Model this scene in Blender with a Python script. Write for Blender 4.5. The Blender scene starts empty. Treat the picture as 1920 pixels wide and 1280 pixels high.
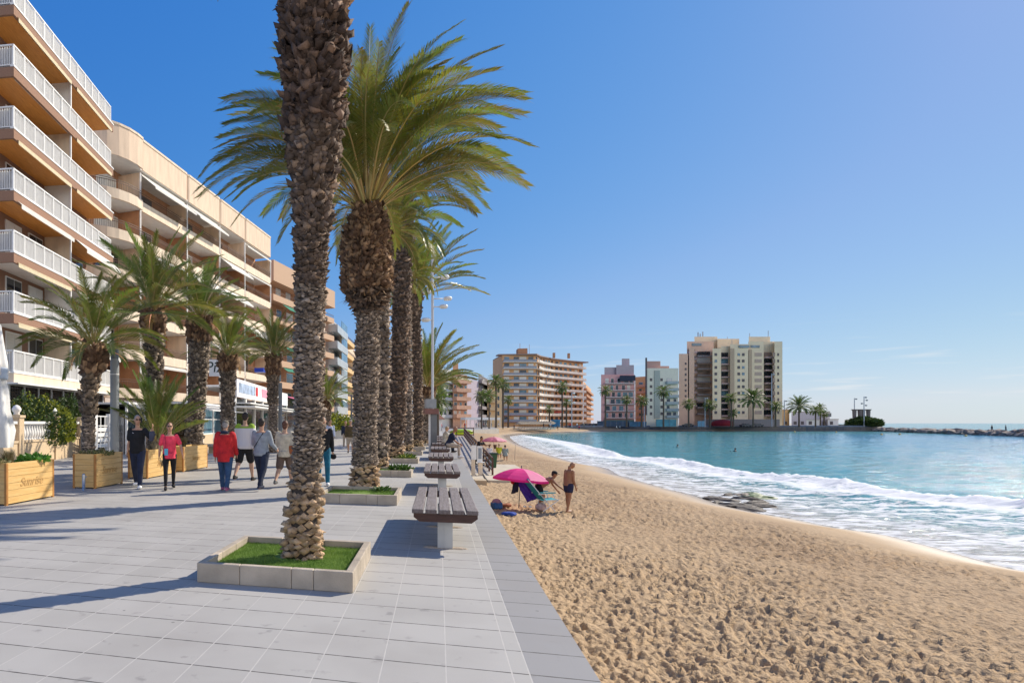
import bpy, math, random
import numpy as np
from mathutils import Vector, Matrix, Euler
rnd = random.Random(7)
sc = bpy.context.scene
R = math.radians
# ------------------------------------------------------------------ camera
CAM_H = 1.55; YAW = 15.18; FPX = 1150.0; CX = 510.0; HY = 793.0
CS, SN = math.cos(R(YAW)), math.sin(R(YAW))
cam = bpy.data.cameras.new("camera"); camo = bpy.data.objects.new("camera", cam)
sc.collection.objects.link(camo)
camo.location = (0, 0, CAM_H); camo.rotation_euler = (R(90), 0, R(YAW))
cam.sensor_width = 36; cam.sensor_fit = 'HORIZONTAL'
cam.lens = 36 * FPX / 1920
cam.shift_x = (960 - CX) / 1920; cam.shift_y = (HY - 640) / 1920
cam.clip_start = 0.05; cam.clip_end = 60000
sc.camera = camo
# ------------------------------------------------------------------ sky and sun
SUN_AZ = R(46.0); SUN_EL = R(36.5)      # azimuth clockwise from +Y
w = bpy.data.worlds.new("World"); sc.world = w; w.use_nodes = True
nt = w.node_tree; nt.nodes.clear()
N = nt.nodes.new; L = nt.links.new
sky = N('ShaderNodeTexSky'); sky.sky_type = 'NISHITA'; sky.sun_disc = False
sky.sun_elevation = SUN_EL; sky.sun_rotation = SUN_AZ
sky.altitude = 0; sky.air_density = 1.0; sky.dust_density = 0.25; sky.ozone_density = 3.2
bg = N('ShaderNodeBackground'); bg.inputs[1].default_value = 0.088
out = N('ShaderNodeOutputWorld')
# thin bright clouds low over the sea
tc = N('ShaderNodeTexCoord'); mp = N('ShaderNodeMapping'); mp.inputs['Scale'].default_value = (5, 5, 60)
ns = N('ShaderNodeTexNoise'); ns.inputs['Scale'].default_value = 2.2; ns.inputs['Detail'].default_value = 7
sx = N('ShaderNodeSeparateXYZ')
# deeper blue overhead and a pale, neutral horizon: one exponent and gain per channel on the sky's own radiance
KS = .105; sep = N('ShaderNodeSeparateColor'); cmb = N('ShaderNodeCombineColor'); L(sky.outputs[0], sep.inputs[0])
for i, (gain, g, cap) in enumerate(((1.01, 1.41, .68), (.682, .72, .78), (.855, .315, .86))):
    a_ = N('ShaderNodeMath'); a_.operation = 'MULTIPLY'; a_.inputs[1].default_value = KS; L(sep.outputs[i], a_.inputs[0])
    p_ = N('ShaderNodeMath'); p_.operation = 'POWER'; p_.inputs[1].default_value = g; L(a_.outputs[0], p_.inputs[0])
    q_ = N('ShaderNodeMath'); q_.operation = 'MULTIPLY'; q_.inputs[1].default_value = gain; L(p_.outputs[0], q_.inputs[0])
    if i == 0:
        e_ = N('ShaderNodeMath'); e_.operation = 'POWER'; e_.inputs[1].default_value = .85; L(a_.outputs[0], e_.inputs[0])
        f_ = N('ShaderNodeMath'); f_.operation = 'MULTIPLY'; f_.inputs[1].default_value = .60; L(e_.outputs[0], f_.inputs[0])
        g_ = N('ShaderNodeMath'); g_.operation = 'MINIMUM'; L(q_.outputs[0], g_.inputs[0]); L(f_.outputs[0], g_.inputs[1]); q_ = g_
    c_ = N('ShaderNodeMath'); c_.operation = 'MINIMUM'; c_.inputs[1].default_value = cap; L(q_.outputs[0], c_.inputs[0])
    d_ = N('ShaderNodeMath'); d_.operation = 'DIVIDE'; d_.inputs[1].default_value = KS; L(c_.outputs[0], d_.inputs[0]); L(d_.outputs[0], cmb.inputs[i])
L(tc.outputs['Generated'], mp.inputs[0]); L(mp.outputs[0], ns.inputs['Vector']); L(tc.outputs['Generated'], sx.inputs[0])
cr = N('ShaderNodeMapRange'); cr.inputs[1].default_value = .56; cr.inputs[2].default_value = .72
L(ns.outputs['Fac'], cr.inputs[0])
band = N('ShaderNodeMapRange'); band.inputs[1].default_value = .13; band.inputs[2].default_value = .045; band.clamp = True
L(sx.outputs['Z'], band.inputs[0])
band2 = N('ShaderNodeMapRange'); band2.inputs[1].default_value = .02; band2.inputs[2].default_value = .04; band2.clamp = True
L(sx.outputs['Z'], band2.inputs[0])
m1 = N('ShaderNodeMath'); m1.operation = 'MULTIPLY'; L(cr.outputs[0], m1.inputs[0]); L(band.outputs[0], m1.inputs[1])
m2 = N('ShaderNodeMath'); m2.operation = 'MULTIPLY'; L(m1.outputs[0], m2.inputs[0]); L(band2.outputs[0], m2.inputs[1])
m3 = N('ShaderNodeMath'); m3.operation = 'MULTIPLY'; L(m2.outputs[0], m3.inputs[0]); m3.inputs[1].default_value = .5
mx = N('ShaderNodeMix'); mx.data_type = 'RGBA'
L(m3.outputs[0], mx.inputs[0]); L(cmb.outputs[0], mx.inputs[6]); mx.inputs[7].default_value = (8.2, 8.3, 8.4, 1)
# broad bright cloud added out of view behind the camera, as neutral fill light
n3 = N('ShaderNodeTexNoise'); n3.inputs['Scale'].default_value = 1.6; n3.inputs['Detail'].default_value = 6; L(tc.outputs['Generated'], n3.inputs['Vector'])
k1 = N('ShaderNodeMapRange'); k1.inputs[1].default_value = .40; k1.inputs[2].default_value = .60; L(n3.outputs['Fac'], k1.inputs[0])
vd = N('ShaderNodeVectorMath'); vd.operation = 'DOT_PRODUCT'; L(tc.outputs['Generated'], vd.inputs[0]); vd.inputs[1].default_value = (SN, -CS, 0)
k2 = N('ShaderNodeMapRange'); k2.inputs[1].default_value = .15; k2.inputs[2].default_value = .55; L(vd.outputs['Value'], k2.inputs[0])
k3 = N('ShaderNodeMapRange'); k3.inputs[1].default_value = .02; k3.inputs[2].default_value = .2; L(sx.outputs['Z'], k3.inputs[0])
k4 = N('ShaderNodeMath'); k4.operation = 'MULTIPLY'; L(k1.outputs[0], k4.inputs[0]); L(k2.outputs[0], k4.inputs[1])
k5 = N('ShaderNodeMath'); k5.operation = 'MULTIPLY'; L(k4.outputs[0], k5.inputs[0]); L(k3.outputs[0], k5.inputs[1])
k6 = N('ShaderNodeMapRange'); k6.inputs[1].default_value = .62; k6.inputs[2].default_value = .28; L(sx.outputs['Z'], k6.inputs[0])
k7 = N('ShaderNodeMath'); k7.operation = 'MULTIPLY'; L(k5.outputs[0], k7.inputs[0]); L(k6.outputs[0], k7.inputs[1]); k5 = k7
mz = N('ShaderNodeMix'); mz.data_type = 'RGBA'; L(k5.outputs[0], mz.inputs[0]); L(mx.outputs[2], mz.inputs[6]); mz.inputs[7].default_value = (23, 21.2, 18.6, 1)
L(mz.outputs[2], bg.inputs[0]); L(bg.outputs[0], out.inputs[0])
sl = bpy.data.lights.new("sun", 'SUN'); sl.energy = 5.0; sl.angle = R(.5); sl.color = (1, .91, .77)
so = bpy.data.objects.new("sun", sl); sc.collection.objects.link(so)
sdir = Vector((math.sin(SUN_AZ) * math.cos(SUN_EL), math.cos(SUN_AZ) * math.cos(SUN_EL), math.sin(SUN_EL)))
so.rotation_euler = sdir.to_track_quat('Z', 'Y').to_euler(); so.location = (20, 10, 40)
sc.view_settings.view_transform = 'Standard'; sc.view_settings.look = 'None'
sc.view_settings.exposure = 0.25; sc.view_settings.gamma = 1
sc.render.engine = 'CYCLES'
sc.cycles.max_bounces = 6; sc.cycles.diffuse_bounces = 4; sc.cycles.glossy_bounces = 3
sc.cycles.transparent_max_bounces = 8; sc.cycles.transmission_bounces = 4
sc.cycles.use_denoising = True

# ------------------------------------------------------------------ geometry helpers
def fr(X, Z):                                   # camera-plane metres (right, ahead) -> world (u, v)
    return (X * CS - Z * SN, X * SN + Z * CS)
def G(px, py, z=0.0):                           # ground point seen at a photo pixel, on level z
    Z = FPX * (CAM_H - z) / (py - HY)
    u, v = fr((px - CX) * Z / FPX, Z); return Vector((u, v, z))
def P(px, Z, z=0.0):                            # point on the photo column px at distance Z
    u, v = fr((px - CX) * Z / FPX, Z); return Vector((u, v, z))
def zat(py, Z): return CAM_H + (HY - py) * Z / FPX

def fnoise(x, y=0.0, z=0.0):
    from mathutils import noise
    return noise.noise(Vector((x, y, z)))

SHEAR = {}                                      # blocks whose plan is a parallelogram
class MB:
    def __init__(s): s.v = []; s.f = []; s.m = []; s.c = []; s.col = (.5, .5, .5)
    def face(s, idx, m=0): s.f.append(idx); s.m.append(m); s.c.append(s.col)
    def quad(s, a, b, c, d, m=0):
        n = len(s.v); s.v += [a, b, c, d]; s.face((n, n+1, n+2, n+3), m)
    def tri(s, a, b, c, m=0):
        n = len(s.v); s.v += [a, b, c]; s.face((n, n+1, n+2), m)
    def box(s, x0, x1, y0, y1, z0, z1, m=0, rot=0, piv=None):
        n = len(s.v); P8 = [(x0,y0,z0),(x1,y0,z0),(x1,y1,z0),(x0,y1,z0),(x0,y0,z1),(x1,y0,z1),(x1,y1,z1),(x0,y1,z1)]
        if rot:
            px, py = piv or ((x0+x1)/2, (y0+y1)/2); c, q = math.cos(rot), math.sin(rot)
            P8 = [(px+(x-px)*c-(y-py)*q, py+(x-px)*q+(y-py)*c, z) for x, y, z in P8]
        s.v += P8
        for f in ((0,3,2,1),(4,5,6,7),(0,1,5,4),(1,2,6,5),(2,3,7,6),(3,0,4,7)): s.face(tuple(n+i for i in f), m)
    def bar(s, a, b, wx, wy=None, m=0):          # rectangular bar from a to b
        a, b = Vector(a), Vector(b); wy = wy or wx; d = (b-a).normalized()
        up = Vector((0,0,1)) if abs(d.z) < .95 else Vector((0,1,0))
        e = d.cross(up).normalized(); g = e.cross(d).normalized(); n = len(s.v)
        for p in (a, b):
            for i, j in ((-1,-1),(1,-1),(1,1),(-1,1)): s.v.append(tuple(p + e*(i*wx/2) + g*(j*wy/2)))
        for f in ((0,1,2,3),(7,6,5,4),(0,4,5,1),(1,5,6,2),(2,6,7,3),(3,7,4,0)): s.face(tuple(n+i for i in f), m)
    def tube(s, path, rad, n=8, m=0, caps=True, sq=1.0):
        path = [Vector(p) for p in path]; k = len(path); base = len(s.v)
        if not hasattr(rad, '__len__'): rad = [rad]*k
        prev = None
        for i, p in enumerate(path):
            d = (path[min(i+1,k-1)] - path[max(i-1,0)]).normalized()
            if prev is None:
                up = Vector((0,0,1)) if abs(d.z) < .9 else Vector((1,0,0)); e = d.cross(up).normalized()
            else:
                e = (prev - d*prev.dot(d)).normalized()
            prev = e; g = d.cross(e)
            for j in range(n):
                a = 2*math.pi*j/n; s.v.append(tuple(p + (e*math.cos(a) + g*math.sin(a)*sq)*rad[i]))
        for i in range(k-1):
            for j in range(n):
                j2 = (j+1) % n
                s.face((base+i*n+j, base+i*n+j2, base+(i+1)*n+j2, base+(i+1)*n+j), m)
        if caps:
            s.face(tuple(base+j for j in reversed(range(n))), m); s.face(tuple(base+(k-1)*n+j for j in range(n)), m)
    def lathe(s, prof, n=16, m=0, c=(0,0,0), caps=True):
        base = len(s.v); k = len(prof)
        for r, z in prof:
            for j in range(n):
                a = 2*math.pi*j/n; s.v.append((c[0]+r*math.cos(a), c[1]+r*math.sin(a), c[2]+z))
        for i in range(k-1):
            for j in range(n):
                j2 = (j+1) % n
                s.face((base+i*n+j, base+i*n+j2, base+(i+1)*n+j2, base+(i+1)*n+j), m)
        if caps:
            s.face(tuple(base+j for j in reversed(range(n))), m); s.face(tuple(base+(k-1)*n+j for j in range(n)), m)
    def prism(s, poly, z0, z1, m=0, mtop=None):   # poly counter-clockwise
        n = len(s.v); k = len(poly)
        s.v += [(x, y, z0) for x, y in poly] + [(x, y, z1) for x, y in poly]
        s.face(tuple(n+i for i in reversed(range(k))), m); s.face(tuple(n+k+i for i in range(k)), m if mtop is None else mtop)
        for i in range(k):
            j = (i+1) % k; s.face((n+i, n+j, n+k+j, n+k+i), m)
    def ell(s, c, r, n=10, k=7, m=0, rotm=None):   # ellipsoid
        base = len(s.v)
        for i in range(k+1):
            t = math.pi*i/k
            for j in range(n):
                a = 2*math.pi*j/n
                p = Vector((r[0]*math.sin(t)*math.cos(a), r[1]*math.sin(t)*math.sin(a), -r[2]*math.cos(t)))
                if rotm is not None: p = rotm @ p
                s.v.append((c[0]+p.x, c[1]+p.y, c[2]+p.z))
        for i in range(k):
            for j in range(n):
                j2 = (j+1) % n; s.face((base+i*n+j, base+i*n+j2, base+(i+1)*n+j2, base+(i+1)*n+j), m)
    def strip(s, path, t, z0, z1, m=0, y=None):    # wall of thickness t along a 2-D path (to its left)
        k = len(path); offs = []
        for i in range(k):
            a = path[max(i-1,0)]; b = path[min(i+1,k-1)]; dx, dy = b[0]-a[0], b[1]-a[1]; l = math.hypot(dx, dy)
            offs.append((path[i][0]-dy/l*t, path[i][1]+dx/l*t))
        n = len(s.v)
        for p, q in zip(path, offs): s.v += [(p[0],p[1],z0),(p[0],p[1],z1),(q[0],q[1],z1),(q[0],q[1],z0)]
        for i in range(k-1):
            a = n+4*i; b = a+4
            for f in ((a,b,b+1,a+1),(a+1,b+1,b+2,a+2),(a+2,b+2,b+3,a+3),(a+3,b+3,b,a)): s.face(f, m)
        s.face((n,n+1,n+2,n+3), m); e = n+4*(k-1); s.face((e+3,e+2,e+1,e), m)
    def mesh(s, name, mats, smooth=False, color=False):
        me = bpy.data.meshes.new(name)
        me.from_pydata([tuple(v) for v in s.v], [], s.f)
        for mm in mats: me.materials.append(mm)
        if len(mats) > 1: me.polygons.foreach_set('material_index', s.m)
        if smooth: me.polygons.foreach_set('use_smooth', [True]*len(s.f))
        if color:
            at = me.color_attributes.new('tint', 'FLOAT_COLOR', 'CORNER')
            cnt = [len(f) for f in s.f]; arr = np.repeat(np.array([(*c, 1) for c in s.c], dtype=np.float32), cnt, axis=0)
            at.data.foreach_set('color', arr.ravel())
        me.update(); return me
    def build(s, name, mats, parent=None, smooth=False, color=False, loc=None, rotz=None):
        if parent is not None and parent.name in SHEAR and name in ('roof_room', 'penthouse', 'attic', 'roof'): s.v = [(v[0]+v[1]*SHEAR[parent.name], v[1], v[2]) for v in s.v]
        if not isinstance(mats, (list, tuple)): mats = [mats]
        o = bpy.data.objects.new(name, s.mesh(name, mats, smooth, color)); sc.collection.objects.link(o)
        if parent: o.parent = parent
        if loc is not None: o.location = loc
        if rotz: o.rotation_euler = (0, 0, rotz)
        return o
def tag(o, label=None, cat=None, group=None, kind=None):
    if label: o['label'] = label
    if cat: o['category'] = cat
    if group: o['group'] = group
    if kind: o['kind'] = kind
    return o
def thing(name, label, cat, loc=(0,0,0), rz=0, group=None):
    o = bpy.data.objects.new(name, None); sc.collection.objects.link(o); o.empty_display_size = .3
    o.location = loc; o.rotation_euler = (0,0,rz); return tag(o, label, cat, group)
def copy_tree(o, loc=None, rz=None, label=None, scale=None):
    kids = {}
    for x in bpy.data.objects:
        if x.parent: kids.setdefault(x.parent.name, []).append(x)
    def rec(src, par):
        c = src.copy(); sc.collection.objects.link(c); c.parent = par
        for k in kids.get(src.name, []): rec(k, c)
        return c
    r = rec(o, None)
    if loc is not None: r.location = loc
    if rz is not None: r.rotation_euler = (0,0,rz)
    if label: r['label'] = label
    if scale: r.scale = (scale,)*3 if not hasattr(scale, '__len__') else scale
    return r

# ------------------------------------------------------------------ materials
MATS = {}
def M(name, col, rough=.65, var=.15, scale=3.0, bump=0.0, bscale=30.0, metal=0.0, coords='Object', spec=.4, col2=None, detail=4, stretch=None, trans=0, tint=0, alpha=None):
    if name in MATS: return MATS[name]
    m = bpy.data.materials.new(name); m.use_nodes = True; t = m.node_tree; b = t.nodes['Principled BSDF']
    N = t.nodes.new; L = t.links.new
    b.inputs['Roughness'].default_value = rough; b.inputs['Metallic'].default_value = metal
    b.inputs['Specular IOR Level'].default_value = spec
    tc = N('ShaderNodeTexCoord'); v = tc.outputs[coords]
    if stretch:
        mp = N('ShaderNodeMapping'); mp.inputs['Scale'].default_value = stretch; L(v, mp.inputs[0]); v = mp.outputs[0]
    nz = N('ShaderNodeTexNoise'); nz.inputs['Scale'].default_value = scale; nz.inputs['Detail'].default_value = detail; L(v, nz.inputs['Vector'])
    mr = N('ShaderNodeMapRange'); mr.inputs[1].default_value = .3; mr.inputs[2].default_value = .7; L(nz.outputs['Fac'], mr.inputs[0])
    mx = N('ShaderNodeMix'); mx.data_type = 'RGBA'; L(mr.outputs[0], mx.inputs[0])
    c2 = col2 or tuple(min(1, c*(1+var)) for c in col); c1 = tuple(c*(1-var) for c in col) if not col2 else col
    mx.inputs[6].default_value = (*c1, 1); mx.inputs[7].default_value = (*c2, 1)
    res = mx.outputs[2]
    if tint:
        ca = N('ShaderNodeVertexColor'); ca.layer_name = 'tint'
        mu = N('ShaderNodeMix'); mu.data_type = 'RGBA'; mu.blend_type = 'MULTIPLY'; mu.inputs[0].default_value = 1
        L(res, mu.inputs[6]); L(ca.outputs[0], mu.inputs[7]); res = mu.outputs[2]
    L(res, b.inputs['Base Color'])
    if bump:
        n2 = N('ShaderNodeTexNoise'); n2.inputs['Scale'].default_value = bscale; n2.inputs['Detail'].default_value = 4; L(v, n2.inputs['Vector'])
        bp = N('ShaderNodeBump'); bp.inputs['Strength'].default_value = bump; bp.inputs['Distance'].default_value = .02
        L(n2.outputs['Fac'], bp.inputs['Height']); L(bp.outputs[0], b.inputs['Normal'])
    if trans:
        tr = N('ShaderNodeBsdfTranslucent'); ms = N('ShaderNodeMixShader'); ms.inputs[0].default_value = trans
        L(res, tr.inputs[0]); L(b.outputs[0], ms.inputs[1]); L(tr.outputs[0], ms.inputs[2])
        L(ms.outputs[0], t.nodes['Material Output'].inputs[0])
    if alpha: b.inputs['Alpha'].default_value = alpha
    MATS[name] = m; return m
def glass(name='window_glass', col=(.02,.03,.04), rough=.06):
    return M(name, col, rough=rough, var=.5, scale=.8, spec=.9, metal=0)
# ------------------------------------------------------------------ the shore, as world polylines
SEA = -1.9
sh_px = [(1920,1068),(1777,1029),(1679,1004),(1584,991),(1508,975),(1443,964),(1390,953),(1294,925),(1250,914.6),(1229,908),(1167,891),(1146,878),(1091,869),(1026,851),(1000,843),(975,834),(958,826),(950,821)]
SHORE = [(34,-14),(26,-3)] + [tuple(G(x,y,SEA)[:2]) for x, y in sh_px]
SHORE += [tuple(P(x,Z)[:2]) for x, Z in ((948,160),(976,190),(1014,214),(1070,233),(1126,246),(1200,255),(1262,261),(1645,260),(1650,300),(1655,420),(1600,1500),(1500,40000))]
cr_px = [(1920,946),(1761,928),(1656,918),(1564,902),(1480,894),(1400,888),(1260,863),(1156,853),(1088,832),(1030,822),(1000,817)]
CREST = [(44,-2)] + [tuple(G(x,y,SEA+.15)[:2]) for x, y in cr_px]
def seg_dist(px, py, poly):
    """signed distance (positive = left of the polyline direction) of arrays to a polyline"""
    best = np.full(px.shape, 1e9); sg = np.ones(px.shape)
    for (ax, ay), (bx, by) in zip(poly[:-1], poly[1:]):
        dx, dy = bx-ax, by-ay; l2 = dx*dx+dy*dy
        t = np.clip(((px-ax)*dx+(py-ay)*dy)/l2, 0, 1)
        qx, qy = px-(ax+t*dx), py-(ay+t*dy); d = np.hypot(qx, qy)
        m = d < best; best = np.where(m, d, best)
        sg = np.where(m, np.sign(dx*qy-dy*qx+1e-12), sg)
    return best*sg
rng = np.random.default_rng(3)
def vnoise(x, y, seed=0):
    r = np.random.default_rng(seed).random((257, 257))
    r[256] = r[0]; r[:, 256] = r[:, 0]
    xi = np.floor(x).astype(int); yi = np.floor(y).astype(int); fx = x-xi; fy = y-yi
    fx = fx*fx*(3-2*fx); fy = fy*fy*(3-2*fy); xi &= 255; yi &= 255
    return (r[yi,xi]*(1-fx)+r[yi,xi+1]*fx)*(1-fy)+(r[yi+1,xi]*(1-fx)+r[yi+1,xi+1]*fx)*fy
# footprint tile
TN = 768; TS = 4.0
tile = np.zeros((TN, TN), np.float32)
gx = (np.arange(-40, 41)) * (TS/TN)
GX, GY = np.meshgrid(gx, gx)
for i in range(2300):
    cxp, cyp = rng.integers(0, TN, 2); a = rng.uniform(0, math.pi); ln = rng.uniform(.05, .12); wd = rng.uniform(.03, .06); dp = rng.uniform(.5, 1.0)
    xx = GX*math.cos(a)+GY*math.sin(a); yy = -GX*math.sin(a)+GY*math.cos(a)
    r2 = np.sqrt((xx/ln)**2+(yy/wd)**2)
    h = -np.exp(-(r2**3)*.9)*dp*.034 + np.exp(-((r2-1.45)/.3)**2)*dp*.006
    ix = (cxp+np.arange(-40,41)) % TN; iy = (cyp+np.arange(-40,41)) % TN
    blk = tile[np.ix_(iy, ix)]; pit = np.exp(-(r2**4)); tile[np.ix_(iy, ix)] = blk*(1-pit*.7) + h
def tsample(x, y):
    x = np.mod(x/TS, 1)*TN; y = np.mod(y/TS, 1)*TN
    x0 = np.floor(x).astype(int) % TN; y0 = np.floor(y).astype(int) % TN; x1 = (x0+1) % TN; y1 = (y0+1) % TN; fx = x-np.floor(x); fy = y-np.floor(y)
    return (tile[y0,x0]*(1-fx)+tile[y0,x1]*fx)*(1-fy)+(tile[y1,x0]*(1-fx)+tile[y1,x1]*fx)*fy
def sand_base(x, y, d):
    """d = distance inland from the water's edge"""
    far = np.clip((y-60)/130, 0, 1); far = far*far*(3-2*far)
    top = -1.45+far*1.28
    s = np.clip((d+3.1+far*3)/(7.5+far*12), 0, 1); s = s*s*(3-2*s)
    return (SEA-.30)+(top-SEA+.30)*s - np.clip(-d-1.5, 0, 40)*.06
def grid_mesh(name, px, py, pz, mat, attrs=None, keep=None, smooth=True):
    nr, nc = px.shape; me = bpy.data.meshes.new(name)
    co = np.stack([px, py, pz], -1).reshape(-1, 3).astype(np.float32)
    idx = np.arange(nr*nc).reshape(nr, nc)
    q = np.stack([idx[:-1,:-1], idx[1:,:-1], idx[1:,1:], idx[:-1,1:]], -1).reshape(-1, 4)
    if keep is not None:
        k = keep[:-1,:-1]|keep[1:,:-1]|keep[1:,1:]|keep[:-1,1:]; q = q[k.ravel()]
    me.vertices.add(len(co)); me.vertices.foreach_set('co', co.ravel())
    me.loops.add(q.size); me.loops.foreach_set('vertex_index', q.ravel().astype(np.int32))
    me.polygons.add(len(q)); me.polygons.foreach_set('loop_start', np.arange(0, q.size, 4, dtype=np.int32)); me.polygons.foreach_set('loop_total', np.full(len(q), 4, np.int32))
    me.polygons.foreach_set('use_smooth', np.full(len(q), smooth))
    for an, av in (attrs or {}).items():
        a = me.attributes.new(an, 'FLOAT', 'POINT'); a.data.foreach_set('value', av.ravel().astype(np.float32))
    me.materials.append(mat); me.update(calc_edges=True); me.validate()
    o = bpy.data.objects.new(name, me); sc.collection.objects.link(o); return o
def polar(a0, a1, na, r0, r1, nr):
    th = np.radians(np.linspace(a0, a1, na)); r = r0*(r1/r0)**np.linspace(0, 1, nr)
    T, RR = np.meshgrid(th, r); return RR*np.sin(T), RR*np.cos(T)

# ------------------------------------------------------------------ sand
def sand_material():
    m = bpy.data.materials.new('beach_sand'); m.use_nodes = True; t = m.node_tree; b = t.nodes['Principled BSDF']; N = t.nodes.new; L = t.links.new
    g = N('ShaderNodeNewGeometry'); at = N('ShaderNodeAttribute'); at.attribute_name = 'inland'
    n1 = N('ShaderNodeTexNoise'); n1.inputs['Scale'].default_value = 60; n1.inputs['Detail'].default_value = 5; L(g.outputs['Position'], n1.inputs['Vector'])
    n2 = N('ShaderNodeTexNoise'); n2.inputs['Scale'].default_value = .45; n2.inputs['Detail'].default_value = 4; L(g.outputs['Position'], n2.inputs['Vector'])
    mx = N('ShaderNodeMix'); mx.data_type = 'RGBA'; L(n1.outputs['Fac'], mx.inputs[0]); mx.inputs[6].default_value = (.335,.228,.122,1); mx.inputs[7].default_value = (.59,.43,.265,1)
    mx2 = N('ShaderNodeMix'); mx2.data_type = 'RGBA'; mx2.blend_type = 'MULTIPLY'; L(n2.outputs['Fac'], mx2.inputs[0]); L(mx.outputs[2], mx2.inputs[6]); mx2.inputs[7].default_value = (.83,.79,.74,1)
    # churned, slightly damp sand on the beach face
    c1_ = N('ShaderNodeMapRange'); c1_.inputs[1].default_value = 12; c1_.inputs[2].default_value = 5; c1_.interpolation_type = 'SMOOTHSTEP'; L(at.outputs['Fac'], c1_.inputs[0])
    c2_ = N('ShaderNodeMapRange'); c2_.inputs[1].default_value = 2.2; c2_.inputs[2].default_value = 4; L(at.outputs['Fac'], c2_.inputs[0])
    c3_ = N('ShaderNodeMath'); c3_.operation = 'MULTIPLY'; L(c1_.outputs[0], c3_.inputs[0]); L(c2_.outputs[0], c3_.inputs[1])
    c4_ = N('ShaderNodeMath'); c4_.operation = 'MULTIPLY'; L(c3_.outputs[0], c4_.inputs[0]); L(n2.outputs['Fac'], c4_.inputs[1])
    mxd = N('ShaderNodeMix'); mxd.data_type = 'RGBA'; L(c4_.outputs[0], mxd.inputs[0]); L(mx2.outputs[2], mxd.inputs[6]); mxd.inputs[7].default_value = (.27,.17,.09,1); mx2 = mxd
    # damp sand near the water's edge
    ad = N('ShaderNodeMath'); ad.operation = 'MULTIPLY_ADD'; L(n2.outputs['Fac'], ad.inputs[0]); ad.inputs[1].default_value = -1.6; L(at.outputs['Fac'], ad.inputs[2])
    wet = N('ShaderNodeMapRange'); wet.inputs[1].default_value = 1.3; wet.inputs[2].default_value = -.5; L(ad.outputs[0], wet.inputs[0])
    mx3 = N('ShaderNodeMix'); mx3.data_type = 'RGBA'; L(wet.outputs[0], mx3.inputs[0]); L(mx2.outputs[2], mx3.inputs[6]); mx3.inputs[7].default_value = (.36,.28,.19,1)
    L(mx3.outputs[2], b.inputs['Base Color'])
    rr = N('ShaderNodeMapRange'); rr.inputs[3].default_value = .9; rr.inputs[4].default_value = .22; L(wet.outputs[0], rr.inputs[0]); L(rr.outputs[0], b.inputs['Roughness'])
    b.inputs['Specular IOR Level'].default_value = .3
    bp = N('ShaderNodeBump'); bp.inputs['Strength'].default_value = .5; bp.inputs['Distance'].default_value = .012; L(n1.outputs['Fac'], bp.inputs['Height'])
    n3 = N('ShaderNodeTexNoise'); n3.inputs['Scale'].default_value = 10; n3.inputs['Detail'].default_value = 3; L(g.outputs['Position'], n3.inputs['Vector'])
    bs = N('ShaderNodeMapRange'); bs.inputs[1].default_value = 1.0; bs.inputs[2].default_value = 4.0; bs.inputs[4].default_value = .85; L(at.outputs['Fac'], bs.inputs[0])
    bp2 = N('ShaderNodeBump'); bp2.inputs['Distance'].default_value = .06; L(bs.outputs[0], bp2.inputs['Strength']); L(n3.outputs['Fac'], bp2.inputs['Height']); L(bp.outputs[0], bp2.inputs['Normal'])
    L(bp2.outputs[0], b.inputs['Normal']); return m
x, y = polar(-16, 76, 900, 1.7, 330, 1150)
d = seg_dist(x, y, SHORE)
z = sand_base(x, y, d)
rough = np.clip((d-2.2+1.2*(vnoise(x*.5, y*.5, 5)-.5)*2)/1.6, 0, 1)
near = 1-np.clip((np.hypot(x, y)-60)/80, 0, 1)
fp = tsample(x, y)+.55*tsample(x*.83+y*.55+2.1, -x*.55+y*.83+4.4)*(.4+1.0*vnoise(x*.35, y*.35, 9))
amp = .45+1.1*vnoise(x*.22+3, y*.22, 31)
fp = fp+.35*tsample(x*1.9-y*.7, x*.7+y*1.9)
z = z+rough*near*(fp*1.45*amp+.05*(vnoise(x*.9, y*.9, 2)-.5)+.02*(vnoise(x*6, y*6, 4)-.5))
keep = (d > -8) & (x > .6) & (x > -200)
sand = grid_mesh('sand', x, y, z, sand_material(), {'inland': d}, keep); tag(sand, kind='structure')

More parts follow.
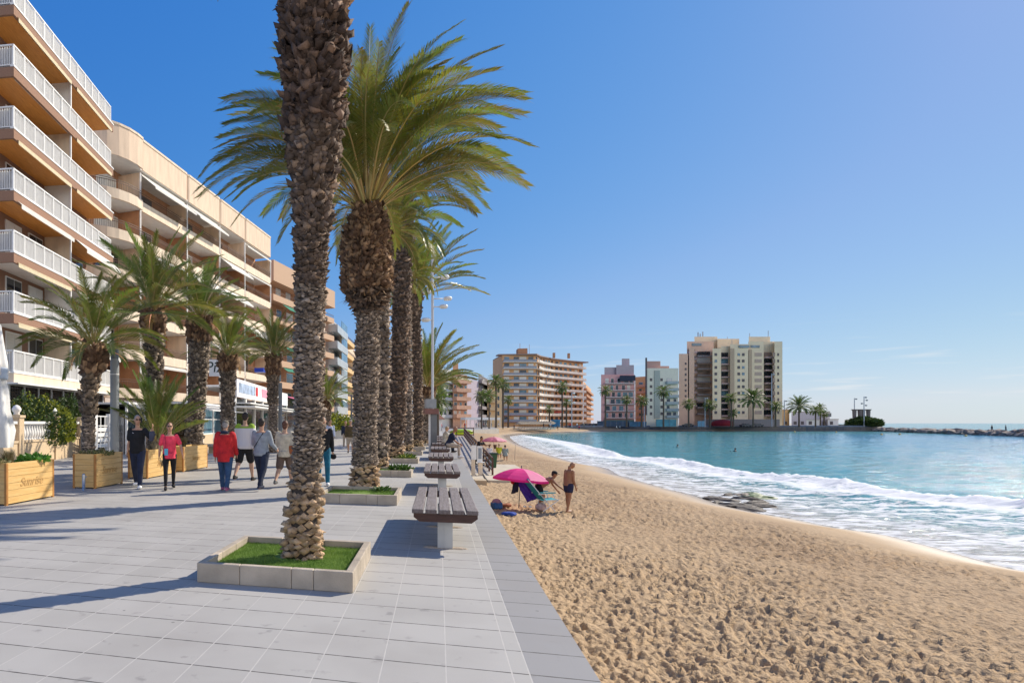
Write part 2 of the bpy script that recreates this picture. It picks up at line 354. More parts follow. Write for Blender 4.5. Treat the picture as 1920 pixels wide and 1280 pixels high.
# ------------------------------------------------------------------ sea
def sea_material():
    m = bpy.data.materials.new('sea_water'); m.use_nodes = True; t = m.node_tree; b = t.nodes['Principled BSDF']; N = t.nodes.new; L = t.links.new
    g = N('ShaderNodeNewGeometry'); sd = N('ShaderNodeAttribute'); sd.attribute_name = 'offshore'; cd = N('ShaderNodeAttribute'); cd.attribute_name = 'crest'
    def noise(scale, detail, st=None, rough=.5, src=None, dist=0):
        mp = N('ShaderNodeMapping'); mp.inputs['Scale'].default_value = st or (1,1,1); mp.inputs['Rotation'].default_value = (0,0,R(-32)); L(src or g.outputs['Position'], mp.inputs[0])
        n = N('ShaderNodeTexNoise'); n.inputs['Scale'].default_value = scale; n.inputs['Detail'].default_value = detail; n.inputs['Roughness'].default_value = rough; n.inputs['Distortion'].default_value = dist; L(mp.outputs[0], n.inputs['Vector']); return n.outputs['Fac']
    def math_(op, a, bb=None, c=None):
        n = N('ShaderNodeMath'); n.operation = op
        for i, q in enumerate((a, bb, c)):
            if q is None: continue
            if isinstance(q, (int, float)): n.inputs[i].default_value = q
            else: L(q, n.inputs[i])
        return n.outputs[0]
    def mr(v, a, bb, c=0, dd=1):
        n = N('ShaderNodeMapRange'); n.interpolation_type = 'SMOOTHSTEP'; L(v, n.inputs[0])
        for i, q in enumerate((a, bb, c, dd)): n.inputs[i+1].default_value = q
        return n.outputs[0]
    sxx = N('ShaderNodeSeparateXYZ'); L(g.outputs['Position'], sxx.inputs[0]); ysep = sxx.outputs['Y']
    patch = noise(.035, 4, (1, .35, 1)); mid = noise(.35, 5, (.5, 1.6, 1))
    # depth colour: sandy shallows, green, teal, blue offshore
    c1 = N('ShaderNodeMix'); c1.data_type = 'RGBA'; c1.inputs[6].default_value = (.42,.38,.31,1); c1.inputs[7].default_value = (.06,.26,.28,1); L(mr(sd.outputs['Fac'], -.5, 7), c1.inputs[0])
    c2 = N('ShaderNodeMix'); c2.data_type = 'RGBA'; L(c1.outputs[2], c2.inputs[6]); c2.inputs[7].default_value = (.04,.22,.37,1); L(mr(math_('MULTIPLY_ADD', patch, 50, math_('SUBTRACT', sd.outputs['Fac'], math_('MULTIPLY', ysep, .25))), 15, 75), c2.inputs[0])
    c3 = N('ShaderNodeMix'); c3.data_type = 'RGBA'; L(c2.outputs[2], c3.inputs[6]); c3.inputs[7].default_value = (.03,.14,.32,1); L(mr(sd.outputs['Fac'], 300, 1500), c3.inputs[0])
    c4 = N('ShaderNodeMix'); c4.data_type = 'RGBA'; L(c3.outputs[2], c4.inputs[6]); c4.inputs[7].default_value = (.05,.22,.17,1); L(math_('MULTIPLY', mr(patch, .5, .68), .35), c4.inputs[0])
    # foam: lacy broken sheets between the breaker and the sand, solid on the breaker
    lace = noise(1.1, 9, (.55, 1.7, 1), .62, dist=1.2); fine = noise(5, 6, (.6, 1.5, 1), .6)
    # inside the surf zone
    surf = math_('MULTIPLY', mr(cd.outputs['Fac'], 1.5, -1.5), mr(sd.outputs['Fac'], -1.0, .6))
    th = math_('ADD', lace, math_('MULTIPLY', math_('SUBTRACT', fine, .5), .35))
    f1 = math_('MULTIPLY', mr(th, .44, .56), surf)
    dens = mr(math_('ADD', cd.outputs['Fac'], math_('MULTIPLY', noise(.5, 4), 3.0)), -2.3, -.4)
    core = math_('MULTIPLY', dens, mr(math_('ADD', cd.outputs['Fac'], math_('MULTIPLY', math_('SUBTRACT', noise(1.6, 5), .5), 1.6)), .75, .15))
    f2 = math_('MULTIPLY', core, mr(th, .30, .43))
    edge = math_('MULTIPLY', mr(math_('ABSOLUTE', math_('ADD', sd.outputs['Fac'], math_('MULTIPLY', math_('SUBTRACT', noise(.6, 4), .5), -1.4))), .32, .05), mr(fine, .35, .5))
    edge = math_('MULTIPLY', edge, mr(cd.outputs['Fac'], 8, 2))
    streak = math_('MULTIPLY', mr(noise(.9, 7, (.18, 1.4, 1), .6), .69, .76), math_('MULTIPLY', mr(sd.outputs['Fac'], 60, 25), .35))
    foam = math_('MINIMUM', math_('MAXIMUM', math_('MAXIMUM', f1, f2), math_('MAXIMUM', math_('MULTIPLY', edge, .8), streak)), 1)
    cm = N('ShaderNodeMix'); cm.data_type = 'RGBA'; L(foam, cm.inputs[0]); L(c4.outputs[2], cm.inputs[6]); cm.inputs[7].default_value = (.74,.75,.75,1)
    L(cm.outputs[2], b.inputs['Base Color'])
    L(mr(foam, 0, 1, .08, .8), b.inputs['Roughness']); b.inputs['IOR'].default_value = 1.333
    L(mr(sd.outputs['Fac'], 20, 220, .15, .03), b.inputs['Specular IOR Level'])
    rip = math_('ADD', math_('MULTIPLY', noise(2.2, 6, (.45, 1.5, 1), .6), .7), math_('MULTIPLY', noise(.5, 4, (.4, 1.6, 1)), 1.2))
    hf = math_('ADD', rip, math_('MULTIPLY', foam, .35))
    bp = N('ShaderNodeBump'); bp.inputs['Strength'].default_value = .6; bp.inputs['Distance'].default_value = .3; L(hf, bp.inputs['Height']); L(bp.outputs[0], b.inputs['Normal'])
    return m
x, y = polar(-20, 100, 620, 9, 30000, 760)
d = -seg_dist(x, y, SHORE)                       # distance offshore
c = -seg_dist(x, y, CREST)
farq = np.hypot(x, y)
inb = (y < 205)
c = np.where(inb, c, 30)
# breaker ridge, little swell, chop
fade = np.clip((160-farq)/100, 0, 1)
ridge = .40*np.exp(-((c+.1)/.7)**2)*np.clip(.15+1.15*vnoise(x*.22, y*.22, 11)+.4*(vnoise(x*.9, y*.9, 12)-.5), .1, 1.2)*fade + .16*np.exp(-((c+3.6)/.9)**2)*vnoise(x*.4, y*.4, 14)*fade
ch = (vnoise(x*.45+y*.25, y*.9, 21)-.5)*.10+(vnoise(x*1.7, y*2.4, 22)-.5)*.06
foamy = np.clip((-c+1)/2, 0, 1)*fade
z = SEA+ridge+ch*np.clip(d/6, 0, 1)*(1-np.clip((farq-250)/250, 0, 1))+foamy*(vnoise(x*3.1, y*4.1, 23)-.5)*.10*np.clip(d/3,0,1) + foamy*np.exp(-((c+.3)/.9)**2)*(vnoise(x*5, y*5, 28)-.3)*.28
z = z - np.clip(-d, 0, 3)*.10 + .03
keep = d > -3.5
sea = grid_mesh('sea', x, y, z, sea_material(), {'offshore': d, 'crest': c}, keep); tag(sea, kind='structure')

# ------------------------------------------------------------------ promenade paving
TU, U0 = .394, .441          # joint spacing across, position of a joint
TV, V0 = .40, .07
def paving_material():
    m = bpy.data.materials.new('paving_slabs'); m.use_nodes = True; t = m.node_tree; b = t.nodes['Principled BSDF']; N = t.nodes.new; L = t.links.new
    g = N('ShaderNodeNewGeometry'); sx = N('ShaderNodeSeparateXYZ'); L(g.outputs['Position'], sx.inputs[0])
    def math_(op, a, bb=None, c=None):
        n = N('ShaderNodeMath'); n.operation = op
        for i, q in enumerate((a, bb, c)):
            if q is None: continue
            if isinstance(q, (int, float)): n.inputs[i].default_value = q
            else: L(q, n.inputs[i])
        return n.outputs[0]
    def mixc(f, a, bb, mode='MIX'):
        n = N('ShaderNodeMix'); n.data_type = 'RGBA'; n.blend_type = mode
        for i, q in ((0, f), (6, a), (7, bb)):
            if isinstance(q, (int, float)): n.inputs[i].default_value = q
            elif isinstance(q, tuple): n.inputs[i].default_value = (*q, 1)
            else: L(q, n.inputs[i])
        return n.outputs[2]
    X, Y = sx.outputs['X'], sx.outputs['Y']
    u = math_('DIVIDE', math_('SUBTRACT', X, U0), TU); v = math_('DIVIDE', math_('SUBTRACT', Y, V0), TV)
    fu = math_('FRACT', u); fv = math_('FRACT', v)
    du = math_('MULTIPLY', math_('MINIMUM', fu, math_('SUBTRACT', 1, fu)), TU); dv = math_('MULTIPLY', math_('MINIMUM', fv, math_('SUBTRACT', 1, fv)), TV)
    isedge = math_('GREATER_THAN', X, .443)
    du2 = math_('ABSOLUTE', math_('SUBTRACT', X, .545)); du = math_('MINIMUM', math_('ADD', du, math_('MULTIPLY', isedge, 1)), du2)
    du = math_('MINIMUM', du, math_('ABSOLUTE', math_('SUBTRACT', X, .441)))
    nz = N('ShaderNodeTexNoise'); nz.inputs['Scale'].default_value = 9; nz.inputs['Detail'].default_value = 3; L(g.outputs['Position'], nz.inputs['Vector'])
    jw = math_('MULTIPLY', nz.outputs['Fac'], .008)
    ju = math_('LESS_THAN', du, jw); jv = math_('LESS_THAN', dv, math_('MULTIPLY', jw, 1.5))
    comb = N('ShaderNodeCombineXYZ'); L(math_('FLOOR', u), comb.inputs[0]); L(math_('FLOOR', v), comb.inputs[1]); L(isedge, comb.inputs[2])
    wn = N('ShaderNodeTexWhiteNoise'); L(comb.outputs[0], wn.inputs['Vector'])
    grain = N('ShaderNodeTexNoise'); grain.inputs['Scale'].default_value = 150; grain.inputs['Detail'].default_value = 3; L(g.outputs['Position'], grain.inputs['Vector'])
    st = N('ShaderNodeTexNoise'); st.inputs['Scale'].default_value = .9; st.inputs['Detail'].default_value = 6; L(g.outputs['Position'], st.inputs['Vector'])
    st2 = N('ShaderNodeTexNoise'); st2.inputs['Scale'].default_value = 6; st2.inputs['Detail'].default_value = 6; L(g.outputs['Position'], st2.inputs['Vector'])
    base = mixc(wn.outputs['Value'], (.43,.408,.368), (.465,.44,.40))
    base = mixc(math_('MULTIPLY', isedge, math_('GREATER_THAN', X, .545)), base, (.285,.275,.265))
    base = mixc(grain.outputs['Fac'], base, (.45,.44,.43), 'MIX') if False else mixc(math_('MULTIPLY', grain.outputs['Fac'], .5), base, (.27,.27,.27))
    mr = N('ShaderNodeMapRange'); mr.inputs[1].default_value = .42; mr.inputs[2].default_value = .72; L(st.outputs['Fac'], mr.inputs[0])
    base = mixc(math_('MULTIPLY', mr.outputs[0], .38), base, (.24,.22,.20))
    mr2 = N('ShaderNodeMapRange'); mr2.inputs[1].default_value = .63; mr2.inputs[2].default_value = .72; L(st2.outputs['Fac'], mr2.inputs[0])
    base = mixc(math_('MULTIPLY', mr2.outputs[0], .55), base, (.20,.19,.18))
    vo = N('ShaderNodeTexVoronoi'); vo.inputs['Scale'].default_value = 1.7; L(g.outputs['Position'], vo.inputs['Vector'])
    base = mixc(math_('MULTIPLY', math_('LESS_THAN', vo.outputs['Distance'], math_('MULTIPLY', nz.outputs['Fac'], .05)), .6), base, (.10,.095,.09))
    c = mixc(jv, base, (.09,.085,.08)); c = mixc(ju, c, (.475,.45,.41))
    L(c, b.inputs['Base Color']); b.inputs['Roughness'].default_value = .75; b.inputs['Specular IOR Level'].default_value = .35
    h = math_('SUBTRACT', math_('MULTIPLY', grain.outputs['Fac'], .12), math_('MULTIPLY', math_('MAXIMUM', jv, math_('MULTIPLY', ju, .5)), .8))
    h = math_('ADD', h, math_('MULTIPLY', wn.outputs['Value'], .1))
    bp = N('ShaderNodeBump'); bp.inputs['Strength'].default_value = .5; bp.inputs['Distance'].default_value = .01; L(h, bp.inputs['Height']); L(bp.outputs[0], b.inputs['Normal'])
    return m
PAV = paving_material()
edge = [(.94,-12),(.94,60),(1.2,90),(3,120),(8,150),(16,178)] + [tuple(P(x,Z)[:2]) for x, Z in ((925,222),(980,240),(1060,251),(1140,259),(1270,264),(1500,262),(1645,262),(1650,300),(1655,420))]
land = edge + [(200,600),(-120,600),(-120,-12)]
b_ = MB(); b_.prism(land, -5, 0, 1, 0)
CONC = M('sea_wall_concrete', (.36,.33,.29), .85, .2, 2, .3, 25)
pr = b_.build('promenade', [PAV, CONC]); tag(pr, kind='structure')
# the sheet that carries land and sea bed out to the horizon
b_ = MB(); b_.quad((-30000,-30000,-6),(30000,-30000,-6),(30000,30000,-6),(-30000,30000,-6))
tag(b_.build('ground', M('sea_bed', (.25,.22,.17))), kind='structure')
# ------------------------------------------------------------------ palms
LEAF = M('palm_leaf', (.11,.14,.028), .42, .35, .9, spec=.5, trans=.36, tint=1, col2=(.21,.24,.055))
STEM = M('palm_stem', (.30,.26,.09), .5, .3, 5, tint=1, col2=(.42,.34,.15))
BARK = M('palm_bark', (.36,.32,.28), .9, .4, 9, .9, 60, tint=1, detail=8)
CORE = M('palm_trunk_core', (.06,.048,.04), .95, .4, 14, .8, 40)

def frond(mb, o, az, e0, droop, Lf, nst, lw, ll, r, wind=(0,0), vang=.35, tint=(1,1,1), bare=.16, twist=0, stem=.022, curl=0):
    """one feather leaf: curved stalk with leaflets on both sides"""
    d0 = Vector((math.cos(az), math.sin(az), 0)); side0 = Vector((-math.sin(az), math.cos(az), 0))
    n = 13; pts = [Vector(o)]; dirs = []
    for i in range(n):
        t = (i+.5)/n; e = e0 - droop*(t**1.35); ds = Lf/n
        h = d0*math.cos(e) + side0*(curl*t*math.cos(e))
        dv = (h + Vector((0,0,math.sin(e)))).normalized() + Vector((wind[0], wind[1], 0))*t*.8
        dv.normalize(); dirs.append(dv); pts.append(pts[-1]+dv*ds)
    dirs.append(dirs[-1]); rad = [stem*(1-.88*(i/n)) for i in range(n+1)]
    mb.col = tint
    mb.tube(pts, rad, 4, 1, caps=False, sq=.6)
    def at(t):
        f = t*n; i = min(int(f), n-1); f -= i
        return pts[i].lerp(pts[i+1], f), dirs[i].lerp(dirs[i+1], f).normalized()
    for k in range(nst):
        t = bare + (1-bare)*(k+.5)/nst
        p, d = at(t); sd = d.cross(Vector((0,0,1)))
        if sd.length < .05: sd = side0.copy()
        sd.normalize(); up = sd.cross(d).normalized()
        if twist: q = Matrix.Rotation(twist*t, 3, d); sd = q @ sd; up = q @ up
        tt = (t-bare)/(1-bare); lng = ll*(min(1, .35+tt*2.2))*(1-.62*max(0, tt-.35)/.65)*r.uniform(.85, 1.1)
        sweep = .55+.55*tt
        for s in (-1, 1):
            a = vang + r.uniform(-.16, .16)
            dr = (sd*s*math.cos(a) + up*math.sin(a)) * math.cos(sweep) + d*math.sin(sweep)
            dr.normalize(); mid = p + dr*lng*.5; g = r.uniform(.12, .32)
            tip = mid + (dr + Vector((0,0,-g)) + Vector((wind[0], wind[1], 0))*.4).normalized()*lng*.5
            wv = d.cross(dr).cross(dr); wv = (wv.normalized() if wv.length > .01 else d)
            wv = (wv*.75 + d*.5).normalized()*lw*.5
            mb.col = (tint[0]*r.uniform(.8, 1.2), tint[1]*r.uniform(.85, 1.12), tint[2]*r.uniform(.7, 1.2))
            nb = len(mb.v); mb.v += [tuple(p-wv*.6), tuple(p+wv*.6), tuple(mid+wv), tuple(mid-wv), tuple(tip)]
            mb.face((nb, nb+1, nb+2, nb+3), 0); mb.face((nb+3, nb+2, nb+4), 0)

def crown_mesh(seed, nf, Lf, nst, lw, ll, e_lo=-35, e_hi=82, wind=(0,0), stem=.022, r0=.12, hgt=.35, dead=0, dens_up=1.0, droop=(.9,1.7), tone=(1,1,1), custom=None, bare=.16):
    r = random.Random(seed); mb = MB(); ga = 2.39996
    for i in range(nf):
        q = (i+.5)/nf; el = R(e_lo+(e_hi-e_lo)*(q**dens_up)) + r.uniform(-.09, .09); az = i*ga + r.uniform(-.25, .25)
        young = q
        ln = Lf*(1.0-.22*abs(q-.55))*r.uniform(.85, 1.08)
        dr = droop[0] + (droop[1]-droop[0])*(1-q)*.6 + r.uniform(-.12, .3)
        tn = (tone[0]*(.85+.35*r.random()), tone[1]*(.9+.25*r.random()), tone[2]*(.8+.4*r.random()))
        o = (math.cos(az)*r0*(1-.6*q), math.sin(az)*r0*(1-.6*q), hgt*q)
        frond(mb, o, az, el, dr, ln, nst, lw, ll, r, wind, .25+.3*r.random(), tn, bare, twist=r.uniform(-.7,.7), stem=stem, curl=r.uniform(-.25,.25))
    for i in range(dead):
        az = r.uniform(0, 6.28); tn = (3.2, 1.7, 2.2)
        frond(mb, (math.cos(az)*r0, math.sin(az)*r0, 0), az, R(r.uniform(-30, 0)), 1.3, Lf*.45, max(6, nst//3), lw*.8, ll*.6, r, wind, .1, tn, stem=stem)
    for az, el, dr, ln, cu in (custom or ()):
        frond(mb, (math.cos(az)*.05, math.sin(az)*.05, hgt), az, R(el), dr, ln, nst, lw, ll, r, wind, .35, (1,1,1), stem=stem, curl=cu)
    return mb.mesh('crown', [LEAF, STEM], color=True)

def trunk_mesh(path, rad, boots, seed=1, n=14, knob=0):
    """path: list of points; rad(t) radius; boots(t) -> (row pitch, width, height, protrusion, tilt, colour) along 0..1"""
    r = random.Random(seed); mb = MB(); path = [Vector(p) for p in path]; k = len(path)
    seg = [(path[i+1]-path[i]).length for i in range(k-1)]; tot = sum(seg)
    def at(t):
        s = t*tot
        for i in range(k-1):
            if s <= seg[i] or i == k-2: return path[i].lerp(path[i+1], min(1, s/seg[i])), (path[i+1]-path[i]).normalized()
            s -= seg[i]
    m = 18; mb.tube([at(i/(m-1))[0] for i in range(m)], [rad(i/(m-1))*.93 for i in range(m)], n, 1, sq=1)
    s = 0; row = 0
    while s < tot:
        t = s/tot; pitch, bw, bh, pr, tilt, colf = boots(t); p, d = at(t); rr = rad(t)
        cnt = max(5, int(2*math.pi*rr/(bw*.80)))
        for j in range(cnt):
            a = 2*math.pi*(j+.5*(row % 2)+r.uniform(-.16,.16))/cnt + row*.13
            e = Vector((math.cos(a), math.sin(a), 0)); g = Vector((-math.sin(a), math.cos(a), 0)); up = Vector(d)
            w = bw*r.uniform(.6, 1.3)*.55; h = bh*r.uniform(.6, 1.45)*.5; q = pr*r.uniform(.2, 1.6)
            c = p + e*rr*(.93+r.uniform(-.04,.05)) + up*r.uniform(-.9,.9)*pitch; o = e*math.cos(tilt)+up*math.sin(tilt)
            mb.col = colf(r)
            A = c-g*w; B = c+g*w; C = c-up*h; F = c+up*h; jt = lambda: Vector((r.uniform(-1,1), r.uniform(-1,1), r.uniform(-1,1)))*q*.45
            D = c-g*w*.65+up*h*.3+o*q+jt(); E = c+g*w*.65+up*h*.3+o*q+jt(); H = c - up*h*.30 + e*q*(.75 if t > knob else 1.5) + jt()*(1 if t > knob else .3)
            nb = len(mb.v); mb.v += [tuple(x) for x in (A,B,C,F,D,E,H)]
            a_,b_,c_,f_,d_,e_,h_ = range(nb, nb+7)
            for f in ((c_,b_,h_),(a_,c_,h_),(h_,b_,e_),(h_,e_,d_),(a_,h_,d_),(d_,e_,f_),(a_,d_,f_),(e_,b_,f_)): mb.face(f, 0)
        s += pitch*r.uniform(.9, 1.1); row += 1
    return mb, at
def barkcol(base, tip, pr=.3):
    def f(r):
        k = r.uniform(.75, 1.25)
        c = tip if r.random() < pr else base
        return tuple(x*k for x in c)
    return f
GREY = barkcol((.60,.52,.45), (1.15,1.0,.86), .28); DARKB = barkcol((.36,.28,.23), (.88,.68,.53), .22); TAN = barkcol((1.15,.86,.56), (1.45,1.12,.78), .5); REDB = barkcol((.42,.27,.18), (.95,.66,.42), .35)
def bands(*zs):
    """zs: (t_end, spec) pairs"""
    def f(t):
        for te, sp in zs:
            if t <= te: return sp
        return zs[-1][1]
    return f
def palm(label, base, path, rad, boots, crown, crown_at=1.0, seed=1, group=None, cat='palm tree', extra=None, crz=0.0, csc=1.0, n=14, knob=.05):
    root = thing('palm_tree', label, cat, base, 0, group)
    mb, at = trunk_mesh(path, rad, boots, seed, n, knob)
    if extra: extra(mb)
    o = mb.build('trunk', [BARK, CORE], root, color=True, smooth=True)
    c = bpy.data.objects.new('crown', crown); sc.collection.objects.link(c); c.parent = root
    c.location = at(crown_at)[0]; c.rotation_euler = (0,0,crz); c.scale = (csc,)*3
    return root
def lean(base, pts):
    """pts: photo (x, y) of the trunk's axis at the base's distance -> local path"""
    b = Vector(base); X = b.x*CS+b.y*SN; Z = -b.x*SN+b.y*CS
    out = []
    for px, py in pts:
        u, v = fr((px-CX)*Z/FPX, Z); out.append(Vector((u-b.x, v-b.y, zat(py, Z)-b.z)))
    return out
CG = 'date palms in the stone beds along the promenade'
# 1: the near palm, its crown above the picture
b1 = G(567, 1041, .12)
p1 = lean(b1, [(567,1041),(570,960),(579,800),(580,620),(583,500),(588,330),(590,200),(588,80),(587,-60),(586,-160)])
def r1(t):
    z = t*p1[-1].z
    for (za, ra), (zb, rb) in zip(R1[:-1], R1[1:]):
        if z <= zb: return ra+(rb-ra)*max(0, z-za)/(zb-za)
    return R1[-1][1]
R1 = [(0,.212),(.35,.168),(.9,.146),(2.6,.150),(3.3,.158),(3.9,.178),(4.15,.215),(4.5,.245),(5.3,.285),(6.2,.315),(9,.33)]
def fibres(mb):
    r = random.Random(15); k = len(p1)
    for i in range(2600):
        z = r.uniform(2.6, 8.5)
        j = max(q for q in range(k-1) if p1[q].z <= z) if z > p1[0].z else 0
        f = (z-p1[j].z)/max(.01, p1[j+1].z-p1[j].z)
        if f > 1: continue
        c = p1[j].lerp(p1[j+1], f); t = z/p1[-1].z; a = r.uniform(0, 6.28); e = Vector((math.cos(a), math.sin(a), 0)); g = Vector((-math.sin(a), math.cos(a), 0))
        rr = r1(t)*1.0; l = r.uniform(.03,.11) if t > .5 else r.uniform(.015,.04); d = (e*r.uniform(.2,1)+g*r.uniform(-.8,.8)+Vector((0,0,r.uniform(-.9,.6)))).normalized(); w_ = r.uniform(.003,.012); o = c+e*rr
        mb.col = r.choice([(.9,.68,.5),(.45,.35,.28),(.3,.24,.2),(1.1,.9,.7)]); mb.tri(tuple(o-g*w_), tuple(o+g*w_), tuple(o+d*l))
bo1 = bands((.085, (.046,.105,.075,.040,.12,TAN)), (.13, (.040,.085,.06,.036,.2,barkcol((.75,.6,.45),(1.1,.88,.64),.5))), (.42, (.023,.062,.032,.028,.30,GREY)), (.50, (.024,.065,.040,.036,.35,DARKB)), (.66, (.025,.085,.052,.060,.40,DARKB)), (1.0, (.027,.10,.062,.080,.36,barkcol((.25,.18,.15),(.62,.44,.34),.3))))
cm1 = crown_mesh(11, 60, 2.6, 60, .028, .40, 50, 86, (.05,.02), .024, .2, .4, tone=(1,1,1))
palm('tall grey palm trunk in the nearest stone bed, its crown above the picture', b1, p1, r1, bo1, cm1, 1.0, 1, None, n=20, knob=.12, extra=fibres)
# 2: full crown against the sky
b2 = G(685, 913, .14)
p2 = lean(b2, [(685,913),(684,840),(686,700),(690,600),(688,540),(685,450),(690,385)])
def r2(t):
    if t < .06: return .31-.9*t
    if t < .60: return .245+.015*math.sin(t*20)
    if t < .64: return .25
    if t < .70: return .25+(t-.64)*4.2
    if t < .90: return .50-(t-.70)*.35
    return .43-(t-.90)*2.2
bo2 = bands((.07, (.08,.14,.11,.06,.15,TAN)), (.62, (.036,.085,.05,.042,.4,GREY)), (.70, (.05,.12,.12,.09,-.3,DARKB)), (1, (.034,.11,.09,.10,.45,REDB)))
def skirt(mb):
    r = random.Random(5)
    top = p2[-1]; low = p2[4]
    for i in range(620):
        a = r.uniform(0, 6.28); t = r.uniform(.64, .95); z = p2[-1].z*t; e = Vector((math.cos(a), math.sin(a), 0)); o = Vector((top.x*t+.0, top.y*t, z))+e*.42
        d = (e*.9+Vector((0,0,r.uniform(-1.2,.5)))).normalized(); l = r.uniform(.08,.30); g = e.cross(Vector((0,0,1)))*r.uniform(.012,.04)
        mb.col = r.choice([(.9,.62,.38),(.5,.33,.22),(.3,.2,.15),(1.1,.8,.5)]); mb.tri(tuple(o-g), tuple(o+g), tuple(o+d*l))
# azimuths: 0 = +x (right), pi = left
cust = [(R(100), 88, .25, 3.9, .0), (R(60), 78, .75, 3.5, -.2), (R(30), 66, 1.3, 3.6, 0), (R(10), 70, 1.7, 3.6, 0), (R(172), 38, 1.15, 4.1, .1), (R(186), 30, 1.2, 4.1, -.1), (R(196), 45, 1.75, 4.2, 0), (R(205), 24, 1.25, 4.0, .1), (R(215), 12, 1.0, 3.4, .1)]
cm2 = crown_mesh(23, 112, 3.75, 92, .024, .56, 36, 85, (.06,.02), .026, .26, .55, dead=0, dens_up=.9, droop=(1.35,1.5), tone=(1.3,1.18,1.05), bare=.2, custom=cust)
palm('palm with a wide full crown over a shaggy brown head, second along the promenade', b2, p2, r2, bo2, cm2, .985, 2, CG, extra=skirt, n=18)
# 3..8: farther along the same row
cmA = crown_mesh(31, 70, 3.0, 42, .045, .46, -5, 84, (.12,.02), .03, .25, .5, dead=2, droop=(.7,1.6))
cmB = crown_mesh(37, 64, 2.8, 40, .048, .46, -15, 80, (.10,0), .03, .25, .5, droop=(.8,1.7), tone=(1.1,1.05,.9))
cmE = crown_mesh(53, 52, 2.8, 44, .040, .44, 22, 86, (.14,0), .03, .22, .4, dead=1, droop=(.45,1.15), tone=(1.15,1.05,.9))
row = [
 ('slender straight palm just behind the second palm, its head hidden in the crowns', (714,875), 19.4, [(714,874),(716,780),(717,650),(716,540),(722,470),(733,430)], .225, cmB, .8, GREY),
 ('dark palm trunk topped with cut frond stubs, third from the shaggy headed palm', (741,860), 24.4, [(738,860),(744,760),(752,620),(754,500),(757,400),(758,388)], .36, cmE, .42, DARKB),
 ('thin grey palm trunk between two thicker dark ones', (766,846), 30.3, [(766,845),(764,760),(762,640),(760,560),(762,520)], .22, cmB, .7, GREY),
 ('leaning dark palm with crown leaning seawards above the floodlight mast', (783,836), 36.5, [(783,838),(783,740),(781,640),(778,590),(781,552)], .29, cmE, 1.55, DARKB),
 ('bushy palm with orange stubs and long upswept fronds beside the lamp mast', (797,830), 42.6, [(795,832),(798,790),(800,755),(803,728)], .46, cmE, 1.5, GREY),
]
for i, (lab, _, Z, pts, rr, cm, cs, colf) in enumerate(row):
    b = P(pts[0][0], Z, .14); pth = lean(b, pts); pth[0].z = 0
    bo = bands((.05, (.09,.17,.12,.06,.15,TAN)), (.85, (.075,.16,.11,.075,.4,colf)), (1, (.09,.18,.2,.12,.7,REDB if i == 4 else DARKB)))
    palm(lab, b, pth, (lambda rr: (lambda t: rr*.9*(1.18-t*3 if t < .06 else 1.0 if t < .8 else 1+(t-.8)*1.0)))(rr), bo, cm, .99, 30+i, CG, crz=i*1.3, csc=cs)
# the row by the cafes: younger palms with upswept crowns
cmC = crown_mesh(41, 40, 2.1, 50, .028, .40, 6, 84, (.04,0), .024, .14, .3, dead=2, droop=(.55,1.35), tone=(.95,.95,.9))
cmD = crown_mesh(43, 42, 2.3, 50, .030, .42, 12, 85, (.02,0), .026, .14, .3, dead=1, droop=(.45,1.2), tone=(.95,.95,.9))
LG = 'palms standing along the cafe fronts'
caf = [
 ('small palm with dry orange frond stubs growing behind the second wooden planter', 165, 16.2, [(165,900),(166,780),(168,735),(172,700),(176,652)], .17, cmC, 1.02, .0),
 ('taller palm with upright fronds behind the tubular lamp post', 290, 19.0, [(292,880),(291,760),(289,680),(288,620),(287,585)], .20, cmD, 1.12, .7),
 ('palm trunk left of the Piz sign with a thick scaly trunk', 368, 23, [(362,850),(366,780),(372,700),(374,640),(376,600)], .29, cmD, 1.0, 2.0),
 ('short palm hiding the end of the Piz sign', 427, 27, [(428,845),(427,770),(427,700),(428,668)], .25, cmD, .95, 3.1),
 ('slim palm in front of the pink and white banner shop', 512, 32.5, [(513,835),(512,770),(512,705),(513,668)], .24, cmD, 1.05, 4.2),
 ('palm seen between the first two big trunks by the cafe awnings', 613, 52, [(612,822),(612,790),(612,765),(614,752)], .33, cmD, 1.15, 5.0),
]
for i, (lab, px, Z, pts, rr, cm, cs, rz) in enumerate(caf):
    b = P(pts[0][0], Z, 0); pth = lean(b, pts); pth[0].z = 0
    bo = bands((.5, (.05,.12,.08,.03,.3,GREY)), (.8, (.06,.13,.10,.07,.6,barkcol((.38,.32,.26),(.75,.62,.48),.4))), (1, (.07,.15,.2,.13,.8,REDB)))
    if i in (1, 2, 3): bo = bands((.85, (.06,.14,.11,.075,.6,barkcol((.38,.33,.28),(.8,.7,.58),.4))), (1, (.07,.15,.2,.13,.8,REDB)))
    palm(lab, b, pth, (lambda rr: (lambda t: rr*(1.0 if t < .55 else 1+(t-.55)*1.0)))(rr), bo, cm, .99, 60+i, LG, crz=rz, csc=cs)
# the stemless palm in the third planter
low = crown_mesh(47, 30, 1.75, 48, .026, .34, 32, 86, (.0,0), .022, .1, .2, droop=(.15,.6), tone=(.85,.92,.95))
b = P(292, 18.0, .45); pth = [Vector((0,0,-.1)), Vector((.02,0,.35)), Vector((.04,0,.62))]
palm('low bushy palm rising from the third wooden planter behind the man in black', b, pth, lambda t: .17-.05*t, bands((1, (.06,.13,.16,.08,.9,barkcol((.6,.55,.4),(.95,.85,.6),.5)))), low, .9, 77, None, csc=1.15)
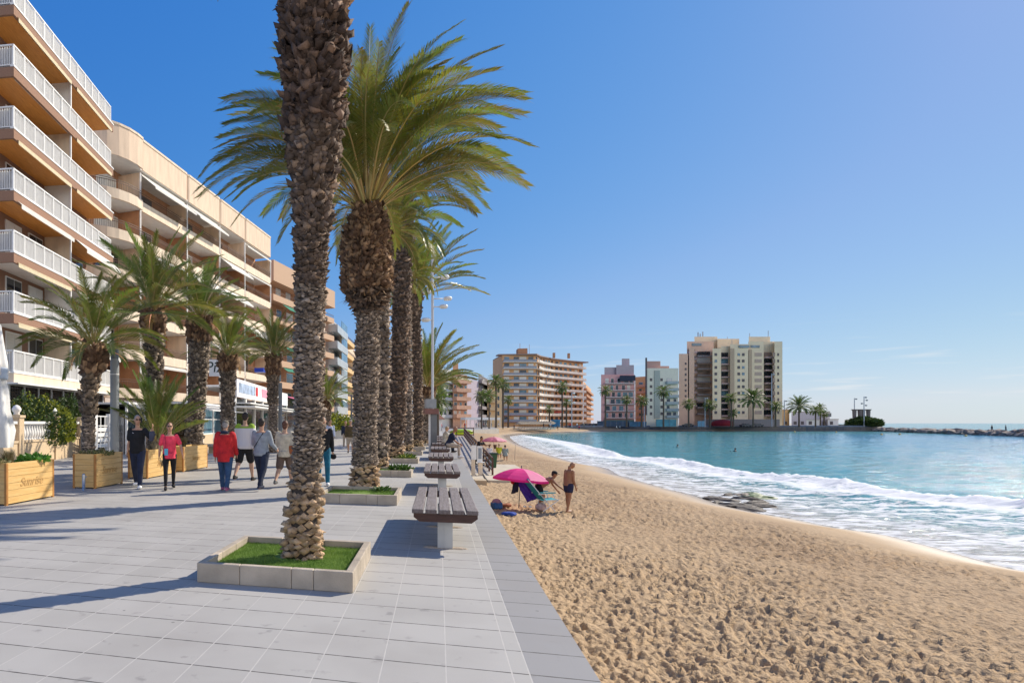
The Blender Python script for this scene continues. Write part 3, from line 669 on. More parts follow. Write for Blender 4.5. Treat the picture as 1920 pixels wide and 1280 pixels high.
# ------------------------------------------------------------------ buildings
BRICK = M('brown_brick', (.30,.17,.11), .85, .25, 30, .4, 60, stretch=(1,1,3)); BRICKL = M('light_brick', (.50,.34,.23), .85, .25, 25, .4, 50, stretch=(1,1,3))
TERRA = M('terracotta_render', (.50,.25,.13), .85, .12, 2, .2, 30); SOFFIT = M('varnished_wood_ceiling', (.66,.26,.05), .45, .2, 2, .3, 8, stretch=(1,14,1), col2=(.86,.40,.10))
BEIGE = M('beige_render', (.70,.53,.38), .85, .13, 1.0, .25, 40, stretch=(2.5,2.5,.5), detail=8); CREAM = M('cream_render', (.76,.62,.46), .85, .12, 1.0, .2, 40, stretch=(3,3,.6), detail=8)
WHITE = M('white_paint', (.80,.79,.76), .5, .05, 4); WRENDER = M('white_render', (.78,.76,.72), .8, .06, 2)
AWN = M('cream_awning', (.82,.72,.50), .8, .08, 6, trans=.3); AWNW = M('white_awning', (.86,.84,.78), .8, .05, 6, trans=.3); GREENA = M('green_awning', (.02,.22,.14), .8, .1, 6, trans=.2)
GL = glass(); GL2 = M('pale_blue_glass', (.10,.19,.24), .08, .5, .5, spec=.9); DARK = M('dark_opening', (.03,.028,.027), .6, .3, 2); SHUT = M('roller_shutter', (.70,.66,.58), .6, .08, 3, .3, 5, stretch=(1,1,12))
BROWNRAIL = M('brown_railing', (.13,.075,.05), .5, .2, 8); FROST = M('frosted_rail_panel', (.62,.61,.60), .35, .06, 3, trans=.35)
ALU = M('aluminium', (.55,.56,.57), .35, .08, 6, metal=.7)
def bldg(name, label, A, B, cat='apartment building', group=None):
    """root at A, local x runs towards B, the street or sea side is local -y"""
    A = Vector(A); B = Vector(B); a = math.atan2(B.y-A.y, B.x-A.x)
    return thing(name, label, cat, (A.x, A.y, 0), a, group), (B-A).xy.length
# --- 1: brown brick block with white railings
A = P(25, 27.8); B = P(207, 38.7)
r1_, L1 = bldg('apartment_building', 'brown brick apartment block with white railings, orange ceilings and cream awnings, nearest on the left', A, B)
fl = [3.86, 6.55, 9.3, 12.1, 14.9, 17.7, 20.5]; D = 14
b_ = MB(); b_.box(1.5, L1, 1.6, D, 0, 20.3, 0); b_.build('wall', [BRICK], r1_)
bt = MB(); bt.box(1.2, L1+.2, .6, D, .0, 1.0, 0); bt.build('plinth', [BRICKL], r1_)
for k, zf in enumerate(fl):
    lo = k == 0
    b_ = MB(); b_.box(0, L1+.25, 0, D, zf-.32, zf, 0); b_.build('floor_slab', [WRENDER if lo else BRICKL], r1_)
    b_ = MB(); b_.box(-.06, L1+.31, -.06, .06, zf-.47, zf-.04, 0); b_.box(-.06, .06, .061, D, zf-.47, zf-.04, 0); b_.box(-.09, L1+.34, -.09, .1, zf-.04, zf+.03, 1)
    b_.build('fascia', [CREAM if lo else BRICK, WHITE], r1_)
    if not lo:
        b_ = MB(); b_.box(.06, L1+.2, .061, 1.6, zf-.34, zf-.321, 0); b_.box(.061, 1.5, 1.601, D, zf-.34, zf-.321, 0); b_.build('ceiling_boards', [SOFFIT if k > 2 else WRENDER], r1_)
    # railing
    rb = MB(); y = .0; n = int(L1/.115)
    for i in range(n+1):
        x = i*L1/n; rb.box(x-.011, x+.011, y-.012, y+.012, zf+.08, zf+.95)
    for i in range(13):
        x = i*L1/12; rb.box(x-.03, x+.03, y-.03, y+.03, zf, zf+1.0)
    rb.box(-.03, L1+.03, y-.035, y+.035, zf+.95, zf+1.01); rb.box(0, L1, y-.018, y+.018, zf+.06, zf+.10)
    for i in range(60):
        yy = .06+i*.12; rb.box(-.012, .012, yy-.011, yy+.011, zf+.08, zf+.95)
    rb.box(-.035, .035, .04, 7.3, zf+.95, zf+1.01); rb.box(-.02, .02, .04, 7.3, zf+.06, zf+.10)
    rb.build('railing', [WHITE], r1_)
    b_ = MB(); b_.box(.04, L1, .035, .05, zf+(.04), zf+.9); b_.box(.05, .065, .06, 7.2, zf+.04, zf+.9); b_.build('railing_panel', [FROST], r1_)
    if k < 6:
        zc = fl[k+1]-.34; dn = 1.2
        # partition and posts
        b_ = MB(); b_.box(5.75, 5.87, .1, 1.6, zf, zc, 0); b_.build('partition_wall', [WRENDER if k % 2 else CREAM], r1_)
        b_ = MB(); b_.box(5.68, 5.76, .02, .1, zf, zc); b_.build('post', [WHITE], r1_); b_ = MB(); b_.box(.05, .13, 1.4, 1.48, zf, zc); b_.build('post', [WHITE], r1_)
        for j, (x0, x1) in enumerate(((2.0, 3.3), (4.1, 5.4), (6.4, 7.9), (8.6, 10.3))):
            mt = (SHUT, GL, WRENDER, GL)[(j+k) % 4]
            w = MB(); w.box(x0-.06, x1+.06, 1.54, 1.6, zf, zf+2.2); fo = w.build('window', [WHITE], r1_)
            w = MB(); w.box(x0, (x0+x1)/2-.03, 1.525, 1.54, zf+.05, zf+2.13); w.box((x0+x1)/2+.03, x1, 1.525, 1.54, zf+.05, zf+2.13); w.build('pane', [mt], fo)
        for j, yy in enumerate((2.6, 5.0)):
            w = MB(); w.box(1.44, 1.5, yy, yy+1.1, zf, zf+2.1); fo = w.build('window', [WHITE], r1_)
            w = MB(); w.box(1.425, 1.44, yy+.06, yy+1.04, zf+.05, zf+2.04); w.build('pane', [SHUT if (j+k) % 2 else GL], fo)
        # awning valances with a scalloped edge
        def valance(x0, x1, dy, drop, mat, yo=-.02):
            mb = MB(); n = int((x1-x0)/.11); z1 = zc-.03
            for i in range(n):
                xa = x0+(x1-x0)*i/n; xb = x0+(x1-x0)*(i+1)/n; xm = (xa+xb)/2; yb = yo-dy; zz = z1-drop
                for o in (0, .012):
                    mb.quad((xa, yo+o, z1), (xb, yo+o, z1), (xb, yb+o, zz), (xa, yb+o, zz)); mb.quad((xa, yb+o, zz), (xm, yb+o, zz-.05), (xb, yb+o, zz), (xm, yb+o, zz+.001))
                    mb.quad((xa, yb+o, zz), (xb, yb+o, zz), (xb, yb+o, zz-.17), (xa, yb+o, zz-.17)); mb.tri((xa, yb+o, zz-.17), (xb, yb+o, zz-.17), (xm, yb+o, zz-.22))
            mb.box(x0, x1, yo-.0, yo+.06, z1, z1+.07)
            return mb.build('awning', [mat], r1_)
        if k in (5, 3, 1, 0): valance(.25, 5.5, .10, .06, AWN)
        if k in (2,): valance(.25, 5.5, .25, .20, AWNW)
        if k in (4,): b_ = MB(); b_.box(.25, 5.5, .0, .09, zc-.12, zc-.02); b_.build('awning_cassette', [WHITE], r1_)
        if k in (5, 4, 3): valance(6.1, L1-.1, .12, .08, AWN)
        else: valance(6.1, L1-.1, .7, .62, AWNW)
# closed terrace under the first floor
b_ = MB(); lat = MB(); fm = MB()
b_.box(.4, L1, .5, .62, 1.15, 3.3, 0); b_.build('terrace_glazing', [GL], r1_)
for i in range(9):
    x = .4+i*(L1-.5)/8; fm.box(x-.05, x+.05, .42, .5, 0, 3.38)
fm.box(.3, L1, .38, .7, 3.3, 3.5); fm.box(-.2, L1+.2, -.35, .4, 3.32, 3.39); fm.build('terrace_frame', [WHITE], r1_)
for i in range(76): x = .45+i*.14; lat.box(x-.012, x+.012, .465, .48, 2.0, 3.3)
for i in range(10): z = 2.02+i*.14; lat.box(.45, L1, .450, .463, z-.012, z+.012)
lat.build('lattice', [M('wooden_lattice', (.12,.08,.05), .7)], r1_)
b_ = MB(); b_.box(.35, L1, .32, .42, 0, 1.15); b_.build('terrace_wall', [BRICKL], r1_)

# --- 2: long beige block with rounded parapets
A = Vector((-21.8, 37.1, 0)); B = Vector((-18.4, 67.5, 0))
r2_, L2 = bldg('apartment_building', 'long beige rendered apartment block with rounded corner balcony and recessed terracotta walls', A, B)
fl2 = [3.6, 6.4, 9.2, 12.0, 14.8, 17.6]; D2 = 14
bx = [4.4, 11.4, 17.6, 23.4, L2]
corner = []
for i in range(9):
    a = R(180+90*i/8); corner.append((3.6+4.6*math.cos(a), 4.4+4.6*math.sin(a)))       # rounds the near corner
def band_path(x0, x1, y=0, rr=.22):
    return [(x0+.02, y+rr), (x0+.07, y+rr*.35), (x0+rr, y), (x1-rr, y), (x1-.07, y+rr*.35), (x1-.02, y+rr)]
b_ = MB(); b_.box(.8, L2, 2.0, D2+4, 0, 21.6); b_.box(-.9, .8, 5.5, D2+4, 0, 20.9); b_.build('wall', [TERRA], r2_)
first = [(-1.0, 9.0), (-1.0, 4.4)] + corner[1:] + [(4.35, -.16)]
for k, zf in enumerate(fl2+[20.4]):
    top = k == 6
    z0, z1 = (zf, zf+2.15) if top else (zf-.25, zf+.45)
    b_ = MB(); b_.strip(first, .16, z0, z1); b_.build('balcony_parapet', [BEIGE if top else CREAM], r2_)
    if top:
        b_ = MB(); b_.strip([(x*1.0-.05*(1 if x < 1 else 0), y-.05) for x, y in first], .26, z1, z1+.16); b_.build('coping', [CREAM], r2_)
    for xa, xb in zip(bx[:-1], bx[1:]):
        b_ = MB(); b_.strip(band_path(xa, xb, 0 if top else .03), .16, z0, z1, 0); b_.build('balcony_parapet', [BEIGE if top else CREAM], r2_)
        if top:
            b_ = MB(); b_.strip(band_path(xa, xb, -.05), .26, z1, z1+.16); b_.build('coping', [CREAM], r2_)
    poly = [(-.95, 9), (-.95, 4.4)] + corner[1:] + [(4.4, 0), (L2, .1), (L2, 2.2), (.8, 2.2), (.8, 5.6), (-.5, 9)]
    sl_ = MB(); sl_.prism([(p[0], p[1]+.06) for p in poly[:11]]+[(L2-.1, .2), (L2-.1, 3), (2, 6), (0, 9)], zf-.22 if not top else zf-.02, zf-.04 if not top else zf+.14); sl_.build('floor_slab', [WRENDER], r2_)
    if not top:
        rl = MB()
        def rail(path):
            acc = 0
            for (xa, ya), (xb, yb) in zip(path[:-1], path[1:]):
                l = math.hypot(xb-xa, yb-ya)
                for h in (.95, 1.1): rl.bar((xa, ya, zf+h), (xb, yb, zf+h), .035)
                m = max(1, int(l/.13))
                for i in range(m): t = i/m; rl.box(xa+(xb-xa)*t-.009, xa+(xb-xa)*t+.009, ya+(yb-ya)*t-.009, ya+(yb-ya)*t+.009, zf+.44, zf+1.0)
        rail([(x, y+.08) for x, y in first[1:]]); rail([(bx[0], .1), (L2, .1)]); rl.build('railing', [BROWNRAIL], r2_)
        zc = (fl2+[20.4])[k+1]-.24
        for x in bx:
            ps = MB(); ps.box(x-.07, x+.07, .16, 2.0, zf, zc); ps.build('partition_wall', [BEIGE if k % 2 else TERRA], r2_)
            ps = MB(); ps.box(x-.05, x+.05, .05, .155, zf, zc); ps.build('post', [WRENDER], r2_)
        for j, (xa, xb) in enumerate(zip([1.2]+bx[:-1], bx)):
            q = (k*3+j*5) % 7; xm = (xa+xb)/2; hw = .9+.25*(q % 3)
            w = MB(); w.box(xm-hw, xm+hw, 1.93, 2.0, zf, zf+2.15); fo = w.build('window', [WRENDER if q % 2 else BROWNRAIL], r2_)
            w = MB(); w.box(xm-hw+.06, xm-.03, 1.915, 1.93, zf+.05, zf+2.08); w.box(xm+.03, xm+hw-.06, 1.915, 1.93, zf+.05, zf+2.08); w.build('pane', [(GL, SHUT, GL, GL)[q % 4]], fo)
        aw = {(5,0):1, (5,1):1, (4,2):1, (5,3):2, (3,2):1, (4,3):2, (2,0):2, (3,0):2, (0,0):2, (1,1):2, (3,1):1, (2,3):1}
        for (kk, j), ty in aw.items():
            if kk != k: continue
            xa, xb = bx[j]+.3, bx[j+1]-.3; dy, dz = (1.25, 1.05) if ty == 1 else (.35, .2)
            mb = MB(); n = 14
            for i in range(n):
                x0 = xa+(xb-xa)*i/n; x1 = xa+(xb-xa)*(i+1)/n
                for o in (0, -.012): mb.quad((x0, .22, zc-.02+o), (x1, .22, zc-.02+o), (x1, .22-dy, zc-.02-dz+o), (x0, .22-dy, zc-.02-dz+o)); 
                mb.quad((x0, .22-dy, zc-.02-dz), (x1, .22-dy, zc-.02-dz), (x1, .22-dy, zc-.17-dz), (x0, .22-dy, zc-.17-dz))
            mb.box(xa, xb, .16, .24, zc-.06, zc+.02); mb.build('awning', [AWNW], r2_)
b_ = MB(); b_.box(.5, L2, .35, 2, 0, 3.3); b_.build('shop_front', [M('shop_front_render', (.60,.50,.42), .8)], r2_)
for i in range(6):
    x = 5.0+i*4.3; w = MB(); w.box(x, x+3.3, .29, .35, .1, 2.9); fo = w.build('shop_window', [WRENDER], r2_); w = MB(); w.box(x+.12, x+3.18, .275, .29, .5, 2.75); w.build('pane', [GL], fo)

def balcony_block(root, x0, x1, y, z0, nf, fh, pm, wm, rm=None, ph=.55, dep=1.5, awn=None, rail=True, seed=0, win=3.0, z_top=None, end=True, frames=WRENDER):
    """storeys of balconies on the facade at local y (sea side = -y): slab+parapet, railing, posts, windows"""
    r = random.Random(seed)
    for k in range(nf):
        zf = z0+k*fh
        b_ = MB(); b_.box(x0, x1, y-dep, y-.001, zf-.2, zf, 0); b_.box(x0, x1, y-dep-.05, y-dep+.1, zf-.28, zf+ph, 0)
        if end: b_.box(x0-.05, x0+.08, y-dep+.1, y-.002, zf-.26, zf+ph, 0); b_.box(x1-.08, x1+.05, y-dep+.1, y-.002, zf-.26, zf+ph, 0)
        b_.build('balcony', [pm], root)
        if rail and ph < .9:
            rl = MB(); rl.box(x0, x1, y-dep, y-dep+.05, zf+1.0, zf+1.05)
            for i in range(int((x1-x0)/.35)+1): rl.box(x0+i*.35-.012, x0+i*.35+.012, y-dep+.01, y-dep+.035, zf+ph, zf+1.0)
            rl.build('railing', [rm or BROWNRAIL], root)
        x = x0+.6
        while x < x1-1.4:
            ww = r.uniform(1.1, 2.2); ww = min(ww, x1-x-.3); w = MB(); w.box(x, x+ww, y-.05, y-.003, zf, zf+2.15); fo = w.build('window', [frames], root)
            w = MB(); w.box(x+.08, x+ww-.08, y-.066, y-.05, zf+.05, zf+2.07); w.build('pane', [r.choice([GL, GL, SHUT, GL2])], fo)
            x += win*r.uniform(.85, 1.15)
        if awn and r.random() < .5:
            xa = x0+r.uniform(0, (x1-x0)*.4); xb = min(x1, xa+r.uniform(2, 4)); mb = MB(); zc = zf+fh-.3
            for o in (0, -.015): mb.quad((xa, y-dep+.1, zc+o), (xb, y-dep+.1, zc+o), (xb, y-dep-.7, zc-.6+o), (xa, y-dep-.7, zc-.6+o))
            mb.build('awning', [awn], root)
# things people keep on the balconies of the two near blocks
cr_ = random.Random(77); POT = M('terracotta_pot', (.35,.13,.06), .8); PLT = M('pot_plant_leaf', (.06,.11,.03), .5, .3, 5); ACW = M('air_conditioner_white', (.72,.72,.70), .5)
def clutter(root, x, y0, z, wall):
    k = cr_.random()
    if k < .33:
        b_ = MB(); b_.box(x-.4, x+.4, wall-.32, wall-.02, z+.15, z+.75); o = b_.build('air_conditioner', [ACW], root); b_ = MB(); b_.tube([(x,wall-.34,z+.45),(x,wall-.32,z+.45)], .22, 14); b_.build('fan_grille', [DARK], o)
    elif k < .66:
        b_ = MB(); b_.lathe([(.13,0),(.18,.3),(.16,.3)], 10, c=(x,y0+.3,z)); o = b_.build('plant_pot', [POT], root); b_ = MB(); r = random.Random(int(x*100+z*7))
        for i in range(90):
            c = Vector((x, y0+.3, z+.3)); d = Vector((r.uniform(-1,1), r.uniform(-1,1), r.uniform(.2,1.6))).normalized()*r.uniform(.15,.6); e = Vector((r.uniform(-1,1), r.uniform(-1,1), .2)).normalized()*.05; b_.quad(tuple(c+d*.4), tuple(c+d*.8+e), tuple(c+d*1.1), tuple(c+d*.8-e))
        b_.build('foliage', [PLT], o)
    else:
        b_ = MB(); b_.box(x-.35, x+.35, y0+.5, y0+1.1, z+.70, z+.74); b_.box(x-.03, x+.03, y0+.77, y0+.83, z, z+.70); b_.build('balcony_table', [WHITE], root)
        b_ = MB(); b_.box(x+.5, x+.9, y0+.55, y0+.95, z+.42, z+.46); b_.box(x+.86, x+.9, y0+.55, y0+.95, z+.46, z+.95); b_.box(x+.5,x+.54,y0+.55,y0+.95,z,z+.42); b_.box(x+.86,x+.9,y0+.55,y0+.95,z,z+.42); b_.build('balcony_chair', [WHITE], root)
for zf in fl[:-1]:
    for x in (3.7, 7.0, 9.6): clutter(r1_, x+cr_.uniform(-.4,.4), .15, zf, 1.54)
for zf in fl2:
    for x in (2.6, 7, 9.8, 13, 16, 19.5, 22, 25.5, 28): clutter(r2_, x+cr_.uniform(-.4,.4), .25, zf, 1.93)
for k, (x, h) in enumerate(((6, 1.6), (14, 2.4), (21, 1.9), (27, 2.6))):
    b_ = MB(); b_.bar((x, 4, 21.5), (x, 4, 22.6+h), .05)
    for j in range(4): b_.bar((x-.5+j*.06, 4, 22.6+h-.2*j), (x+.5-j*.06, 4, 22.6+h-.2*j), .02)
    b_.build('tv_aerial', [ALU], r2_)
# --- 3
A = P(524, 82); B = P(626, 99.7)
r3_, L3 = bldg('apartment_building', 'sandy brick apartment block with green awnings beyond the beige block', A, B)
SANDB = M('sandy_brick', (.52,.34,.22), .85, .15, 20, .3, 30)
b_ = MB(); b_.box(-4, L3, 1.5, 16, 0, 21.0); b_.build('wall', [TERRA], r3_)
balcony_block(r3_, -1.9, L3, 1.5, 3.7, 6, 2.85, SANDB, TERRA, awn=GREENA, seed=3)
b_ = MB(); b_.box(-2.0, L3+.1, -.15, 1.6, 20.2, 22.9); b_.build('attic_parapet', [SANDB], r3_)
b_ = MB(); b_.box(-1, L3, .2, 1.5, 0, 3.2); b_.build('shop_front', [GL], r3_)
for (xa, zc) in ((1, 17.6), (9, 17.6), (8, 6.1), (2, 3.4)):
    mb = MB()
    for o in (0, -.02): mb.quad((xa, .05, zc+o), (xa+4, .05, zc+o), (xa+4, -1.1, zc-.9+o), (xa, -1.1, zc-.9+o))
    mb.build('awning', [GREENA], r3_)
# --- 4, 5, 6 farther along
GREYG = M('grey_glazed_panel', (.40,.43,.44), .35, .1, 1)
def P2(u, v): return Vector((u, v, 0))
r4_, L4 = bldg('apartment_building', 'grey apartment block with glazed blue balconies', P2(-16.4, 100.5), P2(-16.4, 112.5))
b_ = MB(); b_.box(0, L4, 1.2, 14, 0, 19.3); b_.build('wall', [M('grey_render', (.42,.40,.38), .8)], r4_)
balcony_block(r4_, 0, L4, 1.2, 3.4, 6, 2.7, GREYG, WRENDER, seed=4, ph=.95, win=2.2, awn=AWNW)
for k in range(6):
    b_ = MB(); b_.box(5, L4-.2, -.28, -.2, 3.4+2.7*k+1.0, 3.4+2.7*k+2.3); b_.build('balcony_glazing', [GL2], r4_)
r5_, L5 = bldg('apartment_building', 'narrow ochre apartment block with yellow stacked balconies', P2(-16.6, 113.2), P2(-16.6, 125.5))
OCH = M('ochre_render', (.62,.42,.20), .85, .1, 2)
b_ = MB(); b_.box(0, L5, 1.4, 14, 0, 19.6); b_.build('wall', [OCH], r5_); balcony_block(r5_, 0, L5, 1.4, 3.4, 6, 2.7, OCH, OCH, seed=5)
r6_, L6 = bldg('apartment_building', 'cream apartment block with pale curved balconies at the end of the promenade row', P2(-16.9, 126.5), P2(-16.9, 152))
b_ = MB(); b_.box(0, L6, 1.4, 14, 0, 18); b_.build('wall', [BEIGE], r6_); balcony_block(r6_, 0, L6, 1.4, 3.4, 5, 2.7, CREAM, BEIGE, seed=6)
a = P(716, 168); b = P(742, 172); r7_, L7 = bldg('apartment_building', 'plain brown brick gable seen between the palm trunks', a, b)
b_ = MB(); b_.box(-5, L7, 0, 14, 0, zat(677, 170)); b_.build('wall', [SANDB], r7_)
b_ = MB(); b_.box(-5.1, L7+.1, -.1, 14, zat(677, 170), zat(674, 170)); b_.build('coping', [TERRA], r7_)
for k in range(5):
    w = MB(); w.box(L7-1.6, L7-.5, -.06, 0, 3.5+2.9*k, 5.0+2.9*k); w.build('window', [GL], r7_)
# --- across the bay
PEACH = M('peach_render', (.66,.38,.25), .85, .08, 1); LILAC = M('lilac_render', (.44,.37,.42), .85, .08, 1); PINK = M('pink_render', (.70,.38,.36), .85, .08, 1)
YEL = M('sand_yellow_render', (.70,.50,.28), .85, .08, 1); GREYD = M('dark_grey_render', (.14,.12,.12), .85, .2, 1); TOWER = M('tower_sand_render', (.84,.68,.46), .85, .06, .5); TOWER2 = M('tower_rose_render', (.74,.50,.36), .85, .06, .5)
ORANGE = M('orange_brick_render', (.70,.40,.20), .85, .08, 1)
def px_block(label, x0, x1, Z0, Z1, ytop, depth, mat, cat='apartment building', name='apartment_building', parts=True):
    r_, L_ = bldg(name, label, P(x0, Z0), P(x1, Z1), cat); h = zat(ytop, (Z0+Z1)/2)
    C_ = (P(x0, Z0)+P(x1, Z1))/2; d_ = Vector((C_.x, C_.y)).normalized()*depth; a_ = r_.rotation_euler[2]; lx = d_.x*math.cos(a_)+d_.y*math.sin(a_); ly = -d_.x*math.sin(a_)+d_.y*math.cos(a_)
    SHEAR[r_.name] = lx/ly
    b_ = MB(); b_.prism([(0,0), (L_,0), (L_+lx,ly), (lx,ly)], 0, h); b_.build('wall', [mat], r_); return r_, L_, h
r_, L_, h = px_block('white rendered block with grey balconies left of the peach block across the bay', 786, 849, 196, 212, 690, 12, WRENDER)
balcony_block(r_, 1, L_-1, 0, 3.6, 5, 2.9, M('grey_balcony', (.5,.49,.48), .8), WRENDER, seed=11, ph=.8, dep=1.3)
b_ = MB(); b_.box(1, 6, 2, 8, h, h+2.4); b_.build('roof_room', [WRENDER], r_)
r_, L_, h = px_block('peach apartment block with rounded balcony bands beside a lilac gable', 849, 876, 209, 214, 702, 14, PEACH)
balcony_block(r_, 0, L_, 0, 3.6, 5, 2.95, PEACH, PEACH, seed=12, ph=1.05, dep=1.6)
b_ = MB(); b_.box(0, 3, 2, 6, h, h+4.2); b_.build('roof_room', [TERRA], r_); b_ = MB(); b_.box(.3, 4.5, -.2, 3, h, h+1.4); b_.build('attic', [GREYD], r_)
r_, L_, h = px_block('lilac gable wall between the peach block and the dark block', 876, 897, 214, 226, 712, 14, LILAC)
r_, L_, h = px_block('dark block with cluttered balconies left of the yellow one', 897, 914, 226, 252, 706, 12, GREYD)  # walls and balconies in dark greys
balcony_block(r_, 0, L_, 0, 3.8, 5, 3.2, M('dark_grey_balcony', (.25,.22,.22), .8), GREYD, seed=13, ph=.9, dep=1.2)
r_, L_, h = px_block('warm yellow apartment block just left of the curved building', 914, 941, 240, 244, 712, 14, YEL)
balcony_block(r_, 0, L_*.55, 0, 3.8, 5, 3.0, YEL, YEL, seed=14, ph=.9, dep=1.2)
for k in range(5):
    w = MB(); w.box(L_*.68, L_*.68+1.1, -.07, 0, 4.6+3*k, 6.2+3*k); w.build('window', [GL], r_)
# curved building
pts = [P(942, 268), P(1004, 268), P(1012, 276), P(1032, 286), P(1056, 293), P(1076, 299), P(1093, 304)]
rc = thing('apartment_building', 'big ten storey building with a long concave front of white balconies', 'apartment building', pts[0], 0)
lp = [((p-pts[0]).x, (p-pts[0]).y) for p in pts]; back = [(lp[-1][0]-4, lp[-1][1]+16), (lp[1][0]-2, lp[1][1]+26), (lp[0][0]-2, lp[0][1]+24)]
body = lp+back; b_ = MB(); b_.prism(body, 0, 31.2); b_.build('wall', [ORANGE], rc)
b_ = MB(); b_.strip([(lp[0][0]-1.6, lp[0][1]-.6)]+[(x+.3, y-1.9) for x, y in lp[1:-1]]+[(lp[-1][0]+2.2, lp[-1][1]-1.5)], 5, 31.2, 31.7); b_.prism(body, 31.2, 31.65); b_.build('roof', [M('roof_edge', (.33,.22,.17), .8)], rc)
PB = M('pale_balcony', (.82,.74,.64), .7, .1, 1)
def offset(path, d):
    out = []
    for i in range(len(path)):
        a = path[max(i-1,0)]; b = path[min(i+1,len(path)-1)]; dx, dy = b[0]-a[0], b[1]-a[1]; l = math.hypot(dx, dy); out.append((path[i][0]+dy/l*d, path[i][1]-dx/l*d))
    return out
op = offset(lp[1:], 1.7); rcr = random.Random(4)
for k in range(10):
    zf = 2.2+k*2.9
    b_ = MB(); b_.strip(op, 1.7, zf-.2, zf); b_.strip(op, .1, zf-.25, zf+.95); b_.build('balcony', [PB], rc)
    b_ = MB(); x0, y0 = lp[0]; x1, y1 = lp[1]; a = math.atan2(y1-y0, x1-x0); b_.strip(offset(lp[:2], 1.3), .1, zf-.2, zf+.1); b_.strip(offset(lp[:2], 1.2), 1.2, zf-.18, zf); b_.build('balcony', [PB if k > 2 else M('mauve_balcony', (.42,.30,.34), .8)], rc)
    rl = MB(); rl.strip(offset(lp[:2], 1.25), .05, zf+.1, zf+.95); rl.build('railing', [M('grey_railing', (.30,.32,.36), .6)], rc)
    for t in (.13, .42, .62, .86):
        w = MB(); cx_, cy_ = x0+(x1-x0)*t, y0+(y1-y0)*t; ww = 1.1 if t != .62 else 1.5
        w.bar((cx_-ww*math.cos(a), cy_-ww*math.sin(a), zf+1.15), (cx_+ww*math.cos(a), cy_+ww*math.sin(a), zf+1.15), .12, 2.1)
        w.build('window', [[WRENDER, GL, GL2, SHUT][(k+int(t*10)) % 4]], rc)
    for (xa, ya), (xb, yb) in zip(lp[1:-1], lp[2:]):
        l = math.hypot(xb-xa, yb-ya); n = max(1, int(l/3.4))
        for i in range(n):
            t0 = (i+.15)/n; t1 = (i+.15+rcr.uniform(.35, .65))/n; w = MB()
            w.bar((xa+(xb-xa)*t0, ya+(yb-ya)*t0, zf+1.2), (xa+(xb-xa)*t1, ya+(yb-ya)*t1, zf+1.2), .12, 2.2)
            w.build('window', [rcr.choice([GL, GL, GREYD, GL2, SHUT])], rc)
for k in (1,):
    for t in (.25, .6):
        mb = MB(); i = 1 if t < .5 else 2; xa, ya = op[i]; mb.box(xa, xa+3.6, ya-1.0, ya-.2, 2.2+2.9*k+1.3, 2.2+2.9*k+1.9); mb.build('awning', [M('red_awning', (.55,.07,.05), .8)], rc)
b_ = MB(); b_.box(7, 11, 6, 12, 31.65, 34.6); b_.box(24, 25, 22, 23, 31.65, 34); b_.box(31, 32, 26, 27, 31.65, 34); b_.bar((8,7,34.6), (8,7,37), .15); b_.bar((12,8,31.6), (12,8,36.5), .12); b_.build('roof_room', [TERRA], rc)
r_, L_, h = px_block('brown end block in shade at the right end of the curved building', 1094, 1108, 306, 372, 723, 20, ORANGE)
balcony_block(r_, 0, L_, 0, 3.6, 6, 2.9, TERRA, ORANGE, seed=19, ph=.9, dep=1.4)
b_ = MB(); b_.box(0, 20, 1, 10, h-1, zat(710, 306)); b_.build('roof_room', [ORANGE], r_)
# pink block
r_, L_, h = px_block('six storey pink apartment block with dark awning on its top balcony', 1127, 1190, 264, 264, 702, 15, PINK)
balcony_block(r_, 1.2, L_-.4, 0, 3.9, 6, 2.95, M('pale_pink_band', (.62,.50,.47), .8), PINK, seed=21, ph=.15, dep=1.3, rm=M('dark_railing', (.06,.06,.08), .6), win=2.6)
b_ = MB(); b_.box(1.4, L_*.45, 2, 12, h, h+3.3); b_.box(L_*.45, L_-.3, 1.0, 12, h, h+4.2); b_.box(L_*.62, L_*.85, 3, 9, h+4.2, h+7.2); b_.build('penthouse', [M('penthouse_grey', (.46,.38,.40), .8)], r_)
b_ = MB(); b_.box(L_*.5, L_-.5, -1.45, -1.35, h-2.7, h-.5); b_.build('awning', [M('navy_awning', (.03,.04,.07), .8)], r_)
b_ = MB(); b_.box(1, L_-.5, -.4, 0, 0, 3.0); b_.build('shop_front', [M('teal_shop_front', (.06,.14,.15), .6)], r_)
r_, L_, h = px_block('orange block squeezed between the pink block and the cream block', 1191, 1212, 292, 288, 706, 18, ORANGE)
balcony_block(r_, 1, L_-.5, 0, 4, 6, 2.95, PEACH, ORANGE, seed=22, ph=.9, dep=1.3)
# cream block with chimney pipe
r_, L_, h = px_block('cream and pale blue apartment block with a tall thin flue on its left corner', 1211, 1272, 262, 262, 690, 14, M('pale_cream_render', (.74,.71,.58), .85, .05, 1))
for k in range(6):
    for x in (1.7, 6.2):
        w = MB(); w.box(x, x+1.0, -.08, 0, 5.0+2.9*k, 6.2+2.9*k); w.build('window', [GREYD], r_)
balcony_block(r_, 8.3, L_-.6, 0, 4.0, 6, 2.9, M('pale_blue_balcony', (.38,.44,.44), .6), WRENDER, seed=24, ph=.9, dep=1.2, frames=GL2)
b_ = MB(); b_.box(3.5, 5.8, -.35, 0, 3.6, h-1); b_.build('stair_panel', [M('pale_green_panel', (.40,.43,.38), .8)], r_)
b_ = MB(); b_.box(.2, 6.2, 2, 10, h, h+3.2); b_.box(6.2, 10, 3, 10, h, h+1.2); b_.build('roof_room', [M('roof_rose', (.50,.30,.25), .8)], r_)
b_ = MB(); b_.tube([(-.1,-.4,5), (-.1,-.4,h+4.4)], .35, 8); b_.build('flue', [GREYD], r_)
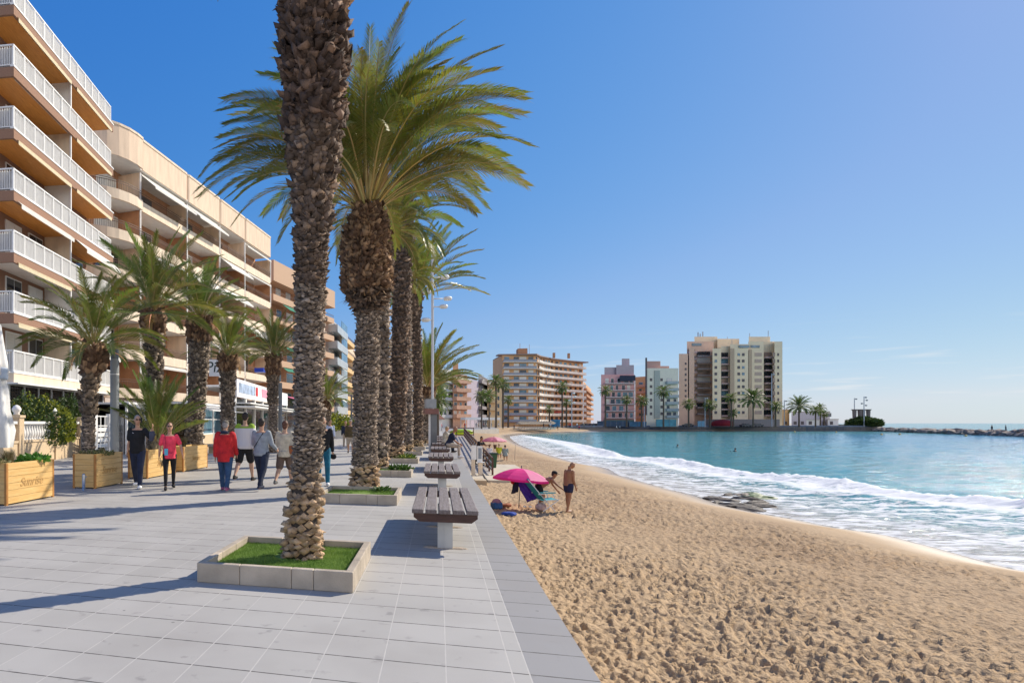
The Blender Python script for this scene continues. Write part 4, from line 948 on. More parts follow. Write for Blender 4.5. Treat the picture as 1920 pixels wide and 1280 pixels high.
# tower complex
r_ = thing('tower_block', 'tallest sand coloured tower complex by the water with stepped roofs', 'tower block', P(1273, 272))
a = P(1273, 272); q = lambda px, Z=272: ((P(px, Z)-a).x, (P(px, Z)-a).y)
ax = Vector((CS, SN)); ay = Vector((-SN, CS))
def tb(name, px0, px1, Z, ytop, depth, mat, z0=0, root=r_):
    x0, y0 = q(px0, Z); x1, y1 = q(px1, Z); b_ = MB(); k = P((px0+px1)/2, Z).xy.normalized()*depth*1.15
    b_.prism([(x0,y0), (x1,y1), (x1+k.x, y1+k.y), (x0+k.x, y0+k.y)], z0, zat(ytop, Z)); return b_.build(name, [mat], root)
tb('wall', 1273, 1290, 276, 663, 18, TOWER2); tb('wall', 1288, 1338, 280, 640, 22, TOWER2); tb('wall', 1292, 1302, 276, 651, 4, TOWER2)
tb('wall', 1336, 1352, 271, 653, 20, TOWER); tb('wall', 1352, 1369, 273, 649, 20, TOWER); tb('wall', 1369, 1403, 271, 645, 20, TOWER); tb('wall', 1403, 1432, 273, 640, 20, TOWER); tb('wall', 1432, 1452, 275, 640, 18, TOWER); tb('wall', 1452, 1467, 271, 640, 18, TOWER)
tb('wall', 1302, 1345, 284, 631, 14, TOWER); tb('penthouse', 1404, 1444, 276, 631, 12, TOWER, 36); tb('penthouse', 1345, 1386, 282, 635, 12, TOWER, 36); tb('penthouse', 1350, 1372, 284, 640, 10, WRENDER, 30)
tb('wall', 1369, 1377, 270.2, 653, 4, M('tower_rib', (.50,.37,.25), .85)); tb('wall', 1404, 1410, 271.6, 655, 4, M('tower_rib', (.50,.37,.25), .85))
def tw(px0, px1, Z, yc, hpx, mat, proud=.12, nm='window'):
    x0, y0 = q(px0, Z); x1, y1 = q(px1, Z); k = Vector((-SN, CS))*-proud; b_ = MB(); zc = zat(yc, Z); hh = hpx*Z/FPX/2
    b_.prism([(x0+k.x, y0+k.y), (x1+k.x, y1+k.y), (x1, y1), (x0, y0)], zc-hh, zc+hh); return b_.build(nm, [mat], r_)
tr = random.Random(8)
REC = M('tower_recess', (.36,.26,.20), .7, .4, .4); SILL = M('balcony_band', (.50,.34,.30), .8)
for k in range(10):
    yw = 664.5+12.05*k
    for pa in (1341, 1384, 1392.5, 1458):
        z_ = 271; wd = 4.6 if pa != 1458 else 3
        tw(pa-wd/2+1, pa+wd/2+1, z_, yw, 5.2, GREYD if tr.random() < .8 else GL2)
    tw(1415, 1428, 273, yw, 6.5, M('rosy_shutter', (.50,.38,.30), .8))
    tw(1350.5, 1364.5, 273, yw+1, 9, tr.choice([GL, REC, GL, GL2])); tw(1350, 1365, 272.2, yw+6.2, 2.2, SILL, .9, 'balcony')
    tw(1432.5, 1447, 274.8, yw, 8.5, tr.choice([GL, REC, GL, GL, REC])); tw(1432, 1447.5, 273.6, yw+5.5, 2.6, SILL, 1.1, 'balcony')
    tw(1449, 1453, 271, yw, 8, REC)
    tw(1306, 1331, 280, yw-2, 7.5, tr.choice([REC, GL, REC, SHUT])); tw(1305, 1332, 279, yw+3.0, 2.6, M('grey_tower_balcony', (.36,.32,.30), .8), 1.2, 'balcony')
    if k < 9: tw(1284, 1287, 276, yw+17-k*1.9, 4, GREYD)
    if k < 9: tw(1290, 1304, 279.6, yw-4+k*.5, 3.0, M('rose_balcony', (.55,.40,.38), .8), 1.2, 'balcony'); tw(1291, 1303, 280, yw-8+k*.5, 4, GL2 if k % 2 else REC)
tw(1297, 1315, 280, 646, 5, GL2); tw(1385, 1405, 270.8, 649.5, 5, GL2); tw(1407, 1424, 273, 649.5, 5, GL2)
b_ = MB()
for px_, y0_, y1_, Z_ in ((1326,640,619,280),(1330,640,622,280),(1335,640,618,280),(1425,631,621,276),(1461,640,616,271),(1391,645,633,276),(1382,640,628,280)):
    x0, y0 = q(px_, Z_); k = Vector((-SN, CS))*6; b_.bar((x0+k.x, y0+k.y, zat(y0_, Z_)-1), (x0+k.x, y0+k.y, zat(y1_, Z_)), .35 if px_ < 1340 else .18)
b_.build('antenna', [M('antenna_grey', (.40,.42,.45), .6)], r_)
b_ = MB(); x0, y0 = q(1345, 262); x1, y1 = q(1462, 262); b_.prism([(x0,y0), (x1,y1), (x1-SN*9, y1+CS*9), (x0-SN*9, y0+CS*9)], 0, 3.2); b_.build('podium', [M('podium_grey', (.22,.20,.20), .8)], r_)  # podium in a plain dark grey
# ------------------------------------------------------------------ people
SKIN = M('skin', (.50,.28,.18), .55, .06, 10); TANSKIN = M('tanned_skin', (.34,.155,.08), .45, .08, 10); PALESKIN = M('legs_skin', (.52,.32,.22), .55, .06, 10)
def cloth(name, col, rough=.85): return M('cloth_'+name, col, rough, .22, 9, .9, 13, detail=6)
BLACK = cloth('black', (.012,.012,.014)); NAVY = cloth('navy', (.018,.025,.055)); PINKC = cloth('coral', (.85,.06,.11)); RED = cloth('red', (.50,.018,.022)); JEAN = cloth('jeans', (.03,.07,.15)); DJEAN = cloth('dark_jeans', (.015,.022,.045))
GREYC = cloth('grey', (.27,.30,.34)); BEIGEC = cloth('beige', (.55,.49,.38)); TEALC = cloth('teal', (.01,.12,.19)); WHITEC = cloth('white', (.78,.78,.78)); KHAKI = cloth('khaki', (.10,.07,.03)); STONE = cloth('stone', (.45,.38,.30)); BROWNC = cloth('brown', (.13,.09,.07)); LBLUE = cloth('pale_blue', (.45,.50,.62)); YELC = cloth('yellow', (.55,.55,.03)); TURQ = cloth('turquoise', (.01,.30,.34)); PURP = cloth('purple', (.06,.03,.32)); BLUEC = cloth('blue', (.02,.06,.30))
HAIRD = M('dark_hair', (.03,.02,.015), .6, .3, 20); HAIRG = M('grey_hair', (.30,.27,.25), .7, .3, 20); HAIRB = M('brown_hair', (.11,.045,.025), .6, .3, 20); HAIRL = M('fair_hair', (.38,.27,.15), .6, .3, 20)
def split_cloth(name, lo, hi, z):
    m = M('cloth_'+name, lo, .85, .1, 14); t = m.node_tree; b = t.nodes['Principled BSDF']; tc = t.nodes.new('ShaderNodeTexCoord'); sx = t.nodes.new('ShaderNodeSeparateXYZ')
    mt = t.nodes.new('ShaderNodeMath'); mt.operation = 'GREATER_THAN'; mt.inputs[1].default_value = z; mx = t.nodes.new('ShaderNodeMix'); mx.data_type = 'RGBA'
    t.links.new(tc.outputs['Object'], sx.inputs[0]); t.links.new(sx.outputs['Z'], mt.inputs[0]); t.links.new(mt.outputs[0], mx.inputs[0]); mx.inputs[6].default_value = (*lo,1); mx.inputs[7].default_value = (*hi,1); t.links.new(mx.outputs[2], b.inputs['Base Color']); return m
def remesh(o, vox, sm=4):
    m = o.modifiers.new('skin', 'REMESH'); m.mode = 'VOXEL'; m.voxel_size = vox; m.use_smooth_shade = True
    s = o.modifiers.new('smooth', 'SMOOTH'); s.factor = .5; s.iterations = sm
    return o
def limb(mb, pts, rad, n=10):
    mb.tube(pts, rad, n)
    for p, r in zip(pts, rad): mb.ell(p, (r, r, r), n, 6)
def person(label, loc, yaw, h=1.75, legs=((12,8),(-14,10)), arms=((8,10,15),(-10,10,20)), lean=2, head=0, hturn=0, build=1.0, skin=SKIN, top=('t_shirt', BLACK, 'short', 0), bottom=('trousers', JEAN, 'long'), shoes=WHITEC, hair=HAIRD, hat=None, vox=.011, group=None, glasses=False, hairlen=0, hz=None, belly=0.0, extras=None, legout=(2,2), cat='person'):
    root = thing('person', label, cat, loc, yaw, group); s = h/1.75; root.scale = (s, s, s)
    V = Vector; J = {}
    def lpts(sd, a, b, out):
        a, b, o = R(a), R(b), R(out); hip = V((sd*.092, 0, 0)); d1 = V((sd*math.sin(o), math.sin(a)*math.cos(o), -math.cos(a)*math.cos(o))); kn = hip+d1*.43
        d2 = V((sd*math.sin(o)*.3, math.sin(a-b), -math.cos(a-b))).normalized(); return hip, kn, kn+d2*.42, d2
    L_ = [lpts(sd, a, b, o) for sd, (a, b), o in zip((-1, 1), legs, legout)]
    z0 = -min(l[2].z for l in L_)+.075 if hz is None else hz
    hipc = V((0, 0, z0)); t = R(lean); sp = V((0, math.sin(t), math.cos(t))); fw = V((0, math.cos(t), -math.sin(t))); X = V((1,0,0))
    chest = hipc+sp*.50; neck = hipc+sp*.575; hp = R(head)+t*.4; hu = V((0, math.sin(hp), math.cos(hp))); hf = V((0, math.cos(hp), -math.sin(hp)))
    hq = Matrix.Rotation(R(hturn), 3, 'Z'); hf = hq @ hf; hd = neck+hu*.155+hf*.02; rot = Matrix((hf.cross(hu), hf, hu)).transposed()
    A = []
    for sd, (a, o, e) in zip((-1, 1), arms):
        a, o, e = R(a), R(o), R(e); sh = hipc+sp*.485+X*sd*.175; d1 = V((sd*math.sin(o), math.sin(a)*math.cos(o), -math.cos(a)*math.cos(o))); el = sh+d1*.285
        d2 = V((sd*math.sin(o)*.35, math.sin(a+e), -math.cos(a+e))).normalized(); wr = el+d2*.25; A.append((sh, el, wr, d2))
    def torso(mb, g, z_lo=-.06, z_hi=.53):
        rings = [(-.07,.15,.105,0),(0,.163,.118,-.005),(.10,.148,.105,0),(.20,.140,.10,.004),(.32,.158,.112,.008),(.42,.168,.108,.0),(.49,.150,.085,-.005),(.53,.085,.06,-.005),(.56,.052,.052,0)]
        pts = [q for q in rings if z_lo-.05 <= q[0] <= z_hi]; n = 16; base = len(mb.v)
        for z, rx, ry, oy in pts:
            bl = belly*math.exp(-((z-.12)/.14)**2)
            c = hipc+sp*z+fw*(oy+bl*.6)
            for j in range(n):
                a = 2*math.pi*j/n; mb.v.append(tuple(c + X*math.cos(a)*(rx*build+g+bl*.5) + fw*math.sin(a)*(ry*build+g+bl)))
        for i in range(len(pts)-1):
            for j in range(n): j2 = (j+1) % n; mb.face((base+i*n+j, base+i*n+j2, base+(i+1)*n+j2, base+(i+1)*n+j))
        mb.face(tuple(base+j for j in reversed(range(n)))); k = base+(len(pts)-1)*n; mb.face(tuple(k+j for j in range(n)))
    # body
    b = MB(); torso(b, 0)
    b.tube([neck-sp*.06, neck+sp*.09], [.056, .05], 10)
    b.ell(hd, (.073,.092,.112), 14, 10, rotm=rot); b.ell(hd-hu*.055+hf*.02, (.055,.065,.062), 12, 8, rotm=rot)
    b.ell(hd+hf*.098-hu*.015, (.012,.020,.024), 8, 6, rotm=rot)
    for sd in (-1, 1): b.ell(hd+(hf.cross(hu))*sd*.074-hf*.005-hu*.01, (.010,.020,.030), 8, 6, rotm=rot)
    for (hip, kn, an, d2), sd in zip(L_, (-1, 1)):
        hip = hipc+hip; kn = hipc+kn; an = hipc+an; bb = build
        limb(b, [hip, hip.lerp(kn,.5), kn, kn.lerp(an,.35), kn.lerp(an,.75), an], [.088*bb,.072*bb,.052*bb,.052*bb,.038,.034])
        fz = V((sd*.06, 1, 0)).normalized(); fz.z = 0
        ft = an+V((0,0,-.045)); b.tube([ft-fz*.05, ft+fz*.06, ft+fz*.15], [.036,.038,.026], 10, sq=.8)
    for (sh, el, wr, d2), sd in zip(A, (-1, 1)):
        limb(b, [sh, sh.lerp(el,.5), el, el.lerp(wr,.35), wr], [.050*build,.044*build,.036,.036,.025])
        side = d2.cross(X).normalized(); palm = wr+d2*.05; pr = Matrix((X, side, d2)).transposed(); b.ell(palm, (.016,.036,.050), 10, 7, rotm=pr)
        if vox < .02:
            for i, (oy, ln) in enumerate(((-.027,.060),(-.009,.072),(.009,.068),(.026,.052))):
                p0 = wr+d2*.085+side*oy; cu = -X*sd*.25; b.tube([p0, p0+(d2+cu*.4).normalized()*ln*.55, p0+(d2+cu*.4).normalized()*ln*.55+(d2+cu*1.6).normalized()*ln*.45], [.0085,.008,.006], 6)
            b.tube([wr+d2*.03+side*-.03, wr+d2*.065+side*-.058, wr+d2*.095+side*-.062], [.012,.010,.008], 6)
    remesh(b.build('body', [skin], root), vox if vox > .02 else .0085, 3)
    # clothes
    nm, mt, sl, ext = top
    if nm:
        c = MB(); torso(c, .018 if sl != 'thick' else .035, -.02-ext if ext < .06 else -.06, .50)
        if ext >= .06:
            cb = hipc-sp*.05; c.tube([hipc+sp*.05, hipc-V((0,0,ext))], [.185*build, .195*build], 16, sq=.78)
        for (sh, el, wr, d2) in A:
            g = .016 if sl != 'thick' else .03
            if sl == 'short': limb(c, [sh, sh.lerp(el,.72)], [.060*build, .058*build+.004])
            elif sl in ('long', 'thick'): limb(c, [sh, sh.lerp(el,.5), el, el.lerp(wr,.9)], [.052*build+g,.048*build+g,.040+g,.030+g])
        o = remesh(c.build(nm, [mt], root), max(vox, .012), 3)
    nm, mt, ln = bottom
    c = MB(); cc = hipc; c.ell(cc-V((0,0,.02)), (.172*build,.128*build,.13), 14, 9)
    for (hip, kn, an, d2) in L_:
        hip = hipc+hip; kn = hipc+kn; an = hipc+an; g = .014
        if ln == 'long': limb(c, [hip, hip.lerp(kn,.5), kn, kn.lerp(an,.5), kn.lerp(an,.93)], [.092*build+g,.076*build+g,.056*build+g,.050+g,.044+g])
        elif ln == 'tight': limb(c, [hip, hip.lerp(kn,.5), kn, kn.lerp(an,.35), kn.lerp(an,.9)], [.096*build,.080*build,.058*build,.056*build,.040])
        elif ln == 'short': limb(c, [hip, hip.lerp(kn,.5), hip.lerp(kn,.85)], [.094*build+g,.082*build+g,.078*build+g])
        elif ln == 'brief': limb(c, [hip, hip.lerp(kn,.42)], [.095*build+g,.086*build+g])
    remesh(c.build(nm, [mt], root), max(vox, .012), 3)
    if shoes:
        for (hip, kn, an, d2), sd in zip(L_, (-1, 1)):
            c = MB(); an = hipc+an; fz = V((sd*.06, 1, 0)).normalized(); ft = an+V((0,0,-.035))
            c.tube([ft-fz*.075, ft-fz*.02, ft+fz*.08, ft+fz*.175, ft+fz*.20], [.030,.046,.046,.036,.015], 12, sq=.85); c.ell(an+V((0,0,-.005)), (.043,.05,.045), 10, 7)
            remesh(c.build('shoe', [shoes], root), max(vox, .01), 3)
    if hair:
        c = MB(); c.ell(hd+hu*.028-hf*.022, (.081,.092,.096), 16, 10, rotm=rot); c.ell(hd-hf*.055-hu*(.02+hairlen*.4), (.070,.052,.07+hairlen*.5), 12, 8, rotm=rot)
        c.build('hair', [hair], root, smooth=True)
    if hat:
        c = MB(); c.ell(hd+hu*.048-hf*.008, (.088,.103,.078), 16, 10, rotm=rot)
        if hat[1] == 'cap':
            c.ell(hd+hu*.045+hf*.12, (.062,.065,.009), 12, 6, rotm=rot)
        c.build('cap' if hat[1] == 'cap' else 'hat', [hat[0]], root, smooth=True)
    if glasses:
        c = MB()
        for sd in (-1, 1): c.ell(hd+hf*.088+(hf.cross(hu))*sd*.033+hu*.012, (.027,.012,.018), 10, 6, rotm=rot)
        c.bar(hd+hf*.095-(hf.cross(hu))*.03+hu*.016, hd+hf*.095+(hf.cross(hu))*.03+hu*.016, .008); c.build('sunglasses', [M('sunglass_lens', (.01,.01,.012), .1)], root, smooth=True)
    elif vox < .012:
        for sd in (-1, 1):
            c = MB(); c.ell(hd+hf*.082+(hf.cross(hu))*sd*.031+hu*.012, (.012,.008,.007), 8, 6, rotm=rot); c.build('eye', [M('eye', (.04,.03,.025), .2)], root, smooth=True)
    if vox < .012:
        c = MB(); c.ell(hd+hf*.086-hu*.058, (.024,.008,.007), 8, 6, rotm=rot); c.build('mouth', [M('lips', (.36,.13,.11), .5)], root, smooth=True)
    J.update(A=A, L=L_, hip=hipc, hd=hd, hf=hf, hu=hu, sp=sp, fw=fw, chest=chest)
    if extras: extras(root, J)
    return root
TOCAM = lambda p: math.atan2(-p.x, p.y)+math.pi           # yaw that faces the camera
def facing(p, d=0): return R(d)
AWAY = 0.0
# --- walkers on the promenade
def ex_black(root, J):
    w = J['A'][0][2]; b = MB(); c = J['A'][0][1]
    b.tube([c+Vector((-.09,.0,.12)), c+Vector((-.02,.05,.0)), w+Vector((0,.03,-.05)), w+Vector((.02,.03,-.28))], [.05,.08,.075,.05], 12, sq=.5)
    remesh(b.build('carried_sweater', [cloth('slate', (.06,.065,.10))], root), .014, 3)
    b = MB(); h = J['hd']; b.box(h.x-.105, h.x-.088, h.y-.02, h.y+.05, h.z-.07, h.z+.06); b.build('phone', [BLACK], root)
    c = J['chest']; b = MB(); b.bar(c+Vector((.06,.155,-.085)), c+Vector((.09,.15,-.07)), .012, .006); b.bar(c+Vector((.05,.156,-.075)), c+Vector((.062,.156,-.088)), .008, .006); b.build('chest_mark', [WHITEC], root)
p = G(258, 914); person('man in black t-shirt and black trousers with sunglasses, holding a phone to his ear', p, TOCAM(p)-.25, 1.76, ((22,14),(-16,12)), ((28,38,128),(-8,9,24)), 1, 2, 25, 1.08, top=('t_shirt', BLACK, 'short', .03), bottom=('trousers', NAVY, 'long'), shoes=WHITEC, hair=HAIRG, glasses=True, vox=.011, belly=.02, extras=ex_black)
def ex_pink(root, J):
    b = MB(); h = J['hip']; b.box(h.x+.05, h.x+.14, h.y+.14, h.y+.19, h.z+.0, h.z+.17); b.build('blue_pouch', [M('blue_pouch', (.10,.42,.62), .5)], root)
    b = MB(); c = J['chest']; b.bar(c+Vector((.12,.13,.0)), h+Vector((.10,.16,.15)), .012); b.build('strap', [cloth('strap_red', (.30,.02,.04))], root)
p = G(318, 917); person('woman in bright coral t-shirt and black leggings walking towards the camera', p, TOCAM(p)+.05, 1.58, ((-14,10),(20,10)), ((16,22,18),(-14,14,16)), 0, 0, 0, 1.02, top=('t_shirt', PINKC, 'short', .09), bottom=('leggings', BLACK, 'tight'), shoes=BLACK, hair=HAIRB, glasses=True, vox=.011, hairlen=.05, extras=ex_pink)
def ex_hood(root, J):
    b = MB(); c = J['chest']; b.ell(c+Vector((0,-.06,.05)), (.11,.075,.05), 14, 8); remesh(b.build('hood', [NAVY], root), .014)
p = G(422, 920); person('person in a red hooded coat and blue jeans seen from behind', p, .12, 1.62, ((18,8),(-16,12)), ((-12,10,12),(14,10,20)), 3, 4, 0, 1.22, top=('coat', RED, 'thick', .17), bottom=('jeans', JEAN, 'long'), shoes=cloth('plum', (.30,.09,.18)), hair=HAIRG, hat=(cloth('cap_grey', (.16,.14,.11)), 'hat'), vox=.012, extras=ex_hood)
GW = split_cloth('green_and_white', (.62,.60,.62), (.26,.40,.04), 1.33)
p = G(459, 902); person('tall man in a green and white jacket and black shorts seen from behind', p, -.05, 1.86, ((-20,20),(22,8)), ((16,14,20),(-14,14,12)), 2, 0, 10, 1.15, top=('jacket', GW, 'thick', .05), bottom=('shorts', BLACK, 'short'), shoes=BLACK, hair=HAIRD, skin=PALESKIN, vox=.012)
def ex_strap(root, J):
    b = MB(); c = J['chest']; h = J['hip']; b.bar(c+Vector((.10,-.125,.0)), h+Vector((-.15,-.13,.12)), .025, .012); b.build('bag_strap', [BLACK], root)
p = G(490, 918); person('man in grey sweater with a thin black bag strap and dark jeans, seen from behind', p, -.12, 1.68, ((20,8),(-18,18)), ((14,14,60),(6,18,55)), 1, 0, 0, 1.15, top=('sweater', GREYC, 'long', .03), bottom=('jeans', DJEAN, 'long'), shoes=NAVY, hair=HAIRD, vox=.012, extras=ex_strap)
def ex_bag(root, J):
    b = MB(); h = J['hip']; b.box(h.x+.14, h.x+.26, h.y-.12, h.y+.14, h.z-.02, h.z+.20); o = b.build('handbag', [M('tan_leather', (.33,.10,.03), .5)], root); o.modifiers.new('bevel', 'BEVEL').width = .03
p = G(534, 913); person('woman in beige jacket and brown shorts with tan bag beside the near palm trunk', p, -.1, 1.62, ((-18,26),(18,6)), ((16,12,20),(-10,12,20)), 2, 0, 0, 1.15, top=('jacket', BEIGEC, 'thick', .10), bottom=('shorts', BROWNC, 'short'), shoes=cloth('sole_grey', (.10,.10,.10)), hair=HAIRB, skin=PALESKIN, vox=.012, hairlen=.03, extras=ex_bag)
def ex_cam(root, J):
    b = MB(); w = J['A'][0][2]; b.ell(w+Vector((-.02,0,-.13)), (.08,.05,.075), 12, 8); b.build('camera_case', [BLACK], root, smooth=True)
p = G(606, 908); person('man in black jacket and petrol blue trousers walking towards the camera behind the near palm', p, TOCAM(p), 1.74, ((24,12),(-20,20)), ((-14,10,14),(16,12,20)), 2, 0, 0, 1.05, top=('jacket', BLACK, 'long', .05), bottom=('trousers', TEALC, 'long'), shoes=WHITEC, hair=HAIRD, vox=.012, extras=ex_cam)
p = G(619, 850); person('person in pale grey sweater standing between the two big trunks', p, TOCAM(p)+.3, 1.72, ((6,4),(-6,4)), ((0,8,10),(0,8,10)), 0, 0, 0, 1.0, top=('sweater', LBLUE, 'long', .04), bottom=('trousers', GREYC, 'long'), shoes=BLACK, vox=.02)
p = G(657, 850); person('man in dark brown jacket and sand shorts walking towards the camera', p, TOCAM(p), 1.72, ((12,8),(-10,10)), ((4,12,10),(-4,12,10)), 0, 0, 0, 1.1, top=('jacket', KHAKI, 'thick', .06), bottom=('shorts', STONE, 'short'), shoes=BLACK, hair=HAIRG, hat=(STONE, 'cap'), vox=.02)
p = G(648, 841); person('person in navy jacket walking just behind the man in sand shorts', p, TOCAM(p), 1.68, ((10,8),(-10,10)), ((4,10,20),(-4,10,10)), 0, 0, 0, 1.0, top=('jacket', NAVY, 'long', .04), bottom=('trousers', STONE, 'long'), shoes=WHITEC, vox=.02)
p = G(743, 838); person('person in blue jeans glimpsed between the palm trunks', p, .2, 1.7, top=('sweater', LBLUE, 'long', .04), bottom=('jeans', BLUEC, 'long'), shoes=WHITEC, vox=.02)
# --- on the benches and the ramp
p = P(833, 29.2, 0); person('bald man in dark navy shirt sitting on the fourth bench, turned to the sea', (.42, 27.9, 0), R(-95), 1.78, ((78,75),(84,80)), ((14,8,30),(18,8,40)), 22, 12, 0, 1.1, skin=TANSKIN, top=('shirt', NAVY, 'short', .02), bottom=('trousers', STONE, 'long'), shoes=WHITEC, hair=None, vox=.013, hz=.60)
person('person in pale jacket sitting on the fifth bench with crossed arms', (.30, 33.2, 0), R(-80), 1.68, ((78,75),(84,80)), ((30,8,70),(30,8,70)), 10, 6, 0, 1.1, top=('jacket', BEIGEC, 'thick', .02), bottom=('trousers', DJEAN, 'long'), shoes=BLACK, hair=HAIRL, vox=.016, hz=.60)
p = P(898, 40); person('man in black shirt and black trousers leaning on the ramp railing', (p.x, p.y, -1.20), TOCAM(p)+.9, 1.92, ((10,4),(-4,20)), ((40,10,60),(44,10,55)), 14, 12, 0, 1.0, top=('t_shirt', BLACK, 'short', .02), bottom=('trousers', BLACK, 'long'), shoes=BLACK, vox=.013, skin=TANSKIN)
# --- on the beach by the pink parasol
ZS = -1.47
p = P(1066, 21.0); MAN = (p.x, p.y, ZS-.02)
person('tanned bald man in navy swim shorts standing on the sand, head bowed', MAN, R(-62), 1.74, ((5,2),(-7,5)), ((-6,7,8),(0,7,16)), 4, 36, 0, 1.06, skin=TANSKIN, top=(None, None, None, 0), bottom=('swim_shorts', cloth('swim_navy', (.02,.022,.06)), 'brief'), shoes=None, hair=None, vox=.011, belly=.045)
p = P(1010, 21.7); person('tanned person with a dark hat bending forward beside the turquoise chair', (p.x, p.y, ZS-.02), R(-88), 1.66, ((28,46),(14,40)), ((28,8,10),(44,8,8)), 58, -8, 0, 1.05, skin=TANSKIN, top=(None, None, None, 0), bottom=('swim_trunks', BLACK, 'brief'), shoes=None, hair=HAIRD, hat=(BLACK, 'cap'), vox=.011, belly=.03)
for px_, Z_, lab, mt, hr in ((917.5, 51, 'person in white top sitting in the sand left of the yellow one', WHITEC, HAIRD), (935.5, 53, 'person in a yellow top sitting on a low chair on the sand', YELC, HAIRL), (947, 50, 'person in grey green shirt sitting with back to the camera on the sand', cloth('sage', (.30,.36,.34)), HAIRD)):
    p = P(px_, Z_); person(lab, (p.x, p.y, -1.45), R(-10), 1.7, ((80,70),(84,72)), ((30,8,40),(30,8,40)), 6, 4, 0, 1.15, top=('shirt', mt, 'long', .02), bottom=('shorts', GREYC, 'short'), shoes=None, hair=hr, vox=.018, hz=.42)
# --- small figures far off
def far_proto(mt, bt, hr=HAIRD, z=0, lab='', p=None, yaw=0, **k):
    return person(lab, (p.x, p.y, z), yaw, 1.72, top=('top', mt, 'long', .03), bottom=('trousers', bt, 'long'), shoes=None, hair=hr, vox=.03, **k)
fp_ = [(943, 205, 'dark clad person standing on the far sand left of the straw parasols', BLACK, BLACK), (964, 205, 'person in navy by the left end of the straw parasols', NAVY, JEAN), (1046, 215, 'small figure in brown on the far wet sand', KHAKI, BROWNC), (1086, 220, 'figure with red top on the far beach below the curved building', RED, JEAN), (1156, 225, 'person in white and brown on the far beach below the pink block', WHITEC, BROWNC), (1162, 226, 'person in grey on the far beach below the pink block', GREYC, DJEAN)]
for i, (px_, Z_, lab, mt, bt) in enumerate(fp_):
    p = P(px_, Z_); far_proto(mt, bt, lab=lab, p=p, yaw=i*1.1, z=-.95 if px_ > 1000 else -.6)
fr_ = random.Random(12); prot = {}
for i in range(34):
    px_ = fr_.uniform(818, 935) if i < 26 else fr_.uniform(1000, 1120); Z_ = fr_.uniform(60, 150) if i < 16 else fr_.uniform(170, 245)
    if px_ > 880 and Z_ < 190: Z_ = fr_.uniform(200, 235)
    c = fr_.randrange(6); mt, bt, cn = [(BLACK, DJEAN, 'black'), (WHITEC, JEAN, 'white'), (RED, BLACK, 'red'), (LBLUE, STONE, 'pale blue'), (BEIGEC, BROWNC, 'beige'), (NAVY, GREYC, 'navy')][c]
    p = P(px_, Z_)
    if p.x > .6 and Z_ < 160: p.x = fr_.uniform(-9, .3)
    lab = 'tiny walker in %s clothes far along the seafront' % cn
    if c not in prot: prot[c] = far_proto(mt, bt, lab=lab, p=p, yaw=fr_.uniform(0, 6)); prot[c]['group'] = 'distant walkers in %s clothes' % cn
    else: copy_tree(prot[c], (p.x, p.y, 0), fr_.uniform(0, 6))
ORDN = ['first','second','third','fourth','fifth','sixth','seventh','eighth','ninth','tenth','eleventh','twelfth']
for o in prot.values():
    same = [q for q in bpy.data.objects if q.get('group') == o['group']]; same.sort(key=lambda q: (q.location.x*CS+q.location.y*SN)/(-q.location.x*SN+q.location.y*CS))
    base = o['label']
    for i, q in enumerate(same): q['label'] = base.replace('tiny walker', '%s tiny walker from the left' % ORDN[min(i, 11)])
# swimmers and anglers
for px_, py_, lab in ((1271, 838, 'head and shoulders of a swimmer, nearer the left'), (1379, 846, 'swimmer with a raised arm farther right in the bay')):
    p = G(px_, py_, SEA); person(lab, (p.x, p.y, SEA-1.32), R(40), 1.75, top=('wetsuit_top', BLACK, 'long', 0), bottom=('trousers', BLACK, 'long'), shoes=None, vox=.03, arms=((60,20,60),(20,30,20)))
for px_, Z_, lab in ((1860, 170, 'angler standing on the breakwater, left one'), (1886, 165, 'angler standing on the breakwater, right one')):
    p = P(px_, Z_); person(lab, (p.x, p.y, -.75), R(20+px_ % 50), 1.8, top=('jacket', BLACK, 'long', .03), bottom=('trousers', NAVY, 'long'), shoes=None, vox=.03)
